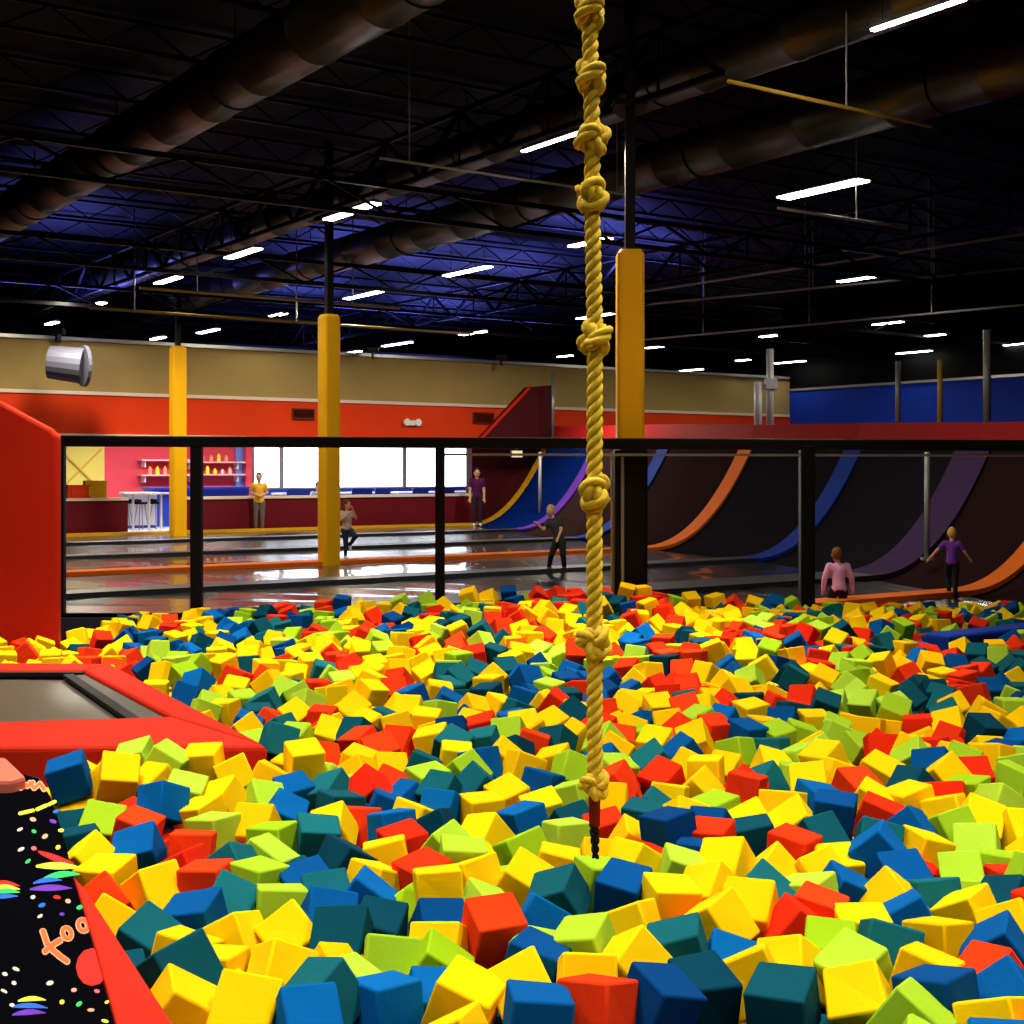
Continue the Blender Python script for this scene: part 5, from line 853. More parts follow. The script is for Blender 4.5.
# ------------------------------------------------------------------ netting frame at the far edge of the pit
YN = 16.0
def fr(px, py, dy=0): return at(px, py, YN + dy)
nf = empty('netting_frame', (0, YN, -.3)); tag(nf, 'black steel frame of posts and top rail along the far edge of the foam pit', 'frame')
def npart(mb, name, m, **kw):
    for v in mb.v: v -= nf.location
    return mb.build(name, m, nf, **kw)
mb = MB(); mb.bar(fr(54, 441), fr(1120, 446), .14, .13); npart(mb, 'top_rail', M['blacksteel'], bevel=.02)
mb = MB(); mb.bar(fr(440, 454.5), fr(1120, 455.5), .035, .03); npart(mb, 'pole_under_rail', M['steelgrey'])
for px, wd in ((60, .115), (196.5, .135), (440, .115), (807, .17)):
    p = fr(px, 450); mb = MB(); mb.box((p.x - wd / 2, YN - wd / 2 + .01, -1.1), (p.x + wd / 2, YN + wd / 2 + .01, fr(px, 441.5).z - .04)); npart(mb, 'post', M['blacksteel'], bevel=.02)

# ------------------------------------------------------------------ yellow columns
def column(px, Y, wd, ztop, zb, lab, sleeve=None):
    c = empty('building_column', at(px, HOR, Y).xy.to_3d() + Vector((0, 0, zb)), math.atan2(V.y, V.x) if sleeve is None else 0); tag(c, lab, 'column', 'padded building columns')
    h = ztop - zb; zs = (sleeve[0] - zb) if sleeve else 0
    mb = MB(); r = wd / 2
    n = 4; s0 = zs
    # a stack of pad sections with rounded corners and slightly uneven seams
    def ring(z, r): 
        out = []
        for cx, cy, a0 in ((1, 1, 0), (-1, 1, PI / 2), (-1, -1, PI), (1, -1, PI * 1.5)):
            for q in range(4):
                a = a0 + q * PI / 6; out.append((cx * r * .62 + r * .38 * math.cos(a), cy * r * .62 + r * .38 * math.sin(a), z))
        return out
    zsN = []
    segs = max(1, round((h - s0) / 1.9))
    for k in range(segs):
        z0 = s0 + (h - s0) * k / segs; z1 = s0 + (h - s0) * (k + 1) / segs
        zsN += [(z0, r * .985), (z0 + .02, r), ((z0 + z1) / 2, r * 1.015), (z1 - .02, r), (z1, r * .985)]
    if not sleeve: pass
    zsN += [(h + .05, r * .8)]
    vs = []; fs = []
    for z, q in zsN: vs += ring(z, q)
    for i in range(len(zsN) - 1):
        for j in range(16): fs.append((i * 16 + j, i * 16 + (j + 1) % 16, (i + 1) * 16 + (j + 1) % 16, (i + 1) * 16 + j))
    fs += [tuple(range(16))[::-1], tuple(range((len(zsN) - 1) * 16, len(zsN) * 16))]
    mb.add(vs, fs); mb.build('yellow_padding', M['yellowpad'], c)
    mb = MB(); mb.box((-.06, -.06, h), (.06, .06, 7.4 - zb)); mb.box((-.2, -.2, 6.0 - zb), (.2, .2, 6.08 - zb)); mb.build('steel_post', M['blacksteel'], c)
    if sleeve:
        mb = MB(); rr = sleeve[1] / 2; mb.box((-rr, -rr, 0), (rr, rr, zs)); bp_ = mb.build('black_padding', M['blackpad'], c, bevel=.05, seg=3)
        mb = MB(); mb.box((-rr * .62, -rr - .015, .1), (-rr * .45, -rr + .01, zs - .1)); mb.build('seam_strip', M['steelgrey'], bp_)
        mb = MB(); mb.box((-rr * 1.16, -rr * .2, .1), (-rr * 1.02, rr * .1, zs - .05)); mb.build('webbing_strap', M['yellowpipe'], bp_)
    return c
column(630, 16.42, .33, 4.22, -.9, 'nearest yellow padded column, black padding below the netting rail, beside the rope', (1.86, .40))
column(329, 23.9, .32, 4.30, FZ, 'middle yellow padded column standing on the trampoline court in front of the windows')
column(178, 34.6, .37, 4.72, FZ, 'farthest yellow padded column beside the entrance of the lounge')

# ------------------------------------------------------------------ red padded wall end at the left
mb = MB(); Yw = 13.0
def q(px, py): return at(px, py, Yw)
bot = -1.15
pl = [Vector((q(-220, 600).x, Yw, bot)), Vector((q(57, 600).x, Yw, bot)), q(57, 436), q(50, 429), q(0, 402), q(-220, 300)]
mb.slab(pl, (0, .14, 0)); o = mb.build('wall_left', M['redpad'], bevel=.03); struct_(o)

# ------------------------------------------------------------------ corner trampoline at the left of the pit
ZP = .10
def fp(px, py, z=ZP): return at(px, py, (EYE - z) * F / (py - HOR))
oBR, oFR = Vector((-3.05, 10.26, ZP)), Vector((-1.30, 7.20, ZP))
oBL, oFL = Vector((-6.2, 10.42, ZP)), Vector((-4.4, 7.14, ZP))
iBR, iFR, iFL, iBL = fp(84, 674), fp(172, 721), fp(-150, 731), fp(-150, 674)
iBL2 = fp(-150, 674)
tr = empty('floor_trampoline', (-3.6, 8.7, 0)); tag(tr, 'small black trampoline in a red padded surround at the left edge of the foam pit', 'trampoline')
def tpart(mb, name, m, **kw):
    for v in mb.v: v -= tr.location
    return mb.build(name, m, tr, **kw)
def padq(a, b, c, d, name='red_pad'):
    mb = MB(); mb.prism([a.xy, b.xy, c.xy, d.xy], -.35, ZP + .03); return tpart(mb, name, M['redpad'], bevel=.03, seg=3)
padq(oBR, oFR, iFR, iBR)                                    # right arm
padq(oFR + Vector((-.003, 0, 0)), oFL, iFL, iFR)            # front
padq(oBL, oBR, iBR, iBL)                                    # back
sBR = fp(68, 676, ZP); sFR = fp(146, 729, ZP)
mb = MB(); mb.prism([iBR.xy, iFR.xy, sFR.xy, sBR.xy], ZP - .08, ZP); tpart(mb, 'spring_cover', M['tramp_spring'], bevel=.01)
mb = MB(); mb.prism([sBR.xy, sFR.xy, iFL.xy, iBL.xy], ZP - .10, ZP - .03); tpart(mb, 'jump_bed', M['tramp_bed'])
mb = MB()
for a, b in ((sBR, sFR), (iBR, iBL), (iFR, iFL)): mb.bar(a + Vector((0, 0, .0)), b + Vector((0, 0, .0)), .07, .03)
tpart(mb, 'edge_webbing', M['netblack'])

# ------------------------------------------------------------------ carpeted walkway at the lower left with blacklight pattern
ZC = .10
def cp(px, py): return at(px, py, (EYE - ZC) * F / (py - HOR))
ck = empty('carpeted_walkway', (-2.2, 4.8, 0)); tag(ck, 'raised walkway in black carpet with neon confetti, letters and rainbow swooshes beside the pit', 'walkway')
def kpart(mb, name, m, **kw):
    for v in mb.v: v -= ck.location
    return mb.build(name, m, ck, **kw)
neon = dict(orange=(.95, .12, .03), pink=(.85, .12, .16), yellow=(.85, .85, .05), green=(.03, .65, .12), blue=(.02, .12, .75), purple=(.13, .03, .42), white=(.7, .62, .5), red=(.85, .02, .015), salmon=(.95, .36, .22))
nk = list(neon); NM_ = [M['carpet']] + [mat('carpet_' + k, neon[k], .9) for k in nk]
mb = MB()
edge = [(18, 773), (38, 778), (50, 796), (57, 815), (66, 846), (74, 880), (84, 915), (97, 960), (112, 1015), (122, 1060)]
poly = [cp(*e) for e in edge]
poly += [Vector((-1.9, 3.2, ZC)), Vector((-6, 3.2, ZC)), Vector((-6, 6.75, ZC))]
mb.prism([p.xy for p in poly], -.4, ZC)
LAY = [0]
def flat(pts, k, lift=.002):
    LAY[0] += 1; lift += LAY[0] * 4e-6; pts = [cp(*p) for p in pts]; n = len(pts)
    mb.slab([p + Vector((0, 0, lift)) for p in pts], (0, 0, -.0012), nk.index(k) + 1)
def blob(cx, cy, rx, ry, k, rot=0, n=12, lift=.002):
    flat([(cx + rx * math.cos(t) * math.cos(rot) - ry * math.sin(t) * math.sin(rot), cy + rx * math.cos(t) * math.sin(rot) + ry * math.sin(t) * math.cos(rot)) for t in (2 * PI * j / n for j in range(n))], k, lift)
def stroke(pts, wd, k, lift=.002):
    for (a, b) in zip(pts, pts[1:]):
        d = math.hypot(b[0] - a[0], b[1] - a[1]) or 1; nx, ny = -(b[1] - a[1]) / d * wd, (b[0] - a[0]) / d * wd
        ex, ey = (b[0] - a[0]) / d * wd * .4, (b[1] - a[1]) / d * wd * .4
        blob(a[0], a[1], wd, wd, k, 0, 10, lift); blob(b[0], b[1], wd, wd, k, 0, 10, lift)
        flat([(a[0] - ex + nx, a[1] - ey + ny), (b[0] + ex + nx, b[1] + ey + ny), (b[0] + ex - nx, b[1] + ey - ny), (a[0] - ex - nx, a[1] - ey - ny)], k, lift)
def ring_(cx, cy, r, wd, k, lift=.003, ry=None, rot=0):
    ry = ry or r; stroke([(cx + r * math.cos(t) * math.cos(rot) - ry * math.sin(t) * math.sin(rot), cy + r * math.cos(t) * math.sin(rot) + ry * math.sin(t) * math.cos(rot)) for t in (2 * PI * j / 14 for j in range(15))], wd, k, lift)
# the three letters: a slanted f / t and two o's, salmon outline round orange
for wd, k, lf in ((3.4, 'salmon', .002), (2.2, 'orange', .0035)):
    stroke([(43, 932), (47, 944), (53, 951), (60, 957), (67, 962)], wd, k, lf)
    stroke([(45, 952), (52, 946), (60, 941)], wd, k, lf)
    ring_(67, 934, 4.2, wd * .8, k, lf, 5.6, -.4); ring_(83, 926, 4.6, wd * .8, k, lf, 5.8, -.4)
# squiggle word at the far edge
for wd, k, lf in ((2.6, 'salmon', .002), (1.4, 'orange', .0035)):
    stroke([(5, 788), (10, 782), (12, 790), (17, 784), (20, 789), (26, 785)], wd, k, lf); stroke([(30, 783), (34, 789), (40, 784), (44, 790)], wd, k, lf); stroke([(27, 787), (33, 783)], wd, k, lf)
# yellow dashes
for a, b in (((20, 814), (33, 811)), ((37, 810), (46, 806)), ((49, 805), (55, 802))): stroke([a, b], 1.7, 'yellow')
# rainbow swoosh
def swoosh(x0, y0, x1, y1, th, k, sag=3):
    up = []; dn = []
    for i in range(13):
        t = i / 12; x = x0 + (x1 - x0) * t; y = y0 + (y1 - y0) * t - sag * math.sin(PI * t); h = th * math.sin(PI * min(1, t * .9 + .08))
        up.append((x, y - h)); dn.append((x, y + h))
    flat(up + dn[::-1], k)
swoosh(38, 852, 74, 864, 3.2, 'red', -1); swoosh(36, 867, 80, 868, 3.6, 'yellow', 1); swoosh(44, 879, 80, 875, 3.2, 'green', 2); swoosh(33, 884, 62, 881, 2.4, 'blue', 2); swoosh(30, 890, 72, 889, 3.2, 'purple', 1)
swoosh(-8, 884, 20, 887, 2.2, 'red', 2); swoosh(-8, 889, 20, 890, 2.2, 'yellow', 2); swoosh(-8, 894, 20, 893, 2.6, 'green', 2); swoosh(-8, 899, 18, 897, 2.2, 'blue', 1)
swoosh(18, 1002, 46, 1001, 2.4, 'yellow', 2); swoosh(12, 1008, 48, 1009, 2.6, 'blue', 2); swoosh(12, 1016, 46, 1014, 2.8, 'purple', 2)
blob(92, 968, 16, 19, 'red')
rc = random.Random(5)
for cx, cy, k in ((33, 820, 'salmon'), (53, 822, 'purple'), (34, 832, 'green'), (45, 837, 'salmon'), (61, 831, 'yellow'), (20, 830, 'white'), (34, 849, 'pink'), (58, 848, 'yellow'), (28, 862, 'green'), (21, 850, 'white'), (42, 906, 'blue'), (57, 898, 'red'), (68, 902, 'salmon'), (80, 908, 'green'), (40, 917, 'white'), (62, 915, 'purple'), (33, 898, 'white'),
                  (74, 991, 'salmon'), (97, 992, 'pink'), (62, 1003, 'yellow'), (79, 1005, 'green'), (91, 1011, 'salmon'), (107, 1003, 'yellow'), (105, 1022, 'yellow'), (50, 984, 'white'), (5, 975, 'white'), (14, 984, 'white'), (4, 992, 'white'), (12, 1006, 'white'), (16, 970, 'white'), (56, 812, 'blue')):
    blob(cx, cy, rc.uniform(2.6, 4), rc.uniform(1.5, 2.3), k, rc.uniform(-.7, .5), 7)
kpart(mb, 'patterned_carpet', NM_, fixn=True)
# red kerb pad
mb = MB(); mb.prism([cp(73, 878).xy, cp(86, 893).xy, cp(176, 1032).xy, cp(200, 1068).xy, cp(124, 1062).xy, cp(112.5, 1015).xy, cp(97.5, 960).xy, cp(84.5, 915).xy], -.4, ZC + .012)
kpart(mb, 'red_kerb_pad', M['redpad'], bevel=.01)
# end of the trampoline pad, its highlight painted in as pale pink
ep = MB(); ep.slab([fp(-30, 757, .16), fp(6, 757, .16), fp(26, 776, .16), fp(12, 780, .16), fp(-30, 781, .16)], (0, 0, -.35))
eo = ep.build('end_pad', mat('pink_highlight_vinyl', (.55, .13, .08), .5), bevel=.02); tag(eo, 'padded corner block with highlight painted in pale pink between the trampoline and the black carpet', 'pad')

# ------------------------------------------------------------------ the blue kerb and the second, dim pit at the right
pa = Vector((3.85, 12.1, 0)); pb = pa + V * 5.0
mb = MB(); mb.bar(pa + Vector((0, .15, -.2)), pb + Vector((0, .15, -.2)), .30, .62); o = mb.build('blue_kerb_pad', M['bluestrip'], bevel=.04, seg=3)
tag(o, 'long blue padded kerb along the right far edge of the foam pit', 'pad')

# ------------------------------------------------------------------ foam cubes
PAL = 'YGRBT'
def unpack(rows):
    return [(Vector((r[0], r[1], r[2])) * .001, Euler((math.radians(r[3]), math.radians(r[4]), math.radians(r[5]))).to_quaternion(), PAL[r[6]]) for r in rows]
def cube_mesh(name, seed, seg=2):
    r = random.Random(seed); bm = bmesh.new(); bmesh.ops.create_cube(bm, size=.176)
    for v in bm.verts: v.co += Vector((r.uniform(-1, 1), r.uniform(-1, 1), r.uniform(-1, 1))) * .0065
    bmesh.ops.bevel(bm, geom=list(bm.edges), offset=.009, segments=seg, profile=.5, affect='EDGES')
    me = bpy.data.meshes.new(name); bm.to_mesh(me); bm.free()
    if seg > 1:
        for p in me.polygons: p.use_smooth = p.area < .02
    return me
CM = {}
for c in PAL:
    for v in range(3):
        me = cube_mesh('foam_cube', v * 7 + 1); me.materials.append(FM[c]); CM[c, v] = me
for i, (p, qn, c) in enumerate(unpack(NEAR)):
    o = bpy.data.objects.new('foam_cube', CM[c, i % 3]); o.rotation_mode = 'QUATERNION'; o.rotation_quaternion = qn; o.location = p
    link(o); tag(o, LABELS[i], 'foam cube', 'foam cubes nearest the camera in the pit')
rest = unpack(REST)
rr = random.Random(21)
# dim cubes of the second pit beyond the blue kerb
for _ in range(420):
    t = rr.uniform(.0, 4.2); s = rr.uniform(.5, 3.4)
    p = Vector((3.7, 12.75, 0)) + V * t + U * s * .9
    if p.y > 15.8 and p.x < 4.4: continue
    if p.y > 16.05: continue
    rest.append((Vector((p.x, p.y, rr.uniform(-.30, -.02))), Euler((rr.uniform(0, 6), rr.uniform(0, 6), rr.uniform(0, 6))).to_quaternion(), rr.choices(PAL, (46, 14, 15, 13, 12))[0]))
for _ in range(900):       # the pit goes on to the right of the picture
    y = rr.uniform(3.2, 14.2); x = .38 * y + rr.uniform(.85, 2.6)
    if y > 12.1 + (x - 3.9) * .69 - .2: continue
    rest.append((Vector((x, y, rr.uniform(-.25, -.04))), Euler((rr.uniform(0, 6), rr.uniform(0, 6), rr.uniform(0, 6))).to_quaternion(), rr.choices(PAL, (46, 14, 15, 13, 12))[0]))
base = cube_mesh('foam_cube', 3, 1); bv = [v.co.copy() for v in base.vertices]; bf = [tuple(p.vertices) for p in base.polygons]
mb = MB()
for p, qn, c in rest: mb.add([p + qn @ v for v in bv], bf, PAL.index(c))
o = mb.build('foam_cubes', [FS[c] for c in PAL], fixn=False); tag(o, 'the rest of the yellow, lime, red, blue and teal foam cubes filling the back of the pit', 'foam cubes', kind='stuff')

# ------------------------------------------------------------------ climbing rope
RY = 4.8
def rp(px, py): return at(px, py, RY)
rope = empty('climbing_rope', rp(595, 792)); tag(rope, 'thick yellow twisted climbing rope with knots hanging over the foam pit', 'rope')
def ropepart(mb, name, m, **kw):
    for v in mb.v: v -= rope.location
    return mb.build(name, m, rope, **kw)
knots = [(590, 12), (591, 77), (593, 139), (590, 195), (597, 338), (595, 493), (594, 641)]
path_px = [(588, -420), (589, -200), (589, 0), (591, 77), (592.5, 139), (592, 195), (595, 338), (594.5, 493), (594.5, 641), (595, 786)]
def path(z):      # rope centre at height z
    ps = [rp(*p) for p in path_px]
    for a, b in zip(ps, ps[1:]):
        if b.z <= z <= a.z:
            t = (a.z - z) / (a.z - b.z); return a.lerp(b, t)
    return ps[0] if z > ps[0].z else ps[-1]
RS = .0150; RO = .0155
zt, zb_ = rp(588, -420).z, rp(595, 788).z
for k in range(3):
    pts = []; z = zt
    while z > zb_:
        c = path(z); a = -(zt - z) / .118 * 2 * PI + k * 2 * PI / 3
        pts.append(c + Vector((math.cos(a) * RO, math.sin(a) * RO, 0))); z -= .008
    mb = MB(); mb.tube(pts, RS, 8); ropepart(mb, 'strand', M['rope'], smooth=True)
def knot(px, py, seed, s=1.0):
    c = path(rp(px, py).z); r = random.Random(seed); ph = r.uniform(0, 6.28); flip = r.choice((-1, 1))
    cen = []
    N = 90
    for i in range(N + 1):       # compact overhand knot: a trefoil squeezed round the rope
        t = 2 * PI * i / N
        x = (math.sin(t) + 2 * math.sin(2 * t)) / 3; y = (math.cos(t) - 2 * math.cos(2 * t)) / 3; z = -math.sin(3 * t)
        cen.append(Vector((x * .040, z * .024, y * .044)))
    R = Matrix.Rotation(ph, 3, 'Z') @ Matrix.Rotation(.5 * flip, 3, 'Y')
    mb = MB()
    for k in range(3):
        pts = []
        for i, p in enumerate(cen):
            tn = (cen[(i + 1) % N] - cen[i - 1 if i else N - 1]).normalized(); a = tn.cross(Vector((.2, 1, .1))).normalized(); b = tn.cross(a)
            an = i / N * 2 * PI * 4 + k * 2 * PI / 3
            pts.append(c + R @ ((p + (a * math.cos(an) + b * math.sin(an)) * .0125) * s))
        mb.tube(pts, .0135 * s, 8, cap=False)
    ropepart(mb, 'knot', M['rope'], smooth=True)
for i, (px, py) in enumerate(knots): knot(px, py, i + 3, 1.12)
knot(595, 784, 31, .95)
mb = MB(); a, b = rp(594.5, 795), rp(594.5, 826); pts = [a.lerp(b, t / 6) for t in range(7)]; mb.tube(pts, [.019, .021, .02, .021, .02, .02, .018], 12); ropepart(mb, 'dark_red_sleeve', M['rope_whip'], smooth=True)
mb = MB()
for k in range(2):
    pts = []
    for i in range(40):
        t = i / 39; c = rp(594.5 + t, 824 + 34 * t); an = t * 4 * PI + k * PI; pts.append(c + Vector((math.cos(an), math.sin(an), 0)) * .011 * (1 - .4 * t))
    mb.tube(pts, [.010 * (1 - .3 * i / 39) for i in range(40)], 8)
ropepart(mb, 'black_tail', M['blackpad'], smooth=True)
mb = MB(); c = rp(588, -420); mb.bar(c + Vector((-.3, 0, 0)), c + Vector((.3, 0, 0)), .1, .1); ropepart(mb, 'hanger_plate', M['blacksteel'])
mb = MB(); mb.bar(c, Vector((c.x, c.y, 7.5)), .03, .03); ropepart(mb, 'hanger_rod', M['blacksteel'])

# ------------------------------------------------------------------ ceiling: ducts
def duct(px, py, dia, zc, t0, t1, lab, elbow=False):
    Y = (zc - EYE) * F / (HOR - py); c = at(px, py, Y)
    a = c + U * t0; b = c + U * t1
    d = empty('air_duct', a); tag(d, lab, 'duct', 'round air ducts under the roof')
    n = 12; mb = MB(); pts = []; rs = []; L = (b - a).length; k = int(L / 1.5)
    for i in range(k + 1):
        p = a.lerp(b, i / k)
        for dx, r in ((-.03, 1.0), (-.015, 1.035), (.015, 1.035), (.03, 1.0)):
            pts.append(p + (b - a).normalized() * dx - a); rs.append(dia / 2 * r)
    mb.tube(pts, rs, 28); dt_ = mb.build('duct_tube', M['duct'], d, smooth=True)
    for i in range(1, k, 3):
        p = a.lerp(b, (i + .5) / k) - a; s = MB(); N = 20
        s.tube([p + Vector((0, 0, 0)) + (V * math.cos(t) + Vector((0, 0, 1)) * math.sin(t)) * (dia / 2 + .012) for t in (2 * PI * j / N for j in range(N + 1))], .012, 6, cap=False)
        s.bar(p + Vector((0, 0, dia / 2)), Vector((p.x, p.y, 7.45 - a.z)), .02, .02)
        s.build('hanger_strap', M['blacksteel'], dt_)
    return d
duct(640, 170, .76, 6.6, -13, 30, 'long round metal air duct crossing behind the rope, lit yellow along its side')
duct(120, 147, .78, 6.6, -16, 24, 'large round metal air duct at the upper left with a violet lower edge')
duct(340, 198, .60, 6.6, -16, 26, 'smaller dark air duct between the two large ones')
# duct end elbow by the cream wall
el = empty('duct_elbow', WP(72, 366, -2)); tag(el, 'short curved silver duct end above the left of the red band', 'duct')
mb = MB(); d0 = WP(50, 362, -2) - el.location; d1 = WP(84, 366, -2.4) - el.location
mb.tube([d0, d0.lerp(d1, .5), d1], [.40, .42, .44], 20); mb.tube([d1 - V * .04, d1 + V * .05], [.50, .50], 20); mb.build('bend', M['duct_end'], el, smooth=False)

# ------------------------------------------------------------------ roof joists (open web) spanning along V, girders along U
def joist(b, a0, a1, zb, zt, name='roof_joist', pitch=1.2, w=.05):
    mb = MB(); o0 = W(a0, b, zt)
    mb.bar(W(a0, b, zt), W(a1, b, zt), w, w); mb.bar(W(a0, b, zb), W(a1, b, zb), w, w)
    n = int((a1 - a0) / pitch)
    for i in range(n):
        x0 = a0 + i * pitch; mb.bar(W(x0, b, zb), W(x0 + pitch / 2, b, zt), w * .5, w * .5); mb.bar(W(x0 + pitch / 2, b, zt), W(x0 + pitch, b, zb), w * .5, w * .5)
    for v in mb.v: v -= o0
    o = mb.build(name, M['joist']); o.location = o0; return o
k = 0
for b in [x * 2.4 - 30 for x in range(0, 24)]:
    o = joist(b, -14, ACOR - .3, 7.02, 7.38)
    tag(o, 'dark open web steel joist crossing under the black roof', 'roof joist', 'open web roof joists')
def girder(a, b0, b1, zb, zt, lab):
    mb = MB(); o0 = W(a, b0, zt); w = .07
    mb.bar(W(a, b0, zt), W(a, b1, zt), w, w); mb.bar(W(a, b0, zb), W(a, b1, zb), w, w)
    n = int((b1 - b0) / 2.2)
    for i in range(n):
        x0 = b0 + i * 2.2; mb.bar(W(a, x0, zb), W(a, x0 + 1.1, zt), .06, .06); mb.bar(W(a, x0 + 1.1, zt), W(a, x0 + 2.2, zb), .06, .06); mb.bar(W(a, x0 + 1.1, zt), W(a, x0 + 1.1, zb), .04, .04)
    for v in mb.v: v -= o0
    o = mb.build('roof_girder', M['joist']); o.location = o0; tag(o, lab, 'girder', 'roof girders'); return o
def a_of(p): return (Vector(p) - P0).dot(V)
def b_of(p): return (Vector(p) - P0).dot(U)
girder(a_of((1.45, 16.42, 0)), -24, 26, 6.05, 6.8, 'heavy dark zigzag girder in line with the yellow columns')
girder(a_of((1.45, 16.42, 0)) + 10.5, -28, 26, 6.05, 6.8, 'heavy dark zigzag girder over the right side of the court')
girder(a_of((1.45, 16.42, 0)) - 9.5, -18, 20, 6.05, 6.8, 'heavy dark zigzag girder over the left side of the hall')
# cross trusses seen below the ducts
for b, lab in ((-17, 'cross truss passing in front of the ducts at the upper left'), (-9.5, 'cross truss behind the middle yellow column'), (-3, 'cross truss just in front of the cream wall'), (9, 'far cross truss beyond the cream wall')):
    o = joist(b, -12, ACOR - .3, 5.5, 5.95, 'cross_truss', 2.2, .08); tag(o, 'dark ' + lab, 'truss', 'cross trusses')

# thin pipes and struts
def rod(name, a, b, r, m, lab, cat, drops=(), group=None):
    a = Vector(a); b = Vector(b); o0 = a.copy(); e = empty(name, o0); tag(e, lab, cat, group)
    mb = MB(); mb.tube([a - o0, b - o0], r, 8); mb.build('tube', M[m], e, smooth=True)
    for t in drops:
        p = a.lerp(b, t) - o0; s = MB(); s.tube([p, Vector((p.x, p.y, 7.45 - o0.z))], r * .55, 6); s.build('hanger_rod', M['steelgrey'], e)
    return e
def vline(px0, py0, z, px1): 
    Y = (z - EYE) * F / (HOR - py0); a = at(px0, py0, Y); kx = (px1 - 512) / F
    t = (kx * a.y - a.x) / (V.x - kx * V.y); return a, a + V * t
a, b = vline(728, 81, 5.5, 932); rod('sprinkler_pipe', a, b, .022, 'yellowpipe', 'thin yellow pipe hung under the roof at the upper right', 'pipe', (.55,), 'sprinkler pipes')
a, b = vline(778, 208, 5.2, 905); rod('sprinkler_pipe', a, b, .022, 'pipe', 'thin grey pipe hanging below the bright lamp at the right', 'pipe', (.6,), 'sprinkler pipes')
a, b = vline(380, 158, 5.6, 640); rod('sprinkler_pipe', a, b, .02, 'pipe', 'thin pale pipe passing behind the rope by the upper knots', 'pipe', (.1, .9), 'sprinkler pipes')
a, b = vline(140, 288, 5.3, 400); rod('sprinkler_pipe', a, b, .03, 'yellowpipe', 'thin yellowish pipe below the left ducts', 'pipe', (.2, .8), 'sprinkler pipes')
a, b = vline(90, 308, 5.0, 470); rod('sprinkler_pipe', a, b, .03, 'yellowpipe', 'lower thin yellowish pipe in front of the middle column top', 'pipe', (.1, .5), 'sprinkler pipes')
# long pale pipes along the court at the right
for (px0, py0, px1, py1, z, lab) in ((640, 292, 1024, 234, 6.0, 'long pale pipe rising to the right under the roof'), (640, 305, 1024, 268, 5.8, 'lower long pale pipe rising to the right'), (640, 340, 1024, 305, 5.4, 'third long thin pipe over the right of the court')):
    Y0 = (z - EYE) * F / (HOR - py0); Y1 = (z - EYE) * F / (HOR - py1)
    rod('conduit', at(px0, py0, Y0), at(px1, py1, Y1), .03, 'pipe', lab, 'pipe', (.2, .5, .8), 'long pipes under the roof')
# a pale pipe up the wing wall
rod('drain_pipe', WP(553, 440, -1.4), WP(553, 372, -1.4), .05, 'steelgrey', 'grey vertical pipe beside the dark red wing wall', 'pipe')

# upright poles on the ledge
def pole(px, py0, py1, Y, r, m, lab, arm=None):
    e = empty('net_pole', at(px, py0, Y)); tag(e, lab, 'pole', 'upright poles behind the crimson ledge')
    mb = MB(); mb.tube([Vector((0, 0, 0)), Vector((0, 0, (py0 - py1) * Y / F))], r, 10); mb.build('tube', M[m], e, smooth=True)
    mb = MB(); mb.box((-r * 2, -r * 2, 0), (r * 2, r * 2, .04)); mb.build('foot_plate', M['steelgrey'], e)
    return e
pole(758, 430, 382, 33, .10, 'whitepost', 'short thick white post left of the blue wall')
p2 = pole(770, 430, 349, 33, .09, 'whitepost', 'tall pale post left of the blue wall')
mb = MB(); mb.box((-.32, -.05, 1.0), (0, .05, 1.12)); mb.box((-.12, -.14, .9 + .1), (.16, .12, 1.25)); mb.build('clamp', M['whitepost'], p2)
pole(898, 428, 361, 27, .05, 'pipe', 'thin grey pole in front of the blue wall, left of three')
pole(940, 428, 360, 26, .05, 'yellowpipe', 'thin yellowish pole in front of the blue wall, middle of three')
pole(987, 428, 330, 25, .07, 'pipe', 'pale pole in front of the blue wall, right of three')
pole(927, 560, 452, 20.5, .04, 'pipe', 'thin pale pole against the plum curved pad')
pole(540, 525, 452, 39, .05, 'pipe', 'thin pole against the blue curved bed')

# ------------------------------------------------------------------ lamps
ZL = 5.8
def make_lamp():
    e = empty('ceiling_lamp', (0, 0, 0))
    mb = MB(); L = .8; wd = .12
    vs = []
    for x in (-L, L): vs += [(x, -wd, 0), (x, wd, 0), (x, wd * .55, .09), (x, -wd * .55, .09)]
    mb.add(vs, [(0, 1, 2, 3), (7, 6, 5, 4), (1, 5, 6, 2), (2, 6, 7, 3), (3, 7, 4, 0), (0, 4, 5, 1)]); hs_ = mb.build('housing', M['steelgrey'], e)
    mb = MB(); mb.box((-L + .02, -wd + .015, -.035), (L - .02, wd - .015, -.002)); mb.build('diffuser', M['lamp'], e, bevel=.008)
    for x in (-.6, .6): mb = MB(); mb.tube([Vector((x, 0, .08)), Vector((x, 0, 1.2))], .006, 6); mb.build('hanging_wire', M['blacksteel'], hs_)
    return e
protoL = make_lamp()
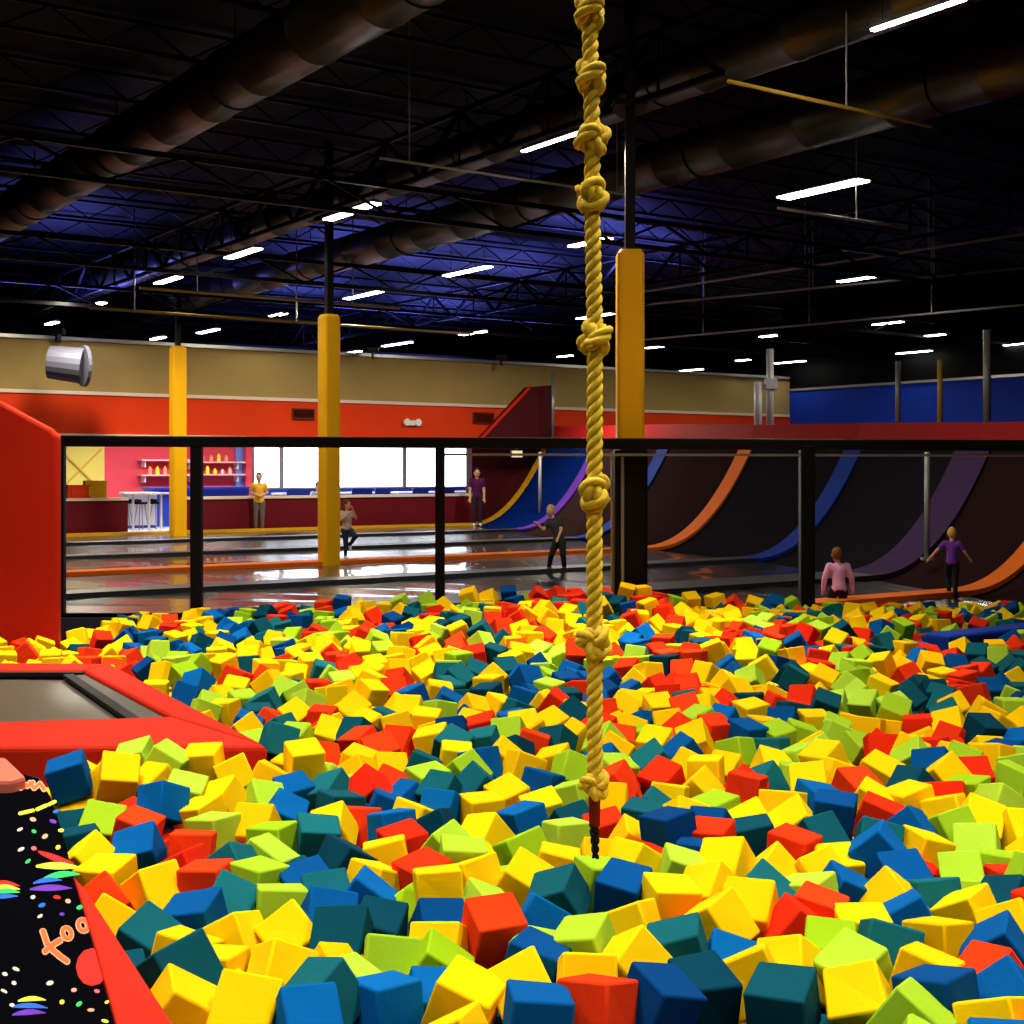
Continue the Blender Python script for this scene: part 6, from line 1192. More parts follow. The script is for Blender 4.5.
lamps = [(917, 14, 97, 'lamp at the top right corner above the yellow pipe'), (552, 141, 65, 'lamp reaching behind the third rope knot'), (822, 189, 88, 'large bright lamp at the right, biggest in the picture'), (590, 242, 42, 'lamp crossing behind the rope below the fourth knot'),
         (467, 271, 48, 'bright lamp left of the rope in the blue lit roof'), (243, 253, 33, 'lamp between the ducts at the left'), (338, 216, 22, 'lower left of the pair by the middle duct'), (366, 206, 22, 'upper right of the pair by the middle duct'), (168, 280, 24, 'yellowish lamp below the left duct'),
         (363, 295, 38, 'lamp just right of the middle yellow column top'), (272, 316, 28, 'lamp just left of the middle yellow column top'), (397, 344, 30, 'lamp above the cream wall right of the middle column'), (473, 333, 26, 'lamp above the cream wall between middle column and rope'), (595, 316, 38, 'lamp behind the rope above its fifth knot'),
         (856, 279, 38, 'lamp below the large bright one at the right'), (888, 323, 32, 'lamp above the blue wall, upper of several'), (690, 370, 27, 'lamp right of the near yellow column'), (790, 362, 32, 'lamp above the left end of the blue wall'), (914, 352, 38, 'lamp low above the blue wall at the right'), (1018, 344, 30, 'lamp at the right edge above the blue wall'),
         (52, 323, 10, 'small lamp at the far left'), (158, 338, 12, 'small lamp above the farthest column'), (208, 331, 20, 'small lamp right of the farthest column top'), (655, 347, 18, 'lamp just right of the near yellow column edge'), (768, 336, 16, 'small lamp over the white posts'), (353, 352, 16, 'small lamp right above the cream wall'), (565, 356, 14, 'small lamp just left of the rope'), (492, 364, 14, 'smallest lamp above the cream wall'), (1020, 366, 16, 'lowest lamp at the right edge'), (905, 371, 26, 'small lamp above the blue wall between the first two poles'), (797, 378, 30, 'lowest small lamp above the left end of the blue wall'), (985, 368, 22, 'small lamp above the blue wall beside the right pole'), (743, 360, 14, 'tiny lamp left of the white posts'), (935, 335, 20, 'small lamp between the upper lamps over the blue wall'), (98, 304, 12, 'faint lamp at the left under the ducts')]
first = True
for px, py, wpx, lab in lamps:
    z = ZL if py < 330 else ZL - .3
    if py < 40: z = ZL
    Y = (z - EYE) * F / (HOR - py); p = at(px, py, Y)
    o = protoL if first else copy_tree(protoL); first = False
    o.location = p; o.rotation_euler = (0, 0, UA); tag(o, 'hanging fluorescent ' + lab, 'ceiling lamp', 'hanging fluorescent lamps')
    pr = abs((p.x + U.x * 1.6) / (p.y + U.y * 1.6) - p.x / p.y) * F; o.scale = (min(1.1, .88 * wpx / pr), {14: .30, 141: .30, 189: 1.3}.get(py, .9), .6)
# pit lamps out of the top of the frame: same fittings, each with its own area light
def pit_light(x, y, en, col=(1, .95, .82), spread=1.9):
    o = copy_tree(protoL); o.location = (x, y, 6.85); o.scale = (1, 1, .12); o.rotation_euler = (0, 0, UA); tag(o, 'fluorescent lamp above the foam pit, over the top of the picture', 'ceiling lamp', 'lamps over the foam pit')
    l = bpy.data.lights.new('pit_light', 'AREA'); l.shape = 'RECTANGLE'; l.size = 1.6; l.size_y = .35; l.energy = en; l.color = col; l.spread = spread
    lo = bpy.data.objects.new('pit_light', l); lo.location = (x, y, 6.83); lo.rotation_euler = (0, 0, UA); COL.objects.link(lo)
    return o
PE = 190; ZPL = 6.85
for x, y, e, sp in ((-4.4, 1.4, .70, 1.9), (.2, .2, .65, 1.9), (4.4, 1.8, .6, 1.9), (-2.4, 5.6, .88, 1.8), (2.4, 5.2, .88, 1.8), (-3.6, 9.6, .85, 1.7), (1.9, 9.2, .85, 1.6), (-4.2, 13.0, .85, 1.3), (-.6, 12.9, .85, 1.25), (1.0, 12.3, .7, 1.1)):
    pit_light(x, y, PE * e, spread=sp)
# blue wash bars added around the cream wall and truss to tint the roof
RZ0 = math.atan2(V.y, V.x)
def wash(p, rot, en, col, lab, size=1.0, spread=2.4):
    e = empty('added_wash_light', p); tag(e, lab, 'light', 'added blue wash lights')
    mb = MB(); mb.box((-.16, -.12, -.10), (.16, .12, .04)); mb.build('lamp_body', M['blacksteel'], e, bevel=.02)
    mb = MB(); mb.box((-.03, -.14, -.3), (.03, .14, -.1)); mb.build('bracket', M['blacksteel'], e)
    l = bpy.data.lights.new('wash', 'AREA'); l.shape = 'RECTANGLE'; l.size = size; l.size_y = .3; l.energy = en; l.color = col; l.spread = spread
    lo = bpy.data.objects.new('wash_beam', l); lo.location = Vector(p) + Vector((0, 0, .06)); lo.rotation_euler = rot; COL.objects.link(lo)
for a_, b_, z_, en, sz, lab in ((5.5, -.6, 5.12, 1100, 3.5, 'left added blue wash bar on top of the cream wall'), (10.0, -.6, 5.12, 800, 3.5, 'right added blue wash bar on top of the cream wall'), (6.8, -9.1, 6.15, 420, 3.0, 'added blue wash bar on the truss right of the middle column'), (10.2, -7.0, 6.15, 330, 3.0, 'added blue wash bar on the truss left of the rope'), (-3.5, -.6, 5.12, 500, 3.0, 'added blue wash bar on the far left of the cream wall'), (7, 7, 5.12, 800, 3.0, 'added blue wash bar beyond the cream wall, left one'), (13, 8, 5.12, 800, 3.0, 'added blue wash bar beyond the cream wall, right one')):
    wash(W(a_, b_, z_), (PI, 0, RZ0), en, (.14, .16, 1.0), lab, sz, 2.9)
# unseen fill lights added over the court so the walls read, mostly without lamps
def glow(p, rot, en, col, sx, sy, spread=3.0):
    l = bpy.data.lights.new('fill_light', 'AREA'); l.shape = 'RECTANGLE'; l.size = sx; l.size_y = sy; l.energy = en; l.color = col; l.spread = spread
    lo = bpy.data.objects.new('fill_light', l); lo.location = p; lo.rotation_euler = rot; COL.objects.link(lo); return lo

for (x, y, z, en) in ((-6, 22, 5.7, 200), (-10, 31, 5.6, 420), (-4, 33.5, 5.6, 420), (1.5, 37, 5.6, 300), (.6, 17.6, 5.6, 230), (4.5, 22, 5.7, 45), (9, 42, 5.6, 260), (9.5, 31, 5.6, 160), (3.74, 12.45, 5.72, 100)):
    glow((x, y, z), (0, 0, UA), en, (1, .90, .70), 1.6, .3, 3.1)
# ------------------------------------------------------------------ fittings on the red band
def wallthing(name, px, py, wpx, hpx, lab, cat):
    e = empty(name, WP(px, py, -.02)); e.rotation_euler = (0, 0, math.atan2(V.y, V.x)); tag(e, lab, cat)
    s = WP(px, py, 0).y / F; w_, h_ = wpx * s / V.x / 1.0 / 2, hpx * s / 2
    return e, w_, h_
for px, py, lab in ((303, 414, 'brown square air vent on the red band left of the middle column'), (483, 418, 'brown air vent on the red band by the slanted wing wall')):
    e, w_, h_ = wallthing('wall_vent', px, py, 20, 11, lab, 'vent')
    mb = MB()
    mb.box((-w_, -.05, -h_), (w_, 0, -h_ + .04)); mb.box((-w_, -.05, h_ - .04), (w_, 0, h_)); mb.box((-w_, -.05, -h_), (-w_ + .04, 0, h_)); mb.box((w_ - .04, -.05, -h_), (w_, 0, h_)); mb.build('frame', M['vent'], e)
    mb = MB()
    for i in range(6): mb.bar(Vector((-w_ + .04, -.02, -h_ + .06 + i * (2 * h_ - .1) / 6)), Vector((w_ - .04, -.02, -h_ + .06 + i * (2 * h_ - .1) / 6)), .03, .012)
    mb.build('louvres', M['blacksteel'], e)
e, w_, h_ = wallthing('emergency_light', 411, 423, 9, 5, 'white twin headed emergency light on the red band above the windows', 'light')
mb = MB(); mb.box((-w_ * .6, -.1, -h_), (w_ * .6, 0, h_)); mb.build('case', M['white'], e, bevel=.02)
for s in (-1, 1):
    mb = MB(); mb.tube([Vector((s * w_ * 1.2, -.02, .02)), Vector((s * w_ * 1.2, -.12, .02))], [.08, .11], 12); mb.build('lamp_head', M['white'], e)
e, w_, h_ = wallthing('exit_sign', 516, 454, 11, 7, 'small lit pale yellow sign on the dark wall behind the yellow curved pad', 'sign')
e.location = WP(516, 454, -.3)
mb = MB(); mb.box((-w_, -.06, -h_), (w_, 0, h_)); mb.build('case', M['white'], e, bevel=.01)
mb = MB(); mb.box((-w_ * .92, -.07, -h_ * .88), (w_ * .92, -.062, h_ * .88)); mb.build('lit_face', M['sign'], e)
mb = MB(); mb.box((-.03, -.03, h_), (.03, .0, h_ + .3)); mb.build('bracket', M['steelgrey'], e)

# ------------------------------------------------------------------ lounge contents
RZ = math.atan2(V.y, V.x)
# yellow panel with an X of rope
e = empty('crossed_board', WP(80, 470, LB - .1), RZ); tag(e, 'pale yellow wall panel with a large thin X behind the left counter', 'panel')
mb = MB(); mb.box((-.75, -.04, -.75), (.75, 0, .75)); mb.build('board', M['yellowwall'], e)
mb = MB(); mb.bar(Vector((-.65, -.06, -.65)), Vector((.65, -.06, .65)), .05, .03, Vector((0, 1, 0))); mb.bar(Vector((-.65, -.09, .65)), Vector((.65, -.09, -.65)), .05, .03, Vector((0, 1, 0))); mb.build('cross', mat('ochre_paint', (.62, .38, .05), .6), e)
# wall shelves
for (px, py, wd, lab) in ((215, 463, 2.0, 'upper pale shelf on the pink wall'), (215, 475.5, 2.0, 'lower pale shelf on the pink wall'), (165, 461, 1.6, 'upper pale shelf left of the black post'), (165, 476, 1.6, 'lower pale shelf left of the black post')):
    e = empty('wall_shelf', WP(px, py, LB - .35), RZ); tag(e, lab, 'shelf', 'pale shelves on the pink wall')
    mb = MB(); mb.box((-wd / 2, -.15, 0), (wd / 2, .34, .05)); mb.build('board', M['shelfpink'], e)
    mb = MB()
    for s in (-1, 1): mb.box((s * wd * .4 - .02, .0, -.2), (s * wd * .4 + .02, .34, 0))
    mb.build('brackets', M['white'], e)
rl = random.Random(9)
for (px, py, n) in ((215, 463, 5), (215, 475.5, 6), (165, 476, 4)):
    for i in range(n):
        p = WP(px + (i - n / 2) * 7.5, py, LB - .3); c = rl.choice(('salmon', 'white', 'pink', 'yellow'))
        mb = MB(); h = rl.uniform(.16, .28); mb.tube([Vector((0, 0, .052)), Vector((0, 0, .052 + h * .7)), Vector((0, 0, .052 + h * .8)), Vector((0, 0, .052 + h))], [.06, .06, .03, .03], 10)
        o = mb.build('bottle', NM_[1 + nk.index(c)]); o.location = p
        tag(o, 'small blurred bottle on the %s of the pink wall shelves%s' % ('upper' if py < 470 else 'lower', ' left of the black post' if px < 190 else ''), 'bottle', 'bottles on the pink wall shelves %d %d' % (px, py))
# blue service counter
e = empty('service_counter', WP(212, 520, 4.2), RZ); e.location.z = FZ; tag(e, 'bright blue service counter behind the half wall', 'counter')
mb = MB(); a0, a1 = A(150, 4.2) - A(212, 4.2), A(249, 4.2) - A(212, 4.2); mb.box((a0, 0, 0), (a1, .6, 1.12)); mb.build('front', M['bluecounter'], e)
mb = MB(); mb.box((a0 - .05, -.08, 1.12), (a1 + .05, .65, 1.18)); mb.build('worktop', M['bluecounter'], e)
# white counter left
e = empty('white_counter', WP(142, 515, 3.6), RZ); e.location.z = FZ; tag(e, 'white snack counter at the lounge entrance', 'counter')
a0, a1 = A(127, 3.6) - A(142, 3.6), A(157, 3.6) - A(142, 3.6)
mb = MB(); mb.box((a0, 0, .08), (a1, .5, 1.0)); mb.build('front', M['white'], e)
mb = MB(); mb.box((a0, .05, 0), (a1, .5, .08)); mb.build('plinth', M['bluecounter'], e)
mb = MB(); mb.box((a0 - .05, -.05, 1.0), (a1 + .05, .55, 1.05)); mb.build('worktop', M['trimwhite'], e)
# high tables and stools
def high_table():
    e = empty('bar_table'); mb = MB(); mb.tube([Vector((0, 0, 1.02)), Vector((0, 0, 1.06))], .32, 20); mb.build('table_top', M['white'], e)
    mb = MB(); mb.tube([Vector((0, 0, .03)), Vector((0, 0, 1.02))], .035, 10); mb.build('stem', M['white'], e)
    mb = MB(); mb.tube([Vector((0, 0, 0)), Vector((0, 0, .03))], [.26, .22], 20); mb.build('foot', M['white'], e); return e
T1 = high_table()
for i, (px, Y, lab) in enumerate(((133, 37.4, 'white round bar table at the lounge entrance, left one'), (149, 37.6, 'white round bar table at the lounge entrance, middle one'), (161, 38.2, 'white round bar table against the blue counter'))):
    o = T1 if i == 0 else copy_tree(T1); p = at(px, HOR, Y); o.location = (p.x, p.y, FZ); tag(o, lab, 'table', 'white bar tables')
def stool():
    e = empty('bar_stool'); mb = MB(); mb.tube([Vector((0, 0, .74)), Vector((0, 0, .80))], .18, 16); mb.build('seat', M['blackpad'], e)
    mb = MB(); mb.tube([Vector((-.16, .1, .82)), Vector((0, .19, .84)), Vector((.16, .1, .82))], .05, 8); mb.build('backrest', M['blackpad'], e)
    for a in range(4):
        mb = MB(); c, s = math.cos(a * PI / 2 + PI / 4), math.sin(a * PI / 2 + PI / 4); mb.tube([Vector((c * .1, s * .1, .74)), Vector((c * .22, s * .22, 0))], .014, 6); mb.build('leg', M['steelgrey'], e)
    return e
S1 = stool()
for i, (px, Y, lab) in enumerate(((126, 38.4, 'black bar stool left of the bar tables'), (141, 38.0, 'black bar stool between the two left bar tables'), (156, 38.3, 'black bar stool right of the middle bar table'), (112, 38.6, 'black bar stool behind the left half wall'))):
    o = S1 if i == 0 else copy_tree(S1); p = at(px, HOR, Y); o.location = (p.x, p.y, FZ); o.rotation_euler = (0, 0, i * 1.3); tag(o, lab, 'stool', 'black bar stools')
# low tables & bright clutter along the window sill side
def box_seat(px, lab, m, w_=.5):
    e = empty('lounge_chair', WP(px, 500, 3.0)); e.location.z = FZ; e.rotation_euler = (0, 0, RZ + rl.uniform(-.4, .4)); tag(e, lab, 'chair', 'blue lounge chairs by the windows')
    mb = MB(); mb.box((-w_ / 2, -.25, .42), (w_ / 2, .25, .5)); mb.build('seat', M[m], e, bevel=.02)
    mb = MB(); mb.box((-w_ / 2, .2, .5), (w_ / 2, .26, 1.12)); mb.build('backrest', M[m], e, bevel=.02)
    for sx in (-1, 1):
        for sy in (-1, 1): mb = MB(); mb.tube([Vector((sx * w_ * .42, sy * .2, 0)), Vector((sx * w_ * .42, sy * .2, .42))], .016, 6); mb.build('leg', M['steelgrey'], e)
for px, lab in ((365, 'blue lounge chair right of the middle yellow column'), (385, 'blue lounge chair below the second window mullion'), (423, 'blue lounge chair left of the black netting post'), (300, 'blue lounge chair left of the middle yellow column'), (452, 'blue lounge chair under the last window')):
    box_seat(px, lab, 'bluecounter', rl.uniform(.5, .8))
for i, px in enumerate((290, 345, 372, 405, 435, 460)):
    e = empty('lounge_table', WP(px, 500, 4.4)); e.location.z = FZ; e.rotation_euler = (0, 0, RZ); tag(e, 'white low table beneath the bright windows, number %s from left' % ('one', 'two', 'three', 'four', 'five', 'six')[i], 'table', 'white tables under the windows')
    mb = MB(); mb.box((-.5, -.35, .92), (.5, .35, .97)); mb.build('table_top', M['white'], e)
    for sx in (-1, 1):
        for sy in (-1, 1): mb = MB(); mb.box((sx * .45 - .025, sy * .3 - .025, 0), (sx * .45 + .025, sy * .3 + .025, .92)); mb.build('leg', M['steelgrey'], e)
# red game cabinet at the counter end and yellow one
for px, m, lab in ((78, 'redwall', 'small orange red box on the left counter'), (95, 'yellowstrip', 'small yellow box on the left counter')):
    p = WP(px, 497, .08); mb = MB(); mb.box((-.28, -.1, 0), (.28, .12, .34 if px < 80 else .45)); mb.box((-.2, -.12, .06), (.2, -.1, .28)); o = mb.build('counter_box', M[m]); o.location = (p.x, p.y, .875); o.rotation_euler = (0, 0, RZ); tag(o, lab, 'box', 'boxes on the left counter')

# ------------------------------------------------------------------ people
def limb_mesh(J, E, R, vox, extra=None):
    """one continuous surface from a skeleton: tapered capsules merged by a voxel remesh"""
    mb = MB()
    for a, b in E:
        pa_, pb_ = Vector(J[a]), Vector(J[b]); ra, rb = R[a], R[b]; L = (pb_ - pa_).length
        d = (pb_ - pa_) / max(L, 1e-6); pts = []; rs = []
        for t in (-1, -.8, -.45): pts.append(pa_ + d * ra * t); rs.append(ra * math.sqrt(max(.03, 1 - t * t)))
        for t in (0, .25, .5, .75, 1): pts.append(pa_.lerp(pb_, t)); rs.append(ra + (rb - ra) * t)
        for t in (.45, .8, 1): pts.append(pb_ + d * rb * t); rs.append(rb * math.sqrt(max(.03, 1 - t * t)))
        mb.tube(pts, rs, 12)
    if extra:
        for c, sx, sy, sz, rot in extra:
            vs = []; fs = []; n, k = 14, 10; Rm = Euler(rot).to_matrix()
            for i in range(k + 1):
                th = PI * i / k
                for j in range(n): vs.append(Vector(c) + Rm @ Vector((sx * math.sin(th) * math.cos(2 * PI * j / n), sy * math.sin(th) * math.sin(2 * PI * j / n), sz * math.cos(th))))
            for i in range(k):
                for j in range(n): fs.append((i * n + j, i * n + (j + 1) % n, (i + 1) * n + (j + 1) % n, (i + 1) * n + j))
            mb.add(vs, fs)
    me = bpy.data.meshes.new('t'); me.from_pydata([tuple(v) for v in mb.v], [], mb.f)
    bm = bmesh.new(); bm.from_mesh(me); bmesh.ops.remove_doubles(bm, verts=bm.verts, dist=1e-5); bmesh.ops.recalc_face_normals(bm, faces=bm.faces); bm.to_mesh(me); bm.free()
    o = bpy.data.objects.new('t', me); COL.objects.link(o)
    r = o.modifiers.new('r', 'REMESH'); r.mode = 'VOXEL'; r.voxel_size = vox; r.use_smooth_shade = True
    s = o.modifiers.new('s', 'SMOOTH'); s.iterations = 3; s.factor = .5
    dg = bpy.context.evaluated_depsgraph_get(); me2 = bpy.data.meshes.new_from_object(o.evaluated_get(dg))
    bpy.data.objects.remove(o); bpy.data.meshes.remove(me); 
    for p in me2.polygons: p.use_smooth = True
    return me2

def person(loc, rz, H, pose, cols, lab, hairlen=0, sleeves='short', legs='long'):
    """pose: dict of joints in units of standing height H, facing -Y"""
    J = {k: Vector(v) * H for k, v in pose.items()}
    rad = dict(pelvis=.072, belly=.066, chest=.076, neck=.030, headb=.03, lsh=.036, rsh=.036, lel=.025, rel=.025, lwr=.017, rwr=.017, lhip=.052, rhip=.052, lkn=.034, rkn=.034, lan=.022, ran=.022, lto=.018, rto=.018)
    R = {k: v * H for k, v in rad.items()}
    head = J['head']; yaw = Vector((0, -1, 0)) if 'face' not in pose else Vector(pose['face']).normalized()
    side = Vector((yaw.y, -yaw.x, 0)).normalized() * -1
    E = [('pelvis', 'belly'), ('belly', 'chest'), ('chest', 'neck'), ('neck', 'headb'), ('chest', 'lsh'), ('chest', 'rsh'), ('lsh', 'lel'), ('lel', 'lwr'), ('rsh', 'rel'), ('rel', 'rwr'), ('pelvis', 'lhip'), ('pelvis', 'rhip'), ('lhip', 'lkn'), ('lkn', 'lan'), ('rhip', 'rkn'), ('rkn', 'ran'), ('lan', 'lto'), ('ran', 'rto')]
    J['headb'] = head - Vector((0, 0, .035 * H)); 
    # hands: palm and five fingers
    for s in 'lr':
        w_ = J[s + 'wr']; d = (w_ - J[s + 'el']).normalized(); n = d.cross(Vector((0, 0, 1)));
        if n.length < .2: n = d.cross(Vector((1, 0, 0)))
        n.normalize(); J[s + 'pa'] = w_ + d * .035 * H; R[s + 'pa'] = .020 * H; E.append((s + 'wr', s + 'pa'))
        for f in range(4):
            b0 = J[s + 'pa'] + n * (f - 1.5) * .0125 * H; ln = (.034, .042, .04, .03)[f] * H
            J[s + 'f%d' % f] = b0; J[s + 'g%d' % f] = b0 + d * ln + Vector((0, 0, -.006 * H)); R[s + 'f%d' % f] = .0065 * H; R[s + 'g%d' % f] = .005 * H; E.append((s + 'f%d' % f, s + 'g%d' % f))
        J[s + 't0'] = w_ + n * .012 * H + d * .01 * H; J[s + 't1'] = w_ + n * .036 * H + d * .034 * H; R[s + 't0'] = .008 * H; R[s + 't1'] = .006 * H; E.append((s + 't0', s + 't1'))
    hs = .062 * max(1.0, 1.0 + (1.5 - H) * .25)
    rot = (0, 0, math.atan2(yaw.x, -yaw.y) * 1.0)
    hd = [(head, hs * .82 * H, hs * .95 * H, hs * 1.22 * H, rot), (head + yaw * hs * H * .95 - Vector((0, 0, .010 * H)), .008 * H, .013 * H, .014 * H, rot), (head + side * hs * .84 * H, .008 * H, .012 * H, .018 * H, rot), (head - side * hs * .84 * H, .008 * H, .012 * H, .018 * H, rot),
          (head + yaw * hs * H * .35 - Vector((0, 0, .045 * H)), .036 * H, .034 * H, .026 * H, rot)]
    e = empty('person', loc, rz); tag(e, lab, 'person')
    body = link(bpy.data.objects.new('body', limb_mesh(J, E, R, .0075 * H + .002, hd)), e); body.data.materials.append(M['skin'])
    def cloth(name, edges, grow, m, extra=None, RR=None):
        Rg = {k: v + grow * H for k, v in R.items()}
        if RR: Rg.update({k: v * H for k, v in RR.items()})
        o = link(bpy.data.objects.new(name, limb_mesh(J, edges, Rg, .011 * H, extra)), e); o.data.materials.append(m); return o
    J['lmid'] = J['lsh'].lerp(J['lel'], .55); J['rmid'] = J['rsh'].lerp(J['rel'], .55); R['lmid'] = .030 * H; R['rmid'] = .030 * H
    ar = [('lsh', 'lmid'), ('rsh', 'rmid')] if sleeves == 'short' else [('lsh', 'lel'), ('rsh', 'rel'), ('lel', 'lwr'), ('rel', 'rwr')]
    J['hem'] = J['pelvis'].lerp(J['belly'], .15); R['hem'] = .074 * H
    J['hl'] = J['hem'].lerp(J['lhip'], .55); J['hr'] = J['hem'].lerp(J['rhip'], .55); R['hl'] = .06 * H; R['hr'] = .06 * H
    J['coll'] = J['chest'].lerp(J['neck'], .7); R['coll'] = .036 * H
    cloth('shirt', [('hem', 'belly'), ('belly', 'chest'), ('chest', 'coll'), ('chest', 'lsh'), ('chest', 'rsh'), ('hl', 'hem'), ('hr', 'hem')] + ar, .010, cols['shirt'])
    J['lkm'] = J['lkn'].lerp(J['lan'], .02); J['rkm'] = J['rkn'].lerp(J['ran'], .02); R['lkm'] = .036 * H; R['rkm'] = .036 * H
    le = [('pelvis', 'lhip'), ('pelvis', 'rhip'), ('lhip', 'lkn'), ('rhip', 'rkn')]
    if legs == 'long': le += [('lkn', 'lan'), ('rkn', 'ran')]
    cloth('trousers' if legs == 'long' else 'shorts', le, .008, cols['legs'])
    cloth('socks', [('lan', 'lto'), ('ran', 'rto')], .006, cols.get('socks', M['white']))
    # hair cap
    hx = [(head - yaw * hs * .16 * H + Vector((0, 0, .014 * H)), hs * .92 * H, hs * .98 * H, hs * 1.22 * H, rot)]
    if hairlen: hx.append((head - yaw * hs * .75 * H - Vector((0, 0, hairlen * .5 * H)), hs * .6 * H, hs * .35 * H, hairlen * H, rot))
    J['h1'] = head - yaw * hs * .5 * H + Vector((0, 0, .02 * H)); J['h2'] = J['h1'] + Vector((0, 0, .01 * H)); R['h1'] = hs * .5 * H; R['h2'] = hs * .5 * H
    o = link(bpy.data.objects.new('hair', limb_mesh(J, [('h1', 'h2')], R, .009 * H, hx)), e); o.data.materials.append(cols['hair'])
    mb = MB()
    for s in (-1, 1):
        c = head + yaw * hs * .90 * H + side * s * hs * .33 * H + Vector((0, 0, .006 * H)); mb.box(c - Vector((1, 1, 1)) * .004 * H, c + Vector((1, 1, 1)) * .004 * H)
    c = head + yaw * hs * .86 * H - Vector((0, 0, .036 * H)); mb.box(c - Vector((.012, .004, .003)) * H, c + Vector((.012, .004, .003)) * H)
    mb.build('face_features', M['darkmaroon'], e)
    return e
def pose(**kw):
    p = dict(pelvis=(0, 0, .52), belly=(0, 0, .61), chest=(0, 0, .72), neck=(0, 0, .83), head=(0, -.01, .925), lsh=(.095, 0, .79), rsh=(-.095, 0, .79), lel=(.12, .01, .63), rel=(-.12, .01, .63), lwr=(.125, -.03, .48), rwr=(-.125, -.03, .48),
             lhip=(.05, 0, .50), rhip=(-.05, 0, .50), lkn=(.055, -.01, .28), rkn=(-.055, -.01, .28), lan=(.055, .01, .04), ran=(-.055, .01, .04), lto=(.06, -.08, .02), rto=(-.06, -.08, .02))
    p.update(kw); return p
def cm(n, c, r=.85): return mat(n, c, r, 0, .1, 30, .2, .1)
# man leaning on the half wall, orange-yellow shirt, grey trousers
p = at(259, HOR, 37.4)
person((p.x, p.y, FZ), .2, 1.62, pose(lel=(.14, .03, .66), rel=(-.14, .03, .66), lwr=(.05, -.08, .62), rwr=(-.05, -.08, .63), head=(.0, -.01, .925)),
       dict(shirt=cm('ochre_shirt', (.80, .42, .04)), legs=cm('grey_trousers', (.13, .10, .10)), hair=cm('brown_hair', (.06, .03, .02)), socks=cm('dark_socks', (.05, .05, .05))), 'person in an orange yellow shirt and grey trousers standing at the maroon half wall')
# child hopping by the middle column
p = at(347, HOR, 25.6)
person((p.x, p.y, FZ), .5, 1.12, pose(pelvis=(0, 0, .55), lel=(.14, -.06, .70), lwr=(.06, -.10, .86), rel=(-.13, -.08, .68), rwr=(-.02, -.12, .78), lkn=(.09, -.16, .40), lan=(.05, .02, .24), lto=(.05, -.03, .18), face=(.5, -.85, 0), rkn=(-.03, -.02, .30), ran=(-.02, .02, .05), rto=(-.02, -.07, .03)),
       dict(shirt=cm('beige_shirt', (.52, .45, .38)), legs=cm('navy_leggings', (.02, .03, .07)), hair=cm('brown_hair_2', (.10, .05, .03))), 'child in a pale beige shirt hopping on one leg beside the middle yellow column', .05)
# child leaning back behind the rope
p = at(557, HOR, 22.4)
person((p.x, p.y, FZ), -.5, 1.18, pose(pelvis=(.04, 0, .45), belly=(.02, 0, .54), chest=(-.03, 0, .66), neck=(-.065, -.01, .77), head=(-.09, -.03, .865), lsh=(.05, 0, .74), rsh=(-.13, 0, .71), rel=(-.17, -.08, .60), rwr=(-.24, -.14, .68), lel=(.09, -.05, .60), lwr=(.08, -.12, .50), lhip=(.08, 0, .43), rhip=(-.01, 0, .43), lkn=(.12, -.05, .25), lan=(.10, .04, .04), lto=(.10, -.04, .02), rkn=(-.05, -.08, .25), ran=(-.14, .02, .05), rto=(-.18, -.05, .02)),
       dict(shirt=cm('dark_tee', (.03, .03, .035)), legs=cm('black_trousers', (.01, .012, .015)), hair=cm('fair_hair', (.45, .28, .10))), 'fair haired child in dark clothes bending on the court just left of the rope', .03)
# pink child, seen from behind, kneeling at the near edge of the court
p = at(838, HOR, 17.0)
person((p.x, p.y, FZ - .10), PI, 1.08, pose(pelvis=(0, .05, .28), belly=(0, .03, .37), chest=(0, 0, .48), neck=(0, -.01, .585), head=(.01, -.02, .675), lsh=(.10, 0, .545), rsh=(-.10, 0, .545), lel=(.16, .01, .40), rel=(-.155, .02, .41), lwr=(.165, -.03, .27), rwr=(-.17, -.02, .28), lhip=(.05, .04, .26), rhip=(-.05, .04, .26), lkn=(.09, -.14, .06), rkn=(-.09, -.14, .06), lan=(.08, .12, .04), ran=(-.08, .12, .04), lto=(.08, .19, .03), rto=(-.08, .19, .03)),
       dict(shirt=cm('pink_shirt', (.85, .40, .72)), legs=cm('black_leggings', (.012, .012, .02)), hair=cm('auburn_hair', (.22, .09, .03))), 'child in a pink long sleeved shirt seen from behind, kneeling beyond the netting', .0, 'long')
# girl in purple shirt running
p = at(952, HOR, 17.9)
person((p.x, p.y, FZ), PI - .3, .92, pose(rel=(.0, 0, 0), **{}) | dict(rsh=(-.095, 0, .79), rel=(-.18, .0, .66), rwr=(-.24, -.05, .57), lel=(.21, .0, .68), lwr=(.31, -.06, .56), lsh=(.095, 0, .79), lkn=(.05, -.10, .29), lan=(.04, .0, .07), lto=(.04, -.07, .04), rkn=(-.05, .02, .28), ran=(-.04, .08, .05), rto=(-.05, .0, .02), chest=(0, -.02, .72), head=(0, -.03, .93)),
       dict(shirt=cm('purple_shirt', (.16, .04, .36)), legs=cm('black_trousers_2', (.01, .01, .014)), hair=cm('blond_hair', (.60, .38, .08))), 'blond child in a purple shirt running with both arms out by the orange pad', .02)
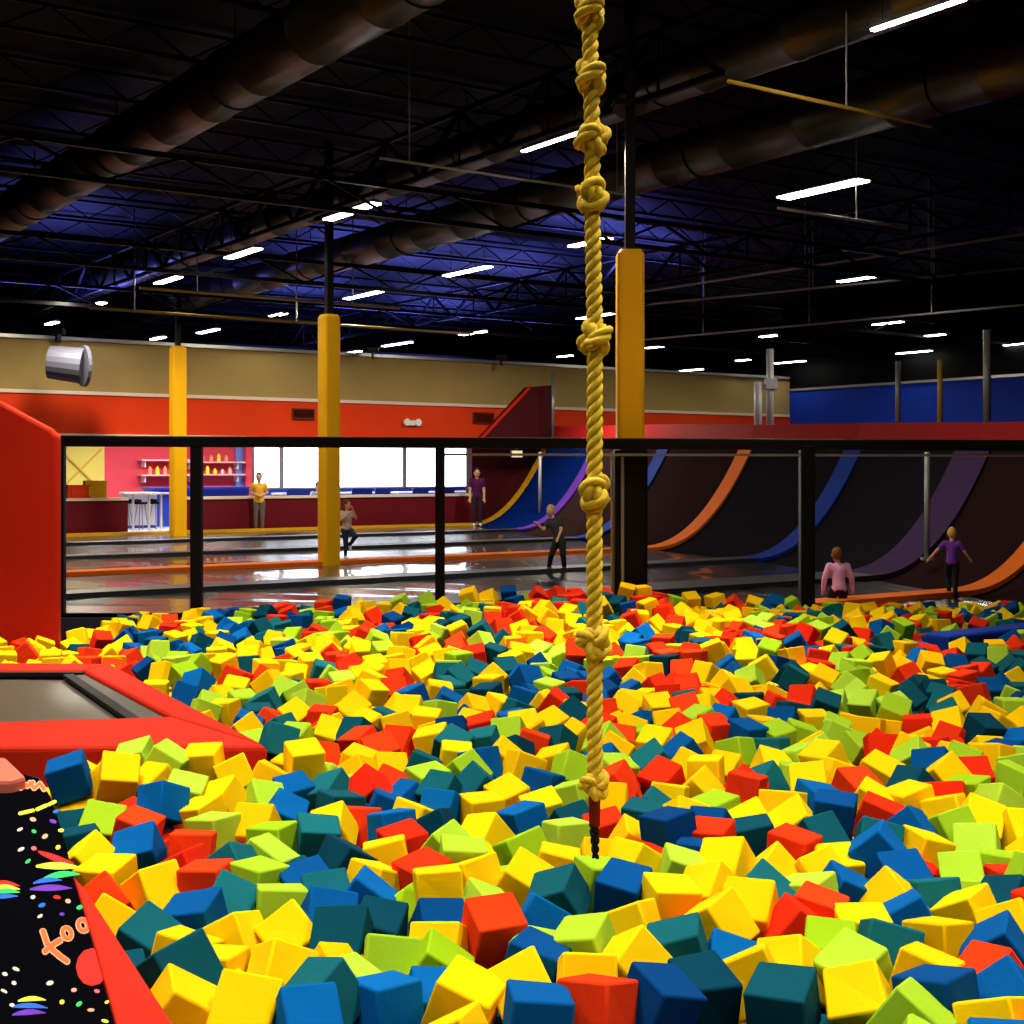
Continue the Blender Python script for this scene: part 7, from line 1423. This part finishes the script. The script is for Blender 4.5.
# two seated visitors in the lounge
SP = pose(pelvis=(0, .08, .30), belly=(0, .07, .39), chest=(0, .03, .50), neck=(0, .0, .61), head=(0, -.02, .70), lsh=(.1, 0, .57), rsh=(-.1, 0, .57), lel=(.13, -.05, .45), rel=(-.13, -.05, .45), lwr=(.08, -.16, .46), rwr=(-.08, -.16, .46), lhip=(.05, .05, .29), rhip=(-.05, .05, .29), lkn=(.06, -.18, .29), rkn=(-.06, -.18, .29), lan=(.06, -.18, .05), ran=(-.06, -.18, .05), lto=(.06, -.25, .02), rto=(-.06, -.25, .02))
for px, c, lab in ((318, (.50, .52, .55), 'seated person in a pale grey top in the lounge left of the middle column'),):
    p = WP(px, 500, 2.2); person((p.x, p.y, FZ), .4, 1.72, SP, dict(shirt=cm('shirt_%d' % px, c), legs=cm('legs_%d' % px, (.03, .03, .06)), hair=cm('hair_%d' % px, (.05, .03, .02))), lab)
    e = empty('lounge_stool', (p.x, p.y, FZ), .4); tag(e, 'dark stool under the seated person in the lounge', 'stool')
    mb = MB(); mb.box((-.2, -.02, .30), (.2, .36, .36)); mb.build('seat', M['blackpad'], e, bevel=.02)
    for sx in (-.17, .17):
        for sy in (.02, .32): mb = MB(); mb.tube([Vector((sx, sy, 0)), Vector((sx, sy, .30))], .015, 6); mb.build('leg', M['steelgrey'], e)
p = WP(477, 500, -.9); person((p.x, p.y, FZ), .1, 1.75, pose(), dict(shirt=cm('plum_top', (.07, .005, .06)), legs=cm('plum_legs', (.03, .01, .02)), hair=cm('dark_hair_4', (.02, .015, .015))), 'person in a dark plum top standing beside the right end of the windows', .05)

# unseen fill lights added under the lounge ceiling
def strip_lamp(p, en, col, lab, sx=1.5, rz=RZ):
    o = copy_tree(protoL); o.location = p; o.rotation_euler = (0, 0, rz); o.scale = (1, 1, 1); tag(o, lab, 'ceiling lamp')
    glow(Vector(p) - Vector((0, 0, .07)), (0, 0, rz), en, col, sx, .3)
for i, px in enumerate((100, 160, 215, 330, 430)):
    p = WP(px, 440, 3.6); p.z = 3.36
    l = glow(p, (0, 0, RZ), 150, (1, .96, .92), 1.2, .6)
